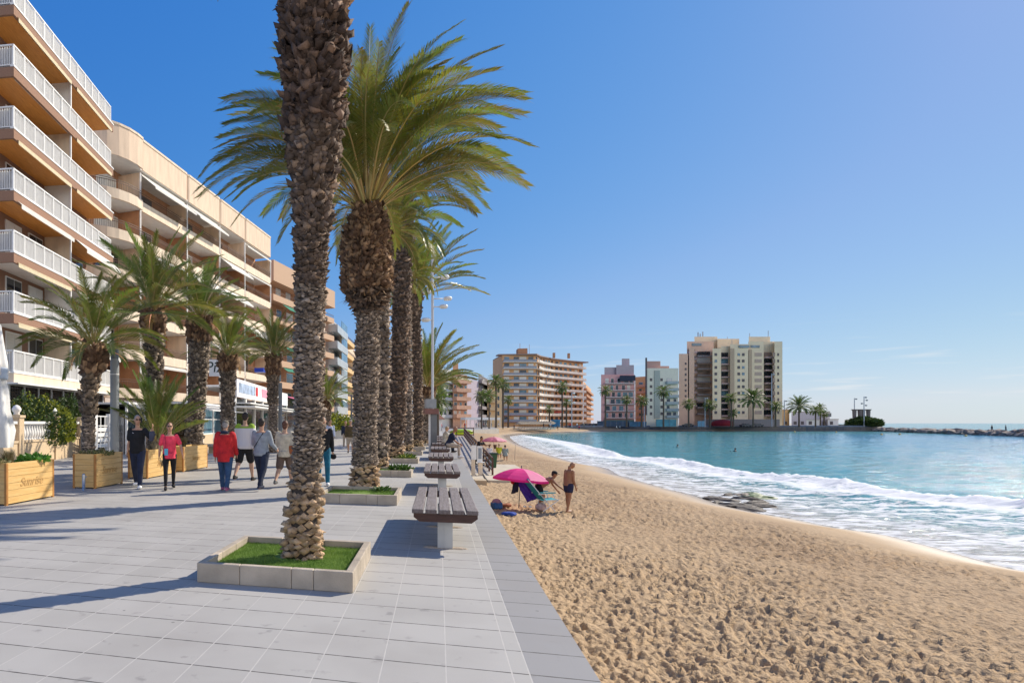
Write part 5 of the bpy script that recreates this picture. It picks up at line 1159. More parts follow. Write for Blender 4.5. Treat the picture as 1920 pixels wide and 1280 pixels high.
# ------------------------------------------------------------------ stone beds with turf
STONEC = M('cast_stone', (.44,.37,.285), .85, .22, 3, .35, 60); TURF = M('artificial_turf', (.09,.16,.02), .8, .3, 60, col2=(.20,.30,.05)); TURFB = M('turf_blade', (.12,.22,.03), .6, .3, 5, trans=.2, col2=(.24,.36,.07)); SOIL = M('soil', (.09,.06,.04), .95)
gr_ = random.Random(3)
def stone_bed(v0, label, near, plants=None, mount=None):
    W_, D_, h, t = 1.53, 1.52, .19, .075; root = thing('stone_bed', label, 'planting bed', (-2.28, v0, 0), 0, None if near else 'stone beds around the promenade palms')
    def curb(x0, x1, y0, y1, cuts, horiz):
        for a, b in zip(cuts[:-1], cuts[1:]):
            m = MB(); g = .0015
            if horiz: m.box(a+g, b-g, y0, y1, 0, h)
            else: m.box(x0, x1, a+g, b-g, 0, h)
            o = m.build('kerb_stone', [STONEC], root); bv = o.modifiers.new('bevel', 'BEVEL'); bv.width = .009; bv.segments = 2
    curb(0, 0, 0, t, [0, .44, .95, 1.16, W_], True); curb(0, 0, D_-t, D_, [0, .5, 1.0, W_], True)
    curb(0, t, 0, 0, [t, .55, 1.0, D_-t], False); curb(W_-t, W_, 0, 0, [t, .52, 1.02, D_-t], False)
    m = MB(); m.box(t, W_-t, t, D_-t, .0, .115); g = m.build('turf', [TURF], root)
    if near:
        bl = MB()
        for i in range(26000 if near == 1 else 7000):
            x = gr_.uniform(t+.005, W_-t-.005); y = gr_.uniform(t+.005, D_-t-.005)
            if math.hypot(x-W_/2, y-D_*.56) < .20: continue
            a = gr_.uniform(0, 6.28); l = gr_.uniform(.016, .034); w_ = .0022 if near == 1 else .004; dx, dy = math.cos(a)*w_, math.sin(a)*w_; ox, oy = gr_.uniform(-.012,.012), gr_.uniform(-.012,.012)
            bl.tri((x-dx, y-dy, .112), (x+dx, y+dy, .112), (x+ox, y+oy, .112+l))
        tag(bl.build('turf_blades', [TURFB], root), kind='stuff')
    return root
labs = ['nearest stone bed with bright artificial turf around the near palm', 'second stone bed with turf around the shaggy headed palm', 'third stone bed, a tuft of weeds in its far corner', 'fourth stone bed with overgrown green corner', 'fifth stone bed seen edge on behind the fourth', 'sixth stone bed by the bushy palm', 'seventh stone bed farther along the row']
WEED = M('weed_leaf', (.06,.12,.02), .5, .3, 5, trans=.2)
def clump(name, label, cat, loc, rad, hgt, n, ln, wd, mats, seed=0, group=None, ratio=0.0, parent=None):
    r = random.Random(seed); mb = MB()
    for i in range(n):
        a = r.uniform(0, 6.28); q = r.random()**.5; z = r.random(); x, y = math.cos(a)*rad*q, math.sin(a)*rad*q; c = Vector((x, y, z*hgt*(1-.5*q)))
        d = Vector((r.uniform(-1,1)+x/rad*.6, r.uniform(-1,1)+y/rad*.6, r.uniform(.1,1.1))).normalized(); s = d.cross(Vector((r.uniform(-1,1), r.uniform(-1,1), .3))).normalized(); l = ln*r.uniform(.6,1.3); w_ = wd*r.uniform(.6,1.2)
        m = 0 if r.random() > ratio or len(mats) < 2 else 1
        nb = len(mb.v); mb.v += [tuple(c), tuple(c+d*l*.5+s*w_), tuple(c+d*l), tuple(c+d*l*.5-s*w_)]; mb.face((nb, nb+1, nb+2, nb+3), m)
    if parent is None: return tag(mb.build(name, mats, loc=loc), label, cat, group)
    return mb.build(name, mats, parent, loc=loc)
for i, lb in enumerate(labs):
    v0 = 4.96+i*6.17 if i else 4.22+.0
    v0 = [5.59-.0, 11.75, 17.92, 24.1, 30.3, 36.45, 42.6][i]
    stone_bed(v0, lb, 1 if i == 0 else 2 if i < 3 else 0)
clump('weed_tuft', 'small weed tuft growing in the far corner of the second stone bed', 'weed', (-1.15, 13.0, .12), .16, .08, 90, .10, .02, [WEED], 1)
clump('weed_tuft', 'leafy weed spreading over the far right corner of the third stone bed', 'weed', (-1.1, 18.9, .12), .32, .16, 260, .14, .03, [WEED], 2)
clump('weed_tuft', 'bright green plant at the foot of the palm in the fourth stone bed', 'weed', (-1.45, 24.9, .12), .5, .2, 380, .2, .03, [WEED, M('yellow_leaf', (.30,.32,.04), .5, .2, 5, trans=.2)], 3, ratio=.4)
# ------------------------------------------------------------------ benches
OAK = M('weathered_plank', (.13,.095,.085), .55, .35, 3, .6, 14, stretch=(14,1.2,8), col2=(.24,.20,.19), spec=.5); OAKD = M('dark_red_timber', (.075,.036,.026), .55, .3, 4, .4, 20, stretch=(1.5,8,8)); ZINC = M('galvanised_post', (.50,.50,.49), .45, .08, 4, metal=.4)
def bench():
    r_ = thing('slatted_bench', 'nearest slatted bench, its weathered planks and dark timber end facing the camera', 'bench', (-.315, 7.72, 0), 0, None); W_, L_ = .79, 2.72
    for i in range(5):
        m = MB(); x = i*(W_+.012)/5; m.box(x, x+.136, 0, L_, .445, .50); o = m.build('plank', [OAK], r_); b = o.modifiers.new('bevel', 'BEVEL'); b.width = .008
    for y in (.015, L_-.075):
        m = MB(); m.v += [(.02, y, .444), (W_-.02, y, .444), (W_-.02, y, .40), (W_-.09, y, .345), (.09, y, .345), (.02, y, .40)]; k = 6
        m.v += [(a, b+.06, c) for a, b, c in m.v[:6]]; m.face(tuple(range(k))); m.face(tuple(reversed(range(k, 2*k))))
        for i in range(k): j = (i+1) % k; m.face((j, i, i+k, j+k))
        m.build('end_beam', [OAKD], r_)
    for x in (.16, W_-.22): m = MB(); m.box(x, x+.06, .08, L_-.08, .35, .444); m.build('side_beam', [OAKD], r_)
    for y in (.16, 1.75):
        m = MB(); m.box(.305, .485, y, y+.10, 0, .344); m.box(.385, .405, y-.006, y, .0, .344); m.build('post', [ZINC], r_)
        m = MB(); m.box(.19, .60, y-.02, y+.12, 0.0, .006); m.ell((.22, y+.03, .0), (.10,.05,.02), 10, 6); m.ell((.56, y+.04, .0), (.11,.05,.02), 10, 6); m.build('footing', [M('mortar', (.42,.34,.26), .9, .2, 20, .5, 60)], r_)
    return r_
B0 = bench(); bl_ = ['second slatted bench from the camera', 'third slatted bench from the camera', 'fourth slatted bench, with the bald man sitting on its end', 'fifth slatted bench, behind the bald man', 'sixth slatted bench along the sea edge', 'seventh slatted bench along the sea edge', 'farthest slatted bench, beyond the man in navy']
for i, lb in enumerate(bl_): copy_tree(B0, (-.315, 7.72+6.17*(i+1), 0), 0, lb)
for o in [o for o in bpy.data.objects if o.name.startswith('slatted_bench')]: o['group'] = 'benches along the sea edge'
# ------------------------------------------------------------------ wooden planters
PINE = M('varnished_pine', (.60,.36,.12), .5, .18, 2.2, .25, 12, stretch=(1,1,9), col2=(.72,.48,.20)); PINED = M('orange_stained_edge', (.42,.19,.05), .5, .2, 4)
def text_mesh(txt, size, depth, shear=0.0):
    cu = bpy.data.curves.new('letters', 'FONT'); cu.body = txt; cu.size = size; cu.extrude = depth; cu.shear = shear; cu.align_x = 'CENTER'; cu.align_y = 'CENTER'
    o = bpy.data.objects.new('letters', cu); sc.collection.objects.link(o); dg = bpy.context.evaluated_depsgraph_get(); me = bpy.data.meshes.new_from_object(o.evaluated_get(dg)); bpy.data.objects.remove(o); return me
def letters(txt, size, mat, parent, loc, rot, shear=0.0, depth=.004):
    me = text_mesh(txt, size, depth, shear); me.materials.clear(); me.materials.append(mat); me.name = 'lettering'; o = bpy.data.objects.new('lettering', me); sc.collection.objects.link(o); o.parent = parent; o.location = loc; o.rotation_euler = rot; return o
def planter(label, v0, ln, dp=.60, h=.80, u=-8.45, text=True):
    U_ = (101-822)*1.496/138
    r_ = thing('wooden_planter', label, 'planter', (U_, v0, 0), 0, 'wooden planters lining the cafe side')
    m = MB(); n = 6; hh = h/n
    for i in range(n):
        z = .03+i*hh*.97; g = hh*.97-.006
        m.box(-.03, 0, 0, ln, z, z+g); m.box(-dp, -dp+.03, 0, ln, z, z+g); m.box(-dp+.03, -.03, 0, .03, z, z+g); m.box(-dp+.03, -.03, ln-.03, ln, z, z+g)
    m.build('planking', [PINE], r_)
    for x, y in ((-.045,.0),(-dp+.0,.0),(-.045,ln-.045),(-dp,ln-.045)):
        m = MB(); m.box(x-.004 if x < -.1 else x, x+.049, y-.006 if y < .1 else y, y+.045 if y < .1 else y+.051, 0, h-.01); m.build('corner_post', [PINED], r_)
    m = MB(); m.box(-dp+.03, -.03, .03, ln-.03, .05, h-.08); m.build('soil', [SOIL], r_)
    if text: letters('Sunrise', .24, M('burnt_lettering', (.47,.28,.10), .7), r_, (.004, ln*.5, h*.5), (R(90), 0, R(90)), .35)
    return r_
vv = lambda px: None
def vof(px, py): return G(px, py).y
v_a, v_b = vof(12, 948), vof(101, 931); L0 = v_b-v_a
planter('nearest wooden planter at the left edge, grasses and a lettuce green succulent in it', v_a, L0)
va, vb = vof(175, 916), vof(234, 906.5); planter('second wooden planter with low feather grass, beside the metal bollard', va, vb-va, h=.82)
planter('third wooden planter behind the woman in coral, holding the low palm', vof(262, 897), 1.9, h=.80)
planter('fourth wooden planter at the right end of the planter row', vof(322, 884), 2.1, h=.80)
U_ = (101-822)*1.496/138
GRASSP = M('feather_grass', (.34,.27,.12), .7, .3, 4, trans=.25); SUCC = M('succulent_leaf', (.10,.26,.03), .4, .2, 4, trans=.15); HERB = M('low_herb', (.10,.12,.04), .7, .3, 4)
def tuft(loc, n, h, seed, label, mats=None, w_=.004, spread=.5):
    r = random.Random(seed); mb = MB()
    for i in range(n):
        a = r.uniform(0, 6.28); x, y = r.uniform(-.05,.05), r.uniform(-.08,.08); l = h*r.uniform(.6,1.2); d = Vector((math.cos(a)*spread*r.random(), math.sin(a)*spread*r.random(), 1)); p0 = Vector((x,y,0)); p1 = p0+d*l*.5; p2 = p1+Vector((d.x*1.6, d.y*1.6, .6))*l*.5; s = Vector((-math.sin(a), math.cos(a), 0))*w_
        nb = len(mb.v); mb.v += [tuple(p0-s), tuple(p0+s), tuple(p1+s), tuple(p1-s), tuple(p2)]; mb.face((nb,nb+1,nb+2,nb+3)); mb.face((nb+3,nb+2,nb+4))
    return tag(mb.build('grass_tuft', mats or [GRASSP], loc=loc), label, 'plant')
tuft((U_-.25, v_a+L0*.25, .74), 380, .34, 1, 'blond feather grass in the middle of the nearest planter')
clump('succulent', 'bright green succulent rosettes at the right end of the nearest planter', 'plant', (U_-.25, v_a+L0*.78, .74), .30, .16, 420, .10, .035, [SUCC], 5)
clump('low_plant', 'dry low plants at the left end of the nearest planter', 'plant', (U_-.3, v_a+.1, .74), .22, .12, 260, .10, .02, [HERB, GRASSP], 6, ratio=.5)
tuft((U_-.3, vb-.5, .76), 330, .22, 2, 'short dry grass at the right end of the second planter')
clump('low_plant', 'dark creeping plants filling the second planter', 'plant', (U_-.3, va+.55, .76), .40, .10, 480, .10, .02, [HERB, GRASSP], 7, ratio=.3)
tuft((U_-.3, vof(340, 881), .74), 380, .42, 3, 'tall dry grass tuft in the fourth planter')
# ------------------------------------------------------------------ posts and masts
STEEL = M('brushed_steel', (.42,.44,.46), .35, .1, 5, metal=.8); DGREY = M('dark_grey_steel', (.16,.17,.18), .45, .1, 5, metal=.5); LG2 = M('grey_paint', (.30,.32,.33), .5, .08, 5)
p = G(157, 919); r_ = thing('bollard', 'short steel bollard in front of the second wooden planter', 'bollard', p); m = MB(); m.lathe([(.05,0),(.05,.005),(.036,.01),(.036,.36),(.03,.385),(.001,.39)], 14); m.build('post', [STEEL], r_, smooth=True); m = MB(); m.box(.0, .075, -.012, .012, .30, .335); m.build('hook', [STEEL], r_)
p = P(215, 17.2); r_ = thing('lamp_post', 'thick grey tubular lamp post left of the man in black', 'lamp post', (p.x, p.y, 0))
m = MB(); m.lathe([(.14,0),(.14,.02),(.125,.03),(.125,3.3),(.11,3.31),(.11,3.35)], 18); m.build('lower_tube', [LG2], r_, smooth=False); m = MB(); m.lathe([(.112,3.35),(.112,3.72)], 18); m.build('collar', [DGREY], r_)
m = MB(); m.lathe([(.127,2.9),(.127,2.93)], 18); m.build('ring', [WHITE], r_)
p = P(748/1.0-9.5+0, 30); 
for px_, Z_, hpx, lab in ((517.5+8, 31.5, 718, 'slim dark lamp column right of the slim palm by the banner shop'), (659, 66, 740, 'thin black lamp column between the trunks farther along')):
    p = P(px_, Z_); r_ = thing('lamp_column', lab, 'lamp post', p); m = MB(); m.lathe([(.10,0),(.10,zat(hpx, Z_)),(.06,zat(hpx, Z_)+.02)], 12); m.build('column', [DGREY], r_)
# tall mast with floodlights and cameras
def mast(px_, Z_, ytop, label, heads, wd=.11, group=None):
    p = P(px_, Z_); r_ = thing('floodlight_mast', label, 'mast', p, R(YAW), group); h = zat(ytop, Z_); m = MB(); m.lathe([(wd*1.4,0),(wd,.6),(wd,h)], 12); m.build('pole', [M('pale_mast', (.62,.63,.64), .4, .06, 3)], r_)
    for (dx, y_) in heads:
        z = zat(y_, Z_); m = MB(); m.bar((0,0,z), (dx*.5,0,z), .05); m.lathe([(.02,-.10),(.20,-.08),(.24,.02),(.18,.10),(.05,.12)], 12, c=(dx*.75,-.02,z)); m.build('floodlight', [WHITE], r_, smooth=True)
    return r_
mast(811, 33.5, 473, 'tall white mast with round floodlights rising behind the leaning palm crown', [(.9,520),(1.1,560),(-.4,548),(.8,575),(-.5,600)], .07)
p = P(806, 33); r_ = thing('control_cabinet', 'pale electric cabinet mounted over a brown box beside the mast', 'cabinet', p, R(YAW)); m = MB(); m.box(-.24, .30, -.2, .2, zat(765, 33), zat(748, 33)); m.build('cabinet', [LG2], r_); m = MB(); m.box(-.3, .42, -.25, .25, zat(776, 33), zat(766, 33)); m.build('box', [M('brown_box', (.22,.10,.08), .6)], r_); m = MB(); m.box(-.06, .06, -.06, .06, 0, zat(776, 33)); m.build('post', [WHITE], r_); m = MB(); m.box(.03, .36, -.1, .1, 0, zat(776, 33)); m.build('panel', [DGREY], r_)
# ------------------------------------------------------------------ closed white parasol at the left edge
p = P(-9, 12.6); r_ = thing('closed_parasol', 'folded white cafe parasol at the left edge of the picture', 'parasol', (p.x, p.y, 0), 0)
PW = M('parasol_canvas', (.80,.79,.76), .8, .08, 3, .3, 30, trans=.15); mb = MB(); n = 26; rings = [(3.62,.04),(3.55,.10),(3.1,.16),(2.8,.20),(2.56,.23),(2.5,.18),(2.2,.23),(1.8,.26),(1.4,.32),(1.05,.30)]
for z, rr in rings:
    for j in range(n):
        a = 2*math.pi*j/n; q = rr*(1+.22*math.sin(a*6+z*2)+.10*math.sin(a*11+z*5)); dz = .10*math.sin(a*6) if z < 1 else 0; mb.v.append((q*math.cos(a), q*math.sin(a), z+dz))
for i in range(len(rings)-1):
    for j in range(n): j2 = (j+1) % n; mb.face((i*n+j, (i+1)*n+j, (i+1)*n+j2, i*n+j2))
mb.build('canopy', [PW], r_, smooth=True); m = MB(); m.lathe([(.24,2.45),(.25,2.48),(.25,2.66),(.24,2.69)], 20, caps=False); m.build('strap', [M('strap_blue_grey', (.40,.46,.54), .6)], r_); m = MB(); m.lathe([(.03,0),(.03,3.7)], 10); m.build('pole', [WHITE], r_); m = MB(); m.box(-.35,.35,-.35,.35,0,.09); m.build('base', [DGREY], r_)
# ------------------------------------------------------------------ garden wall with balusters, hedges, gates in front of block 1
WALLB = M('buff_brick', (.62,.47,.30), .85, .15, 18, .4, 40, stretch=(1,1,4))
A = P(8, 21.5); B = P(153, 29.5)
r_, Lw = bldg('garden_wall', 'low buff brick garden wall topped with white balusters and brick piers', A, B, 'wall')
m = MB(); m.box(0, Lw, 0, .28, 0, .82); m.box(-.02, Lw, -.04, .32, .82, .90); m.build('brick_base', [WALLB], r_)
piers = [0, Lw*.16, Lw*.60, Lw-.1]
for x in piers: m = MB(); m.box(x-.2, x+.2, -.06, .34, 0, 1.75); m.box(x-.24, x+.24, -.1, .38, 1.75, 1.85); m.build('pier', [WALLB], r_); 
for x in piers[:3]:
    m = MB(); m.lathe([(.08,0),(.12,.03),(.10,.08),(.16,.16),(.17,.24),(.10,.34),(.02,.38)], 12, c=(x,.14,1.85)); m.build('ball_finial', [WRENDER], r_, smooth=True)
prof = [(.07,0),(.07,.03),(.04,.07),(.055,.12),(.085,.22),(.08,.32),(.045,.45),(.04,.52),(.06,.58),(.07,.62)]
bm = MB(); bm.lathe(prof, 10); bmesh_ = bm.mesh('baluster', [WRENDER], True)
x = .45
while x < Lw-.3:
    if all(abs(x-q) > .3 for q in piers):
        o = bpy.data.objects.new('baluster', bmesh_); sc.collection.objects.link(o); o.parent = r_; o.location = (x, .14, .90)
    x += .24
m = MB(); m.box(.2, Lw-.2, 0, .28, 1.52, 1.62); m.build('handrail', [WRENDER], r_)
HED = M('hedge_leaf', (.05,.085,.018), .55, .35, 3, trans=.2); HEDY = M('yellow_hedge_leaf', (.28,.30,.03), .5, .3, 3, trans=.25)
hp_ = lambda px, Z: P(px, Z)
clump('garden_shrub', 'dark green shrub over the left part of the garden wall', 'shrub', (*hp_(52, 26.2).xy, .6), 1.5, 2.4, 6500, .17, .055, [HED, HEDY], 11, ratio=.15)
clump('garden_shrub', 'yellow green shrub spilling through the balusters', 'shrub', (*hp_(84, 27.3).xy, .7), 1.3, 2.2, 5500, .16, .05, [HEDY, HED], 12, ratio=.3)
clump('garden_shrub', 'round dark shrub between the yellow shrub and the small palm', 'shrub', (*hp_(128, 30.2).xy, .6), 1.25, 2.5, 5500, .17, .055, [HED], 13)
A = P(176, 28.5); B = P(232, 31.5); r_, Lg = bldg('entrance_gate', 'white slatted metal gate between white pillars behind the lamp post', A, B, 'gate')
for x in (0, Lg*.5, Lg): m = MB(); m.box(x-.18, x+.18, -.1, .1, 0, 2.0); m.build('gate_pillar', [WRENDER], r_)
for x0, x1 in ((.2, Lg*.5-.2), (Lg*.5+.2, Lg-.2)):
    m = MB(); 
    for z in (.15,.4,.65,.9,1.15): m.box(x0, x1, -.02, .02, z, z+.19)
    for z in (1.4, 1.85): m.box(x0, x1, -.02, .02, z, z+.05)
    i = x0
    while i < x1: m.box(i, i+.05, -.015, .015, .1, 1.9); i += .42
    m.build('gate_leaf', [WHITE], r_)
# ------------------------------------------------------------------ cafe pavilions along block 2
def pavilion(px0, Z0, px1, Z1, label, h=2.7, dp=2.6, roof=True, canopy=True, wall=.85, wmat=None):
    A = P(px0, Z0); B = P(px1, Z1); r_, L_ = bldg('cafe_pavilion', label, A, B, 'cafe terrace'); n = max(2, int(L_/1.9))
    m = MB(); m.box(0, L_, 0, .10, 0, wall); m.build('low_wall', [wmat or BRICKL], r_)
    for i in range(n+1):
        x = i*L_/n; m = MB(); m.box(x-.05, x+.05, -.03, .07, 0, h); m.build('post', [WHITE], r_)
    for i in range(n):
        x0, x1 = i*L_/n+.05, (i+1)*L_/n-.05; f = MB(); f.box(x0, x1, .0, .045, wall, wall+.06); f.box(x0, x1, .0, .045, h-.10, h-.02); f.box(x0, x1, 0, .045, wall+.85, wall+.90); fo = f.build('window_frame', [WHITE], r_)
        g = MB(); g.box(x0, x1, .05, .065, wall, h-.05); g.build('pane', [GL2 if i % 3 else GL], fo)
    if roof:
        m = MB(); m.box(-.1, L_+.1, -.15, dp, h, h+.10); m.build('roof', [WRENDER], r_)
    if canopy:
        k = MB()
        for i in range(int(L_/.35)): x = i*.35; k.bar((x, -1.1, h-.35), (x, .3, h+.14), .05)
        k.bar((0, -1.1, h-.35), (L_, -1.1, h-.35), .06); k.bar((0, -.55, h-.15), (L_, -.55, h-.15), .06); k.build('canopy_slats', [WHITE], r_)
    m = MB(); m.box(0, L_, dp-.1, dp, 0, h); m.build('back_wall', [DARK], r_)
    return r_, L_
pavilion(238, 30.5, 350, 39, 'white framed glazed cafe terrace behind the coral woman with blue banners in its windows', 2.5)
pavilion(357, 33, 434, 42, 'white glass cafe entrance with sloping slatted canopy under the Piz sign', 2.6, wall=.9, wmat=WALLB)
# banner shop
A = P(441, 39); B = P(537, 60); r_, L_ = bldg('banner_shop', 'white framed shop with a pink and white banner over tall windows', A, B, 'shop')
hb0, hb1 = zat(723, 40), zat(712-2, 40)+.3
m = MB(); m.box(0, L_, 0, 3, hb0-.1, hb0+.02); m.build('roof', [WRENDER], r_)
m = MB(); m.box(.0, L_, -.12, -.02, hb0-.75, hb0+.40); m.build('banner', [M('banner_white', (.80,.78,.78), .6)], r_)
for x0, x1, mt in ((.5, 5.6, M('banner_blue_grey', (.34,.42,.55), .6, .5, 3)), (8.2, 11.2, M('banner_pink', (.75,.30,.38), .6, .1, 3)), (5.9, 6.6, RED)):
    m = MB(); m.box(x0, x1, -.145, -.125, hb0-.45, hb0+.18); m.build('banner_print', [mt], r_)
n = 7
for i in range(n+1): x = i*L_/n; m = MB(); m.box(x-.13, x+.13, -.05, .2, 0, hb0-.75); m.build('post', [WRENDER], r_)
for i in range(n):
    m = MB(); m.box(i*L_/n+.14, (i+1)*L_/n-.14, .06, .09, .9, hb0-.8); m.build('pane', [GL], r_); m = MB(); m.box(i*L_/n+.14, (i+1)*L_/n-.14, 0, .10, 0, .9); m.build('low_wall', [WALLB], r_)
m = MB(); m.box(0, L_, -1.3, .0, 2.55, 2.65); m.box(0, L_, -1.0, .0, 2.8, 2.86); m.build('canopy_slats', [WHITE], r_)
# Piz sign
Zs = 31.5; p = P(392, Zs, zat(705, Zs)); r_ = thing('pizzeria_sign', 'white sign board with dark letters Piz, its end hidden behind a palm', 'sign', p, R(YAW)); wS = 44*Zs/FPX; hS = 31*Zs/FPX
m = MB(); m.box(0, wS, 0, .10, 0, hS); m.build('board', [WHITE], r_); letters('Pizza', hS*.92, M('sign_green_black', (.015,.04,.04), .5), r_, (wS*.47, -.006, hS*.52), (R(90), 0, 0), .12)
m = MB(); m.bar((.1,.05,hS), (.1,.05,hS+1.5), .05); m.bar((wS-.1,.05,hS), (wS-.1,.05,hS+1.5), .05); m.build('bracket', [DGREY], r_)
# awnings and shops farther along
for px_, Z_, lab, mt in ((548, 58, 'green shop awning past the banner shop', GREENA), (550, 61, 'pink shop awning above the green one', M('pink_awning', (.55,.12,.22), .7)), (612, 75, 'cream cafe awning between the first two big palms', AWN), (640, 92, 'long white cafe awning farther along', AWNW), (654, 110, 'sand coloured awning at the end of the cafe row', AWN)):
    p = P(px_, Z_); r_ = thing('shop_awning', lab, 'awning', (p.x-1.0, p.y, 0), R(90)); z = 3.0 if 'pink' not in lab else 4.3; mb = MB()
    for o in (0,-.03): mb.quad((0,0,z+o),(5,0,z+o),(5,-2.2,z-.7+o),(0,-2.2,z-.7+o))
    mb.quad((0,-2.2,z-.7),(5,-2.2,z-.7),(5,-2.2,z-.95),(0,-2.2,z-.95)); mb.build('canvas', [mt], r_); m = MB(); m.box(0,5,0,.1,0,z); m.build('shop_front', [GL], r_)
for px_, Z_, s_, lab in ((603, 55, 1.0, 'yellow green shrub beside the cafes right of the near palm'), (632, 62, .9, 'low yellow green shrub in a white box'), (655, 68, .8, 'yellow shrub behind the man in sand shorts')):
    p = P(px_, Z_); r_ = thing('potted_shrub', lab, 'shrub', p); m = MB(); m.box(-.8,.8,-.4,.4,0,.9); m.build('box', [WRENDER], r_); clump('foliage', None, None, (0,0,.8), 1.3*s_, 2.2*s_, 1500, .28, .08, [HEDY, HED], 20+int(px_), ratio=.3, parent=r_)
p = P(384, 31); r_ = thing('stone_bench', 'pale stone bench at the foot of the palm left of the red coat', 'bench', p, R(80)); m = MB(); m.box(-1.2,1.2,-.25,.25,.36,.48); m.build('seat', [STONEC], r_)
for x in (-.8,.8): m = MB(); m.box(x-.12,x+.12,-.2,.2,0,.36); m.build('leg', [STONEC], r_)
p = P(487.5, 46); o = MB(); o.box(-.35,.35,-.3,.3,zat(698,46),zat(690,46)); tag(o.build('water_bottle_stack', [M('blue_plastic', (.01,.04,.35), .3)], loc=(p.x,p.y,0)), 'bright blue canister on the first floor balcony rail', 'canister')
# ------------------------------------------------------------------ ramp to the beach with timber railings
DECK = M('timber_deck', (.34,.31,.29), .8, .2, 3, .3, 20, stretch=(1,9,1)); REDW = M('red_brown_timber', (.10,.04,.03), .6, .3, 5); SLATE = M('grey_rail_panel', (.13,.13,.15), .6, .2, 5)
rt = thing('beach_ramp', 'timber ramp going down from the promenade to the sand with a red brown railing', 'ramp', (.95, 34.5, 0), 0)
v1, v2 = 2.0, 42.0                                     # bottom (near) and top (far) along the wall
m = MB(); W_ = 2.0; n = 90
for i in range(n):
    a = v1+(v2-v1)*i/n; b = v1+(v2-v1)*(i+.93)/n; za = -1.42+1.40*(a-v1)/(v2-v1); zb = -1.42+1.40*(b-v1)/(v2-v1)
    k = len(m.v); m.v += [(.02,a,za),(W_,a,za),(W_,b,zb),(.02,b,zb),(.02,a,za-.06),(W_,a,za-.06),(W_,b,zb-.06),(.02,b,zb-.06)]
    for f in ((0,1,2,3),(7,6,5,4),(0,4,5,1),(1,5,6,2),(2,6,7,3),(3,7,4,0)): m.face(tuple(k+q for q in f))
m.build('deck', [DECK], rt)
m = MB(); m.box(.02, 3.3, v2, v2+2.4, -.07, -.008); m.build('landing', [DECK], rt)
for sx in (W_,):
    for i in range(18):
        a = v1+.2+(v2-v1-.3)*i/17; z = -1.42+1.40*(a-v1)/(v2-v1); m = MB(); m.box(sx-.05, sx+.05, a-.05, a+.05, -1.6, z+1.0); m.build('rail_post', [REDW], rt)
    for h in (.97, .62, .28):
        m = MB(); m.bar((sx, v1+.2, -1.40+h), (sx, v2, .0+h), .05, .11); m.build('rail', [SLATE if h < .9 else REDW], rt)
for i, x in enumerate((.1, 1.2, 2.1, 3.2)):
    m = MB(); m.box(x-.045, x+.045, v2+2.2, v2+2.29, 0, 1.02); m.build('rail_post', [REDW], rt)
for h in (.95, .5, .12): m = MB(); m.box(.1, 3.2, v2+2.215, v2+2.275, h-.05, h+.05); m.build('rail', [REDW], rt)
p = P(894, 34.5); r_ = thing('notice_stand', 'white beach notice stand on a pale pillar by the foot of the ramp', 'sign', (p.x, p.y, -1.45), R(YAW-8))
m = MB(); m.box(-.28, -.10, -.08, .08, 0, .95); m.box(.10, .30, -.08, .08, 0, .80); m.build('pillar', [CREAM], r_)
m = MB(); m.box(-.30, -.02, -.03, .03, .95, 1.75); m.box(.02, .30, -.03, .03, .82, 1.72); m.box(-.02, .42, -.15, .15, .78, .82); m.build('board', [WHITE], r_); m = MB(); m.box(.08, .25, -.045, -.03, 1.0, 1.6); m.build('print', [GREYC], r_)
# concrete pad and step at the ramp's foot
m = MB(); m.box(1.2, 5.2, 33.4, 46.5, -2.2, -1.38); tag(m.build('path', [M('pad_concrete', (.50,.43,.33), .85, .15, 2, .2, 40)]), kind='structure')
m = MB(); m.box(1.75, 2.3, 31.9, 32.9, -1.7, -1.28); tag(m.build('concrete_block', [M('block_concrete', (.46,.36,.24), .85, .15, 2)]), 'loose concrete block at the corner of the pad below the promenade', 'block')
m = MB(); q = [G(896,873,-1.37), G(903,884,-1.37), G(909,895,-1.37), G(914,901,-1.36)]; m.tube([(a.x,a.y,-1.36) for a in q], .03, 6); tag(m.build('rope', [BLACK]), 'dark rope lying across the concrete pad', 'rope')
p = P(921, 40.5); r_ = thing('wheelie_bin', 'green wheeled rubbish bin standing on the sand', 'bin', (p.x, p.y, -1.42), R(YAW)); GREENP = M('green_plastic', (.02,.075,.03), .45, .1, 4)
m = MB(); a, b, h = .24, .30, .95; m.v += [(-a,-a,.04),(a,-a,.04),(a,a,.04),(-a,a,.04),(-b,-b,h),(b,-b,h),(b,b,h),(-b,b,h)]
for f in ((0,3,2,1),(4,5,6,7),(0,1,5,4),(1,2,6,5),(2,3,7,6),(3,0,4,7)): m.face(f)
m.build('tub', [GREENP], r_); m = MB(); m.box(-.34,.34,-.36,.36,h,h+.07); m.tube([(-.3,.38,h+.02),(.3,.38,h+.02)], .02, 6); m.build('lid', [M('dark_green_plastic', (.012,.03,.02), .45)], r_)
for x in (-.2,.2): m = MB(); m.tube([(x-.03,.26,.09),(x+.03,.26,.09)], .09, 12); m.build('wheel', [BLACK], r_)
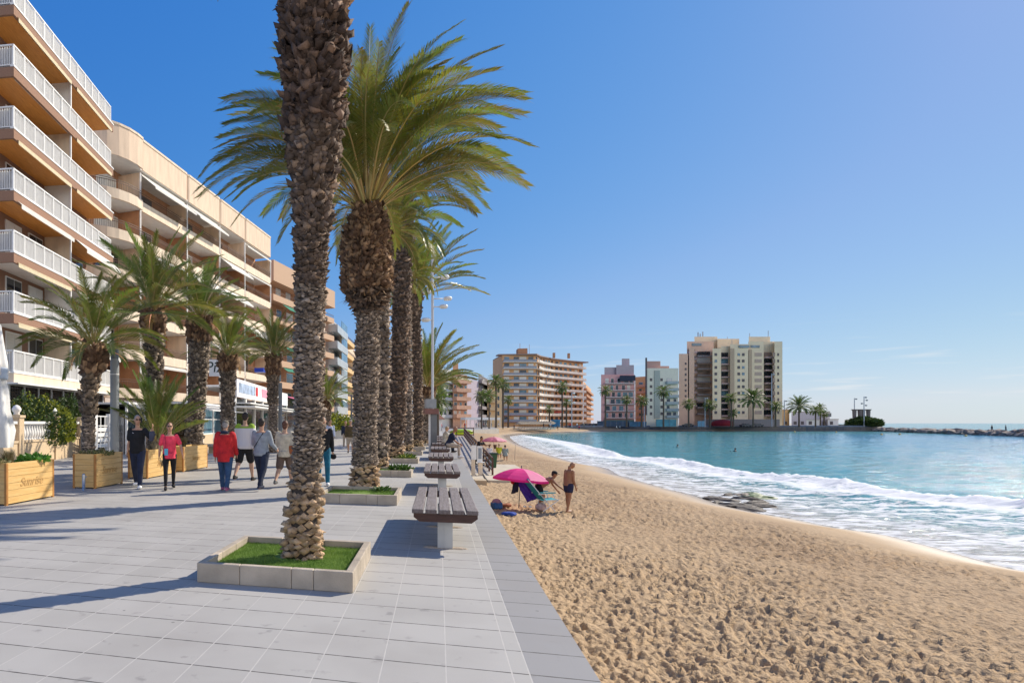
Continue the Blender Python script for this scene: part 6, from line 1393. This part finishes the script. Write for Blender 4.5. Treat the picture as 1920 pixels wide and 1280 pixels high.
# ------------------------------------------------------------------ parasols
def parasol(label, p, rad, top, mat, mat2, tilt=0, valance=.08, lowd=.30, pole_b=0):
    r_ = thing('beach_parasol', label, 'parasol', p, 0); n = 8; mb = MB(); z0 = top; pts = []
    rings = 5
    for k in range(n):
        a0 = 2*math.pi*k/n+.2; a1 = 2*math.pi*(k+1)/n+.2
        for i in range(rings):
            for j in range(4):
                def Q(t, s):
                    a = a0+(a1-a0)*s; sag = 1-.05*math.sin(math.pi*s); rr = rad*t*sag; return (rr*math.cos(a), rr*math.sin(a)*1.0, z0-lowd*(t**1.9)-.02*math.sin(math.pi*s)*t)
                t0, t1, s0, s1 = i/rings, (i+1)/rings, j/4, (j+1)/4
                mb.quad(Q(t0,s0), Q(t1,s0), Q(t1,s1), Q(t0,s1), 1 if mat2 and k in (6,7) else 0)
        for j in range(4):
            a = Q(1, j/4); b = Q(1, (j+1)/4); mb.quad(a, (a[0],a[1],a[2]-valance), (b[0],b[1],b[2]-valance), b, 0)
    mats = [mat]+([mat2] if mat2 else [])
    o = mb.build('canopy', mats, r_); 
    m = MB(); m.tube([(0,0,pole_b),(0,0,top+.09)], .014, 8); m.ell((0,0,top+.06), (.02,.02,.05), 8, 6); m.build('pole', [DGREY], r_)
    for k in range(n):
        a = 2*math.pi*k/n+.2; m = MB(); m.bar((0,0,top-.02), (rad*.97*math.cos(a), rad*.97*math.sin(a), top-lowd*.95-.015), .008); m.build('rib', [DGREY], r_)
    return r_
PK = M('hot_pink_canvas', (.85,.02,.26), .7, .06, 4, trans=.25); PK2 = M('pale_pink_canvas', (.88,.22,.42), .7, .06, 4, trans=.35)
pp = P(972.5, 22.0); pr_ = parasol('hot pink beach parasol with a purple towel hanging from it', (pp.x, pp.y, ZS-.02), .98, 1.42, PK, PK2, lowd=.36); pr_.rotation_euler = (R(-2), R(4), 0)
p = P(926, 57.0); parasol('faded pink patterned parasol over the group sitting on the sand', (p.x, p.y, -1.5), 1.15, 1.78, M('faded_pink_canvas', (.62,.18,.24), .7, .4, 6, trans=.25), M('light_pink_canvas', (.75,.34,.40), .7, .2, 6, trans=.25), lowd=.36)
m = MB(); m.tube([(0,0,1.0),(0,0,.62)], [.16,.10], 8); tag(m.build('hanging_bag', [BROWNC], loc=(p.x+.1, p.y, -1.45)), 'dark bag hanging under the faded pink parasol', 'bag')
# towel hanging from the parasol
def sheet(name, label, cat, corners, nx, ny, amp, mat, seed=0, kind=None, sag=0):
    r = random.Random(seed); mb = MB(); a, b, c, d = [Vector(q) for q in corners]; nrm = (b-a).cross(d-a).normalized()
    ph = [r.uniform(0,6) for _ in range(4)]
    for j in range(ny+1):
        for i in range(nx+1):
            s, t = i/nx, j/ny; q = a.lerp(b, s).lerp(d.lerp(c, s), t); w_ = amp*(math.sin(s*9+ph[0]+t*2)+.5*math.sin(s*17+ph[1]-t*3)+.4*math.sin(t*8+ph[2])); q = q+nrm*w_*(.3+.7*t)+Vector((0,0,-sag*math.sin(math.pi*s)*(1-t))); mb.v.append(tuple(q))
    for j in range(ny):
        for i in range(nx): k = j*(nx+1)+i; mb.face((k,k+1,k+nx+2,k+nx+1))
    o = mb.build(name, [mat], smooth=True); sm = o.modifiers.new('thickness', 'SOLIDIFY'); sm.thickness = .008; return tag(o, label, cat)
def B(px_, py_, Z=22.0): q = P(px_, Z); return (q.x, q.y, zat(py_, Z))
sheet('towel', 'purple towel hanging in folds under the pink parasol', 'towel', [B(967,901), B(992,903), B(1013,932,21.8), B(990,941,21.7)], 22, 14, .07, PURP, 1)
sheet('towel', 'dark navy wrap hanging on the left of the purple towel', 'towel', [B(962,903,21.9), B(973,903,21.9), B(972,922,21.9), B(959,926,21.9)], 10, 8, .03, NAVY, 2)
m = MB(); q = B(961, 902, 21.85); m.ell(q, (.07,.04,.10), 10, 8); tag(m.build('red_flag_cloth', [RED], smooth=True), 'small red cloth hanging from the edge of the pink parasol', 'cloth')
# folding beach chair
q = P(1018, 21.3); ch = thing('beach_chair', 'turquoise folding beach chair leaning back beside the pink parasol', 'beach chair', (q.x, q.y, ZS), R(YAW))
def fab(name, pts, mt):
    mb = MB(); mb.quad(*pts); o = mb.build(name, [mt], ch); s = o.modifiers.new('thickness', 'SOLIDIFY'); s.thickness = .015; return o
TQ = cloth('chair_turquoise', (.01,.30,.36)); y0, y1 = -.28, .28
fab('backrest', [(-.30+.25,y0,.38),(-.30+.25,y1,.38),(-.62,y1,1.08),(-.62,y0,1.08)], TQ); fab('seat', [(-.08,y0,.36),(.42,y0,.40),(.42,y1,.40),(-.08,y1,.36)], TQ)
fab('blue_towel', [(-.07,y0+.03,.42),(-.07,y1-.05,.42),(-.60,y1-.05,1.12),(-.60,y0+.03,1.12)], PURP)
WF = M('white_frame', (.75,.75,.75), .35)
for y in (y0, y1):
    for a, b in (((-.64,y,1.1),(.02,y,.30)), ((-.10,y,.36),(.44,y,.41)), ((-.25,y,.62),(.30,y,0)), ((.44,y,.41),(-.12,y,0)), ((-.28,y,.58),(.22,y,.62)), ((.22,y,.62),(.30,y,.4))):
        m = MB(); m.bar(a, b, .022); m.build('frame_tube', [WF], ch)
    m = MB(); m.box(-.22, .30, y-.03, y+.03, .62, .65); m.build('armrest', [TQ], ch)
q = P(1012, 21.6); ch2 = thing('beach_bag', 'pink and white beach bag on the sand under the turquoise chair', 'bag', (q.x, q.y-.25, ZS-.02), .3); m = MB(); m.ell((0,0,.13), (.20,.13,.15), 14, 9); remesh(m.build('bag_body', [M('rosy_bag', (.35,.22,.26), .8, .5, 9, col2=(.55,.45,.45))], ch2), .02); m = MB(); m.tube([(-.10,0,.24),(-.07,0,.38),(.07,0,.38),(.10,0,.24)], .012, 6); m.build('handle', [WHITEC], ch2)
q = P(931, 21.8); r_ = thing('cooler_bag', 'blue and mauve cooler bag standing on the sand by the promenade wall', 'bag', (q.x, q.y, ZS-.02), .5); m = MB(); m.box(-.18,.18,-.14,.14,0,.24); o = m.build('bag_body', [M('cooler_blue', (.02,.08,.22), .6, .3, 5)], r_); o.modifiers.new('bevel','BEVEL').width = .04
m = MB(); m.ell((0,0,.24), (.17,.13,.12), 12, 8); m.build('flap', [M('mauve_flap', (.28,.13,.18), .7)], r_, smooth=True)
q = P(990, 21.9)
for (px_, py_, lab, mt) in ((989, 951, 'pair of grey flip flops on the sand right of the parasol pole', GREYC), (957, 965, 'dark blue cloth bundle on the sand below the parasol', BLUEC), (943, 948, 'brown towel lying on the sand beside the cooler bag', cloth('rust', (.30,.12,.06)))):
    g = G(px_, py_, ZS); m = MB(); r = random.Random(int(px_))
    if 'flops' in lab:
        r_ = thing('flip_flops', lab, 'sandals', (g.x, g.y, ZS+.02))
        for k in (-1, 1):
            m = MB(); m.box(k*.09-.045, k*.09+.045, -.13, .13, 0, .02); m.build('sole', [GREYC], r_); m = MB(); m.tube([(k*.09-.04,0,.02),(k*.09,.05,.055),(k*.09+.04,0,.02)], .008, 6); m.build('strap', [NAVY], r_)
    else:
        for i in range(7): m.ell((r.uniform(-.2,.2), r.uniform(-.1,.1), .03), (.14,.10,.05+.03*r.random()), 10, 6)
        o = remesh(m.build('towel' if 'towel' in lab else 'cloth_bundle', [mt], loc=(g.x, g.y, ZS)), .02, 2); tag(o, lab, 'towel' if 'towel' in lab else 'clothes')
m = MB(); g = P(965, 50); m.bar((0,0,0), (.05,0,1.25), .02); tag(m.build('fishing_rod_stand', [DGREY], loc=(g.x, g.y, -1.45)), 'thin rod stuck upright in the sand right of the seated group', 'rod')
# ------------------------------------------------------------------ rocks at the water's edge
ROCK = M('shore_rock', (.07,.055,.045), .7, .4, 5, .8, 12, coords='Object', col2=(.14,.11,.08)); ALG = M('green_algae', (.07,.12,.03), .6, .4, 8)
def rock(r, sx, sy, sz, seed=0, det=3):
    import bmesh
    bm = bmesh.new(); bmesh.ops.create_icosphere(bm, subdivisions=det, radius=1)
    from mathutils import noise
    for v in bm.verts:
        n = noise.fractal(v.co*1.4+Vector((seed*7.3, seed*3.1, 0)), .8, 2, 4)
        c = v.co*(1+.35*n); v.co = Vector((c.x*sx, c.y*sy, c.z*sz))
    me = bpy.data.meshes.new('rock'); bm.to_mesh(me); bm.free(); return me
rr = random.Random(4); rm = [rock(rr, 1, 1, 1, k) for k in range(6)]
for me in rm: me.materials.append(ROCK)
ORD = ['first','second','third','fourth','fifth','sixth','seventh','eighth','ninth','tenth','eleventh','twelfth','thirteenth']
fl_ = sorted([(1330,934),(1352,938),(1375,940),(1400,936),(1420,944),(1385,950),(1408,955),(1365,930),(1345,943),(1432,950),(1395,928)])
for i, (px_, py_) in enumerate(fl_):
    g = G(px_, py_, SEA+.02); o = bpy.data.objects.new('rock', rm[i % 6]); sc.collection.objects.link(o); o.location = (g.x, g.y, SEA+.02); s = rr.uniform(.18,.5); o.scale = (s*1.5, s*.8, .10+.05*rr.random()); o.rotation_euler = (0,0,rr.uniform(0,3)); tag(o, '%s flat brown rock awash in the surf, counted from the left' % ORD[i], 'rock', 'rocks awash at the edge of the surf')
for px_, py_ in ((1412,927),(1425,932)):
    g = G(px_, py_, SEA+.05); o = bpy.data.objects.new('algae_rock', rm[2].copy()); o.data.materials.clear(); o.data.materials.append(ALG); sc.collection.objects.link(o); o.location = (g.x, g.y, SEA+.03); o.scale = (.6,.4,.13); o.rotation_euler = (0,0,1.1*px_); tag(o, '%s rock covered in green algae in the surf' % ('left' if px_ == 1412 else 'right'), 'rock', 'algae covered rocks in the surf')
# ------------------------------------------------------------------ breakwater
a = P(1640, 266); b = P(1921, 158); c = b+(b-a)*.35; dirv = (c-a); L_ = dirv.length; dirv.normalize(); pv = Vector((-dirv.y, dirv.x, 0)); BR = M('breakwater_rock', (.17,.13,.11), .85, .35, 3, .7, 3, col2=(.30,.24,.20)); bw = [rock(rr, 1,1,1, 20+k, 2) for k in range(8)]
for me in bw: me.materials.append(BR)
n = 0; x = 0
while x < L_ and n < 290:
    for k in range(3):
        q = a+dirv*(x+rr.uniform(-.8,.8))+pv*(k*1.5-1.5+rr.uniform(-.5,.5)); o = bpy.data.objects.new('boulder', bw[rr.randrange(8)]); sc.collection.objects.link(o); s = rr.uniform(.9,1.6); o.location = (q.x, q.y, SEA+.1+(.55 if k == 1 else .15)+rr.uniform(-.2,.25)); o.scale = (s*1.15, s, s*.62); o.rotation_euler = (rr.uniform(-.4,.4), rr.uniform(-.4,.4), rr.uniform(0,6)); tag(o, 'brown boulder of the long breakwater', 'boulder', 'boulders of the breakwater'); n += 1
    x += L_/92
m = MB(); k = pv*1.9; m.prism([((a-k).x,(a-k).y), ((c-k).x,(c-k).y), ((c+k).x,(c+k).y), ((a+k).x,(a+k).y)], SEA-2, SEA+.35); tag(m.build('breakwater_core', [BR]), 'solid core of the breakwater under its boulders', 'breakwater')
# ------------------------------------------------------------------ quay
QW = M('quay_wall', (.12,.16,.22), .8, .2, .3, .2, 3); ST = M('pale_stone', (.55,.50,.44), .8)
q0, q1, q2 = edge[10], edge[11], edge[12]
m = MB(); m.strip([tuple(q0), tuple(q1), tuple(q2)], .5, -3.5, .55); tag(m.build('quay_wall', [QW]), 'long blue grey quay wall below the towers', 'quay wall')
m = MB(); m.strip([tuple(edge[8]), tuple(edge[9]), tuple(edge[10])], .4, -1.5, .55); tag(m.build('seafront_wall', [M('seafront_wall', (.20,.22,.28), .8)]), 'low dark seafront wall behind the far beach', 'wall')
# low houses at the end of the quay
for x0, x1, Z_, yt, lab, mt in ((1466,1480,290,768,'small ochre house right behind the big tower',OCH),(1484,1556,288,772,'long pale low building behind the quay palms',M('pale_house', (.55,.52,.55), .8)),(1552,1572,284,786,'little white hut near the end of the quay',WRENDER),(1512,1537,268,787,'white kiosk under the two quay palms',WHITE)):
    r_, L_, h = px_block(lab, x0, x1, Z_, Z_, yt, 8, mt, 'house', 'low_house'); m = MB(); m.box(-.2, L_+.2, -.3, 8.2, h, h+.25); m.build('roof', [ST], r_)
    for i in range(max(1, int(L_/3.5))): w = MB(); w.box(1+i*3.4, 2.4+i*3.4, -.06, 0, .9, min(2.4, h-.5)); w.build('window', [GREYD], r_)
p = P(1553, 286); m = MB(); m.box(-.9,.9,-.6,.6,zat(781,286),zat(774,286)); tag(m.build('roof_tank', [DGREY], loc=(p.x,p.y,0)), 'small dark tank on the roof end of the pale low building', 'tank')
for px_, yt, yb in ((1602,767,784),(1612,767,780),(1618,767,782),(1628,767,782)):
    p = P(px_, 268); m = MB(); h0, h1 = 0, zat(yt, 268); m.lathe([(.75,h0),(.62,h1*.5),(.75,h1-.5),(1.1,h1-.2),(1.1,h1)], 10); tag(m.build('stone_column', [M('column_stone', (.20,.17,.16), .85)], loc=(p.x,p.y,0)), 'dark stone column of the monument at the end of the quay', 'column', 'columns of the monument')
for px_, Z_, yt, lab in ((1602,272,746,'thin lamp mast rising above the left monument column'),(1620,262,743,'mast with several lamps in front of the monument bush'),(1470.5,270,750,'grey lamp mast right of the big tower'),(1072,225,735,'tall white lamp mast in front of the curved building'),(1208,255,745,'slim lamp mast beside the cream block'),(1322,255,745,'blue grey lamp mast in front of the tower'),(1447,262,700,'thin mast in front of the right tower edge')):
    p = P(px_, Z_); r_ = thing('lamp_mast', lab, 'lamp post', p, R(YAW)); h = zat(yt, Z_); m = MB(); m.lathe([(.2,0),(.14,h)], 8); m.build('pole', [M('mast_grey', (.45,.48,.52), .5)], r_)
    for k, (dx, dz) in enumerate(((.8,-.4),(1.2,-1.6),(-.9,-3.0),(.9,-3.8))[:4 if px_ in (1620,1072) else 1]): m = MB(); m.ell((dx, 0, h+dz), (.5,.3,.35), 8, 6); m.bar((0,0,h+dz),(dx,0,h+dz),.1); m.build('lamp_head', [WHITE if px_ == 1072 else LG2], r_)
p = P(1620, 266); clump('monument_bush', 'round dark bush at the foot of the monument columns', 'bush', (p.x, p.y, 0), 5.6, 4.6, 4200, 1.1, .35, [HED], 31)
# red tent, blue cabin, hoardings
p = P(1355, 262); r_ = thing('beach_tent', 'dark red round tent in front of the tower by the quay', 'tent', p); m = MB(); m.lathe([(3.9,0),(4.0,1.4),(3.6,2.2),(2.0,2.9),(.1,3.2)], 18); m.build('canvas', [M('dark_red_canvas', (.22,.01,.02), .8)], r_, smooth=True); m = MB(); m.lathe([(3.95,0),(3.95,.3)], 18); m.build('skirt', [GREYD], r_)
BLU = M('blue_panel', (.015,.17,.36), .5, .1, 2)
p = P(1042, 246); r_ = thing('portable_cabin', 'bright blue portable cabin on the seafront below the curved building', 'cabin', p, R(YAW)); m = MB(); m.box(-1.2,1.2,-1.2,1.2,.05,2.6); m.build('shell', [BLU], r_); m = MB(); m.box(-1.35,1.35,-1.35,1.35,2.6,2.95); m.build('roof', [M('blue_roof', (.03,.22,.45), .5)], r_); m = MB(); m.box(-.5,.5,-1.25,-1.2,.1,2.2); m.build('door', [M('blue_door', (.01,.12,.28), .5)], r_)
for x0, x1, Z_, yt, lab, mt in ((1230,1268,257,786,'row of pale turquoise hoardings in front of the cream block',M('turquoise_hoarding', (.06,.26,.34), .5, .3, .5)),(1308,1322,257,789,'small light blue booth by the tower foot',M('light_blue_booth', (.16,.36,.52), .5)),(1180,1212,257,790,'blue fence panels below the orange block',M('blue_fence', (.03,.12,.22), .6, .3, .8)),(1120,1180,258,789,'dark blue fence in front of the pink block',M('navy_fence', (.04,.08,.14), .7, .3, .8))):
    A_ = P(x0, Z_); B_ = P(x1, Z_); r_, L_ = bldg('site_hoarding', lab, A_, B_, 'hoarding'); m = MB(); n = max(2, int(L_/2.4))
    for i in range(n): m = MB(); m.box(i*L_/n+.05, (i+1)*L_/n-.05, 0, .08, .1, zat(yt, Z_)); m.build('panel', [mt], r_)
    for i in range(n+1): m = MB(); m.box(i*L_/n-.05, i*L_/n+.05, -.03, .1, 0, zat(yt, Z_)+.1); m.build('post', [DGREY], r_)
# parked cars along the far seafront
def car():
    r_ = thing('parked_car', 'dark parked car', 'car', (0,0,0)); m = MB(); n = 6
    prof = [(-2.1,.35),(-2.1,.75),(-1.9,.92),(-1.3,.98),(-.75,1.42),(.75,1.45),(1.5,1.0),(2.1,.9),(2.15,.35)]
    k = len(prof); 
    for y, s in ((-.82,1),(.82,1)): m.v += [(x, y*(.86 if z > 1.1 else 1), z) for x, z in prof]
    m.face(tuple(range(k))); m.face(tuple(reversed(range(k, 2*k))))
    for i in range(k): j = (i+1) % k; m.face((j, i, i+k, j+k))
    m.build('body', [M('car_paint', (.05,.055,.065), .25, .05, 1, spec=.7)], r_)
    for y in (-.75, .735): m = MB(); m.v += [(-1.1,y,1.0),(1.2,y,1.0),(.65,y,1.38),(-.65,y,1.38)]; m.v += [(a, y+.015 if y > 0 else y-.08, c) for a, _, c in m.v[:4]]; m.face((0,1,2,3)); m.face((7,6,5,4)); m.face((0,4,5,1)); m.face((1,5,6,2)); m.face((2,6,7,3)); m.face((3,7,4,0)); m.build('side_window', [GL], r_)
    for x in (-1.3, 1.35):
        for y in (-.84, .70): m = MB(); m.tube([(x,y,.33),(x,y+.16,.33)], .33, 14); m.build('wheel', [BLACK], r_)
    return r_
c0 = car(); cars_ = [(1095,262,'dark car parked nearest the gap between the buildings'),(1106,270,'dark car parked in the gap between the curved and the pink buildings'),(1116,265,'dark van sized car parked beside the pink block'),(1101,281,'farther dark car in the gap between the buildings'),(1398,259,'dark car parked below the middle of the tower'),(1420,259,'dark car parked below the right part of the tower'),(1290,259,'dark car parked at the left foot of the tower')]
for i, (px_, Z_, lab) in enumerate(cars_):
    p = P(px_, Z_); q = c0 if i == 0 else copy_tree(c0); q.location = p; q.rotation_euler = (0,0,R(YAW+[0,80,10,85,0,0,0][i])); q['label'] = lab; q['group'] = 'cars parked along the far seafront'
# ------------------------------------------------------------------ straw parasols and loungers on the far beach
STRAW = M('straw_thatch', (.24,.20,.15), .95, .3, 2, .6, 8)
def straw():
    r_ = thing('straw_parasol', 'straw parasol in the rows on the far beach', 'parasol', (0,0,0), 0, 'straw parasols in rows on the far beach'); m = MB(); m.lathe([(1.5,1.95),(1.35,2.05),(.7,2.45),(.05,2.75)], 12, caps=False); m.lathe([(1.48,1.93),(.05,2.6)], 12, caps=False); m.build('thatch', [STRAW], r_); m = MB(); m.lathe([(.06,0),(.06,2.6)], 8); m.build('pole', [BROWNC], r_); return r_
def lounger():
    r_ = thing('sun_lounger', 'white sun lounger under the straw parasols', 'sun lounger', (0,0,0), 0, 'white sun loungers under the straw parasols'); m = MB(); m.box(-.3,.3,-.9,.35,.30,.36); m.build('bed', [WHITE], r_); m = MB(); m.bar((0,.35,.33),(0,.95,.75),.6,.05); m.build('backrest', [WHITE], r_)
    for x in (-.25,.25):
        for y in (-.8,.3): m = MB(); m.box(x-.03,x+.03,y-.03,y+.03,0,.3); m.build('leg', [WHITE], r_)
    return r_
s0 = straw(); l0 = lounger(); sr = random.Random(2); k = 0
for row_ in range(3):
    for i in range(13):
        px_ = 973+i*4.9+row_*1.5; Z_ = 205+row_*9+i*.9; p = P(px_, Z_); z = -.75+row_*.18
        q = s0 if k == 0 else copy_tree(s0); q.location = (p.x, p.y, z); q.rotation_euler = (0,0,sr.uniform(0,6)); q['label'] = '%s straw parasol from the left in the %s row' % (ORD[i], ('front','middle','back')[row_])
        for dx in (-.9,.9):
            if row_ == 0: l = l0 if (k == 0 and dx < 0) else copy_tree(l0); l.location = (p.x+dx, p.y-1.2, z); l.rotation_euler = (0,0,R(YAW+180)+sr.uniform(-.1,.1)); l['label'] = 'white sun lounger on the %s side of the %s front row straw parasol' % ('left' if dx < 0 else 'right', ORD[i])
        k += 1
# ------------------------------------------------------------------ far palms
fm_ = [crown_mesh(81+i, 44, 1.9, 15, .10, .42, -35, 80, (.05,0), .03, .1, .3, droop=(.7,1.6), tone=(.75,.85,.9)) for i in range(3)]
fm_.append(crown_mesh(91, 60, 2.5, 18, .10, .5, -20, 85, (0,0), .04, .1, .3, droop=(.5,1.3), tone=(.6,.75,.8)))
def tm(h, r0, seed): mb = MB(); mb.col = (.30,.26,.22); mb.tube([(0,0,0),(.03*h*.1,0,h*.5),(0,0,h)], [r0*1.2,r0,r0*1.05], 9); mb.tube([(0,0,h*.86),(0,0,h)], [r0*1.1,r0*2.0], 9); return mb.mesh('trunk', [BARK], color=True)
FP = [(818,70,730,1.4,0),(833,95,722,1.3,1),(839,135,708,1.6,0),(854,150,718,1.5,2),(871,150,706,1.7,1),(889,148,702,1.8,0),(903,168,744,1.8,2),(917,170,742,1.8,1),(930,200,715,2.2,0),(943,205,722,2.2,1),(953,215,750,1.7,0),(984,230,745,0,0),(1013,228,775,0,0),(1030,228,768,1.6,2),(1054,222,727,2.1,1),(1062,226,755,1.6,0),(1135,240,733,2.1,0),(1175,245,750,1.8,1),(1140,246,732,0,0),(1203,250,752,2.2,2),(1244,248,735,2.5,0),(1291,252,758,2.2,1),(1331,252,760,2.2,2),(1371,250,747,2.1,0),(1375,252,775,1.7,1),(1412,247,750,2.9,3),(1454,250,762,2.0,0),(1498,262,763,3.0,3),(1529,262,770,2.1,2),(1538,268,765,1.9,1),(1545,266,776,1.6,0),(820,60,752,1.2,2)]
rf = random.Random(6); names_ = {0:'thin', 1:'slender', 2:'bushy', 3:'broad headed'}
for i, (px_, Z_, yc, cs, ci) in enumerate(FP):
    if cs == 0: continue
    p = P(px_, Z_); 
    if Z_ < 160 and p.x > .3: p = Vector((.2-rf.random(), p.y, 0))
    where = 'along the promenade bend' if px_ < 900 else 'in front of the yellow block' if px_ < 945 else 'before the curved building' if px_ < 1080 else 'before the pink block' if px_ < 1190 else 'before the cream block' if px_ < 1270 else 'before the left wing of the tower' if px_ < 1340 else 'before the middle of the tower' if px_ < 1400 else 'before the right wing of the tower' if px_ < 1470 else 'on the quay among the low houses'
    r_ = thing('palm_tree', '%s distant palm %s' % (names_[ci], where), 'palm tree', p, 0, 'distant %s palms %s' % (names_[ci], where)); h = zat(yc, Z_); rad = .16+.05*rf.random()
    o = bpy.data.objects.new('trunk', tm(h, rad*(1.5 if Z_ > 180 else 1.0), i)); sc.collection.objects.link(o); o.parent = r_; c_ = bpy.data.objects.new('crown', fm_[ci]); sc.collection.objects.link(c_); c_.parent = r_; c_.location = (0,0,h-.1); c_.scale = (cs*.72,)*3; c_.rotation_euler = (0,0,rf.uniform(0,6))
# kiosk, cafe umbrellas and clutter along the bend
for px_, Z_, lab in ((864,120,'thatched beach bar kiosk on the promenade bend'),):
    p = P(px_, Z_); p.x = -1.2; r_ = thing('beach_kiosk', lab, 'kiosk', p, R(10)); m = MB(); m.box(-1.6,1.6,-1.2,1.2,0,2.3); m.build('wall', [WRENDER], r_); m = MB(); m.v += [(-2.2,-1.8,2.3),(2.2,-1.8,2.3),(2.2,1.8,2.3),(-2.2,1.8,2.3),(-1.2,0,3.5),(1.2,0,3.5)]
    for f in ((0,1,5,4),(1,2,5),(2,3,4,5),(3,0,4),(3,2,1,0)): m.face(f)
    m.build('roof', [M('rust_tile', (.28,.12,.07), .8, .3, 3)], r_); m = MB(); m.box(-.9,.9,-1.28,-1.2,1.0,2.0); m.build('hatch', [M('kiosk_blue', (.12,.14,.35), .6)], r_)
for px_, Z_, lab in ((884,196,'white cafe pavilion roof below the dark block'),(901,200,'white cafe canopy left of the yellow block'),(918,205,'white canopy in front of the yellow block')):
    p = P(px_, Z_); r_ = thing('cafe_canopy', lab, 'canopy', p, R(YAW+5)); m = MB(); m.box(-2.8,2.8,-2,2,2.6,3.4); m.build('roof', [WHITE], r_)
    for x in (-2.7,2.7):
        for y in (-1.9,1.9): m = MB(); m.box(x-.08,x+.08,y-.08,y+.08,0,2.6); m.build('post', [WHITE], r_)
m = MB(); m.ell((0,0,.35), (1.5,.45,.42), 16, 8); tag(m.build('inflatable_boat', [M('lime_plastic', (.42,.62,.03), .4)], loc=(2.9, 83.5, 0), smooth=True), 'lime green upturned boat hull behind the end railing of the ramp', 'boat')
for px_, py_ in ((1568,808.5),(1653,813),(1687,812.5),(1811,815.5),(1490,807.8)):
    g = G(px_, py_+2, SEA); m = MB(); m.ell((0,0,.12), (.3,.3,.28), 10, 7); tag(m.build('buoy', [M('yellow_buoy', (.65,.42,.10), .5)], loc=(g.x,g.y,SEA), smooth=True), 'small yellow buoy floating off the quay near %s' % {1568:'the low houses', 1653:'the root of the breakwater', 1687:'the first boulders of the breakwater', 1811:'the middle of the breakwater', 1490:'the broad headed palm'}[px_], 'buoy', 'yellow buoys off the quay')

seen = {}
for o in bpy.data.objects:
    if o.parent is None and o.get('group', '').startswith('distant') and o.name.startswith('palm_tree'): seen.setdefault(o['label'], []).append(o)
for lab, os_ in seen.items():
    if len(os_) > 1:
        os_.sort(key=lambda q: (q.location.x*CS+q.location.y*SN)/(-q.location.x*SN+q.location.y*CS))
        for i, q in enumerate(os_): q['label'] = '%s from the left, %s' % (ORD[i], lab)
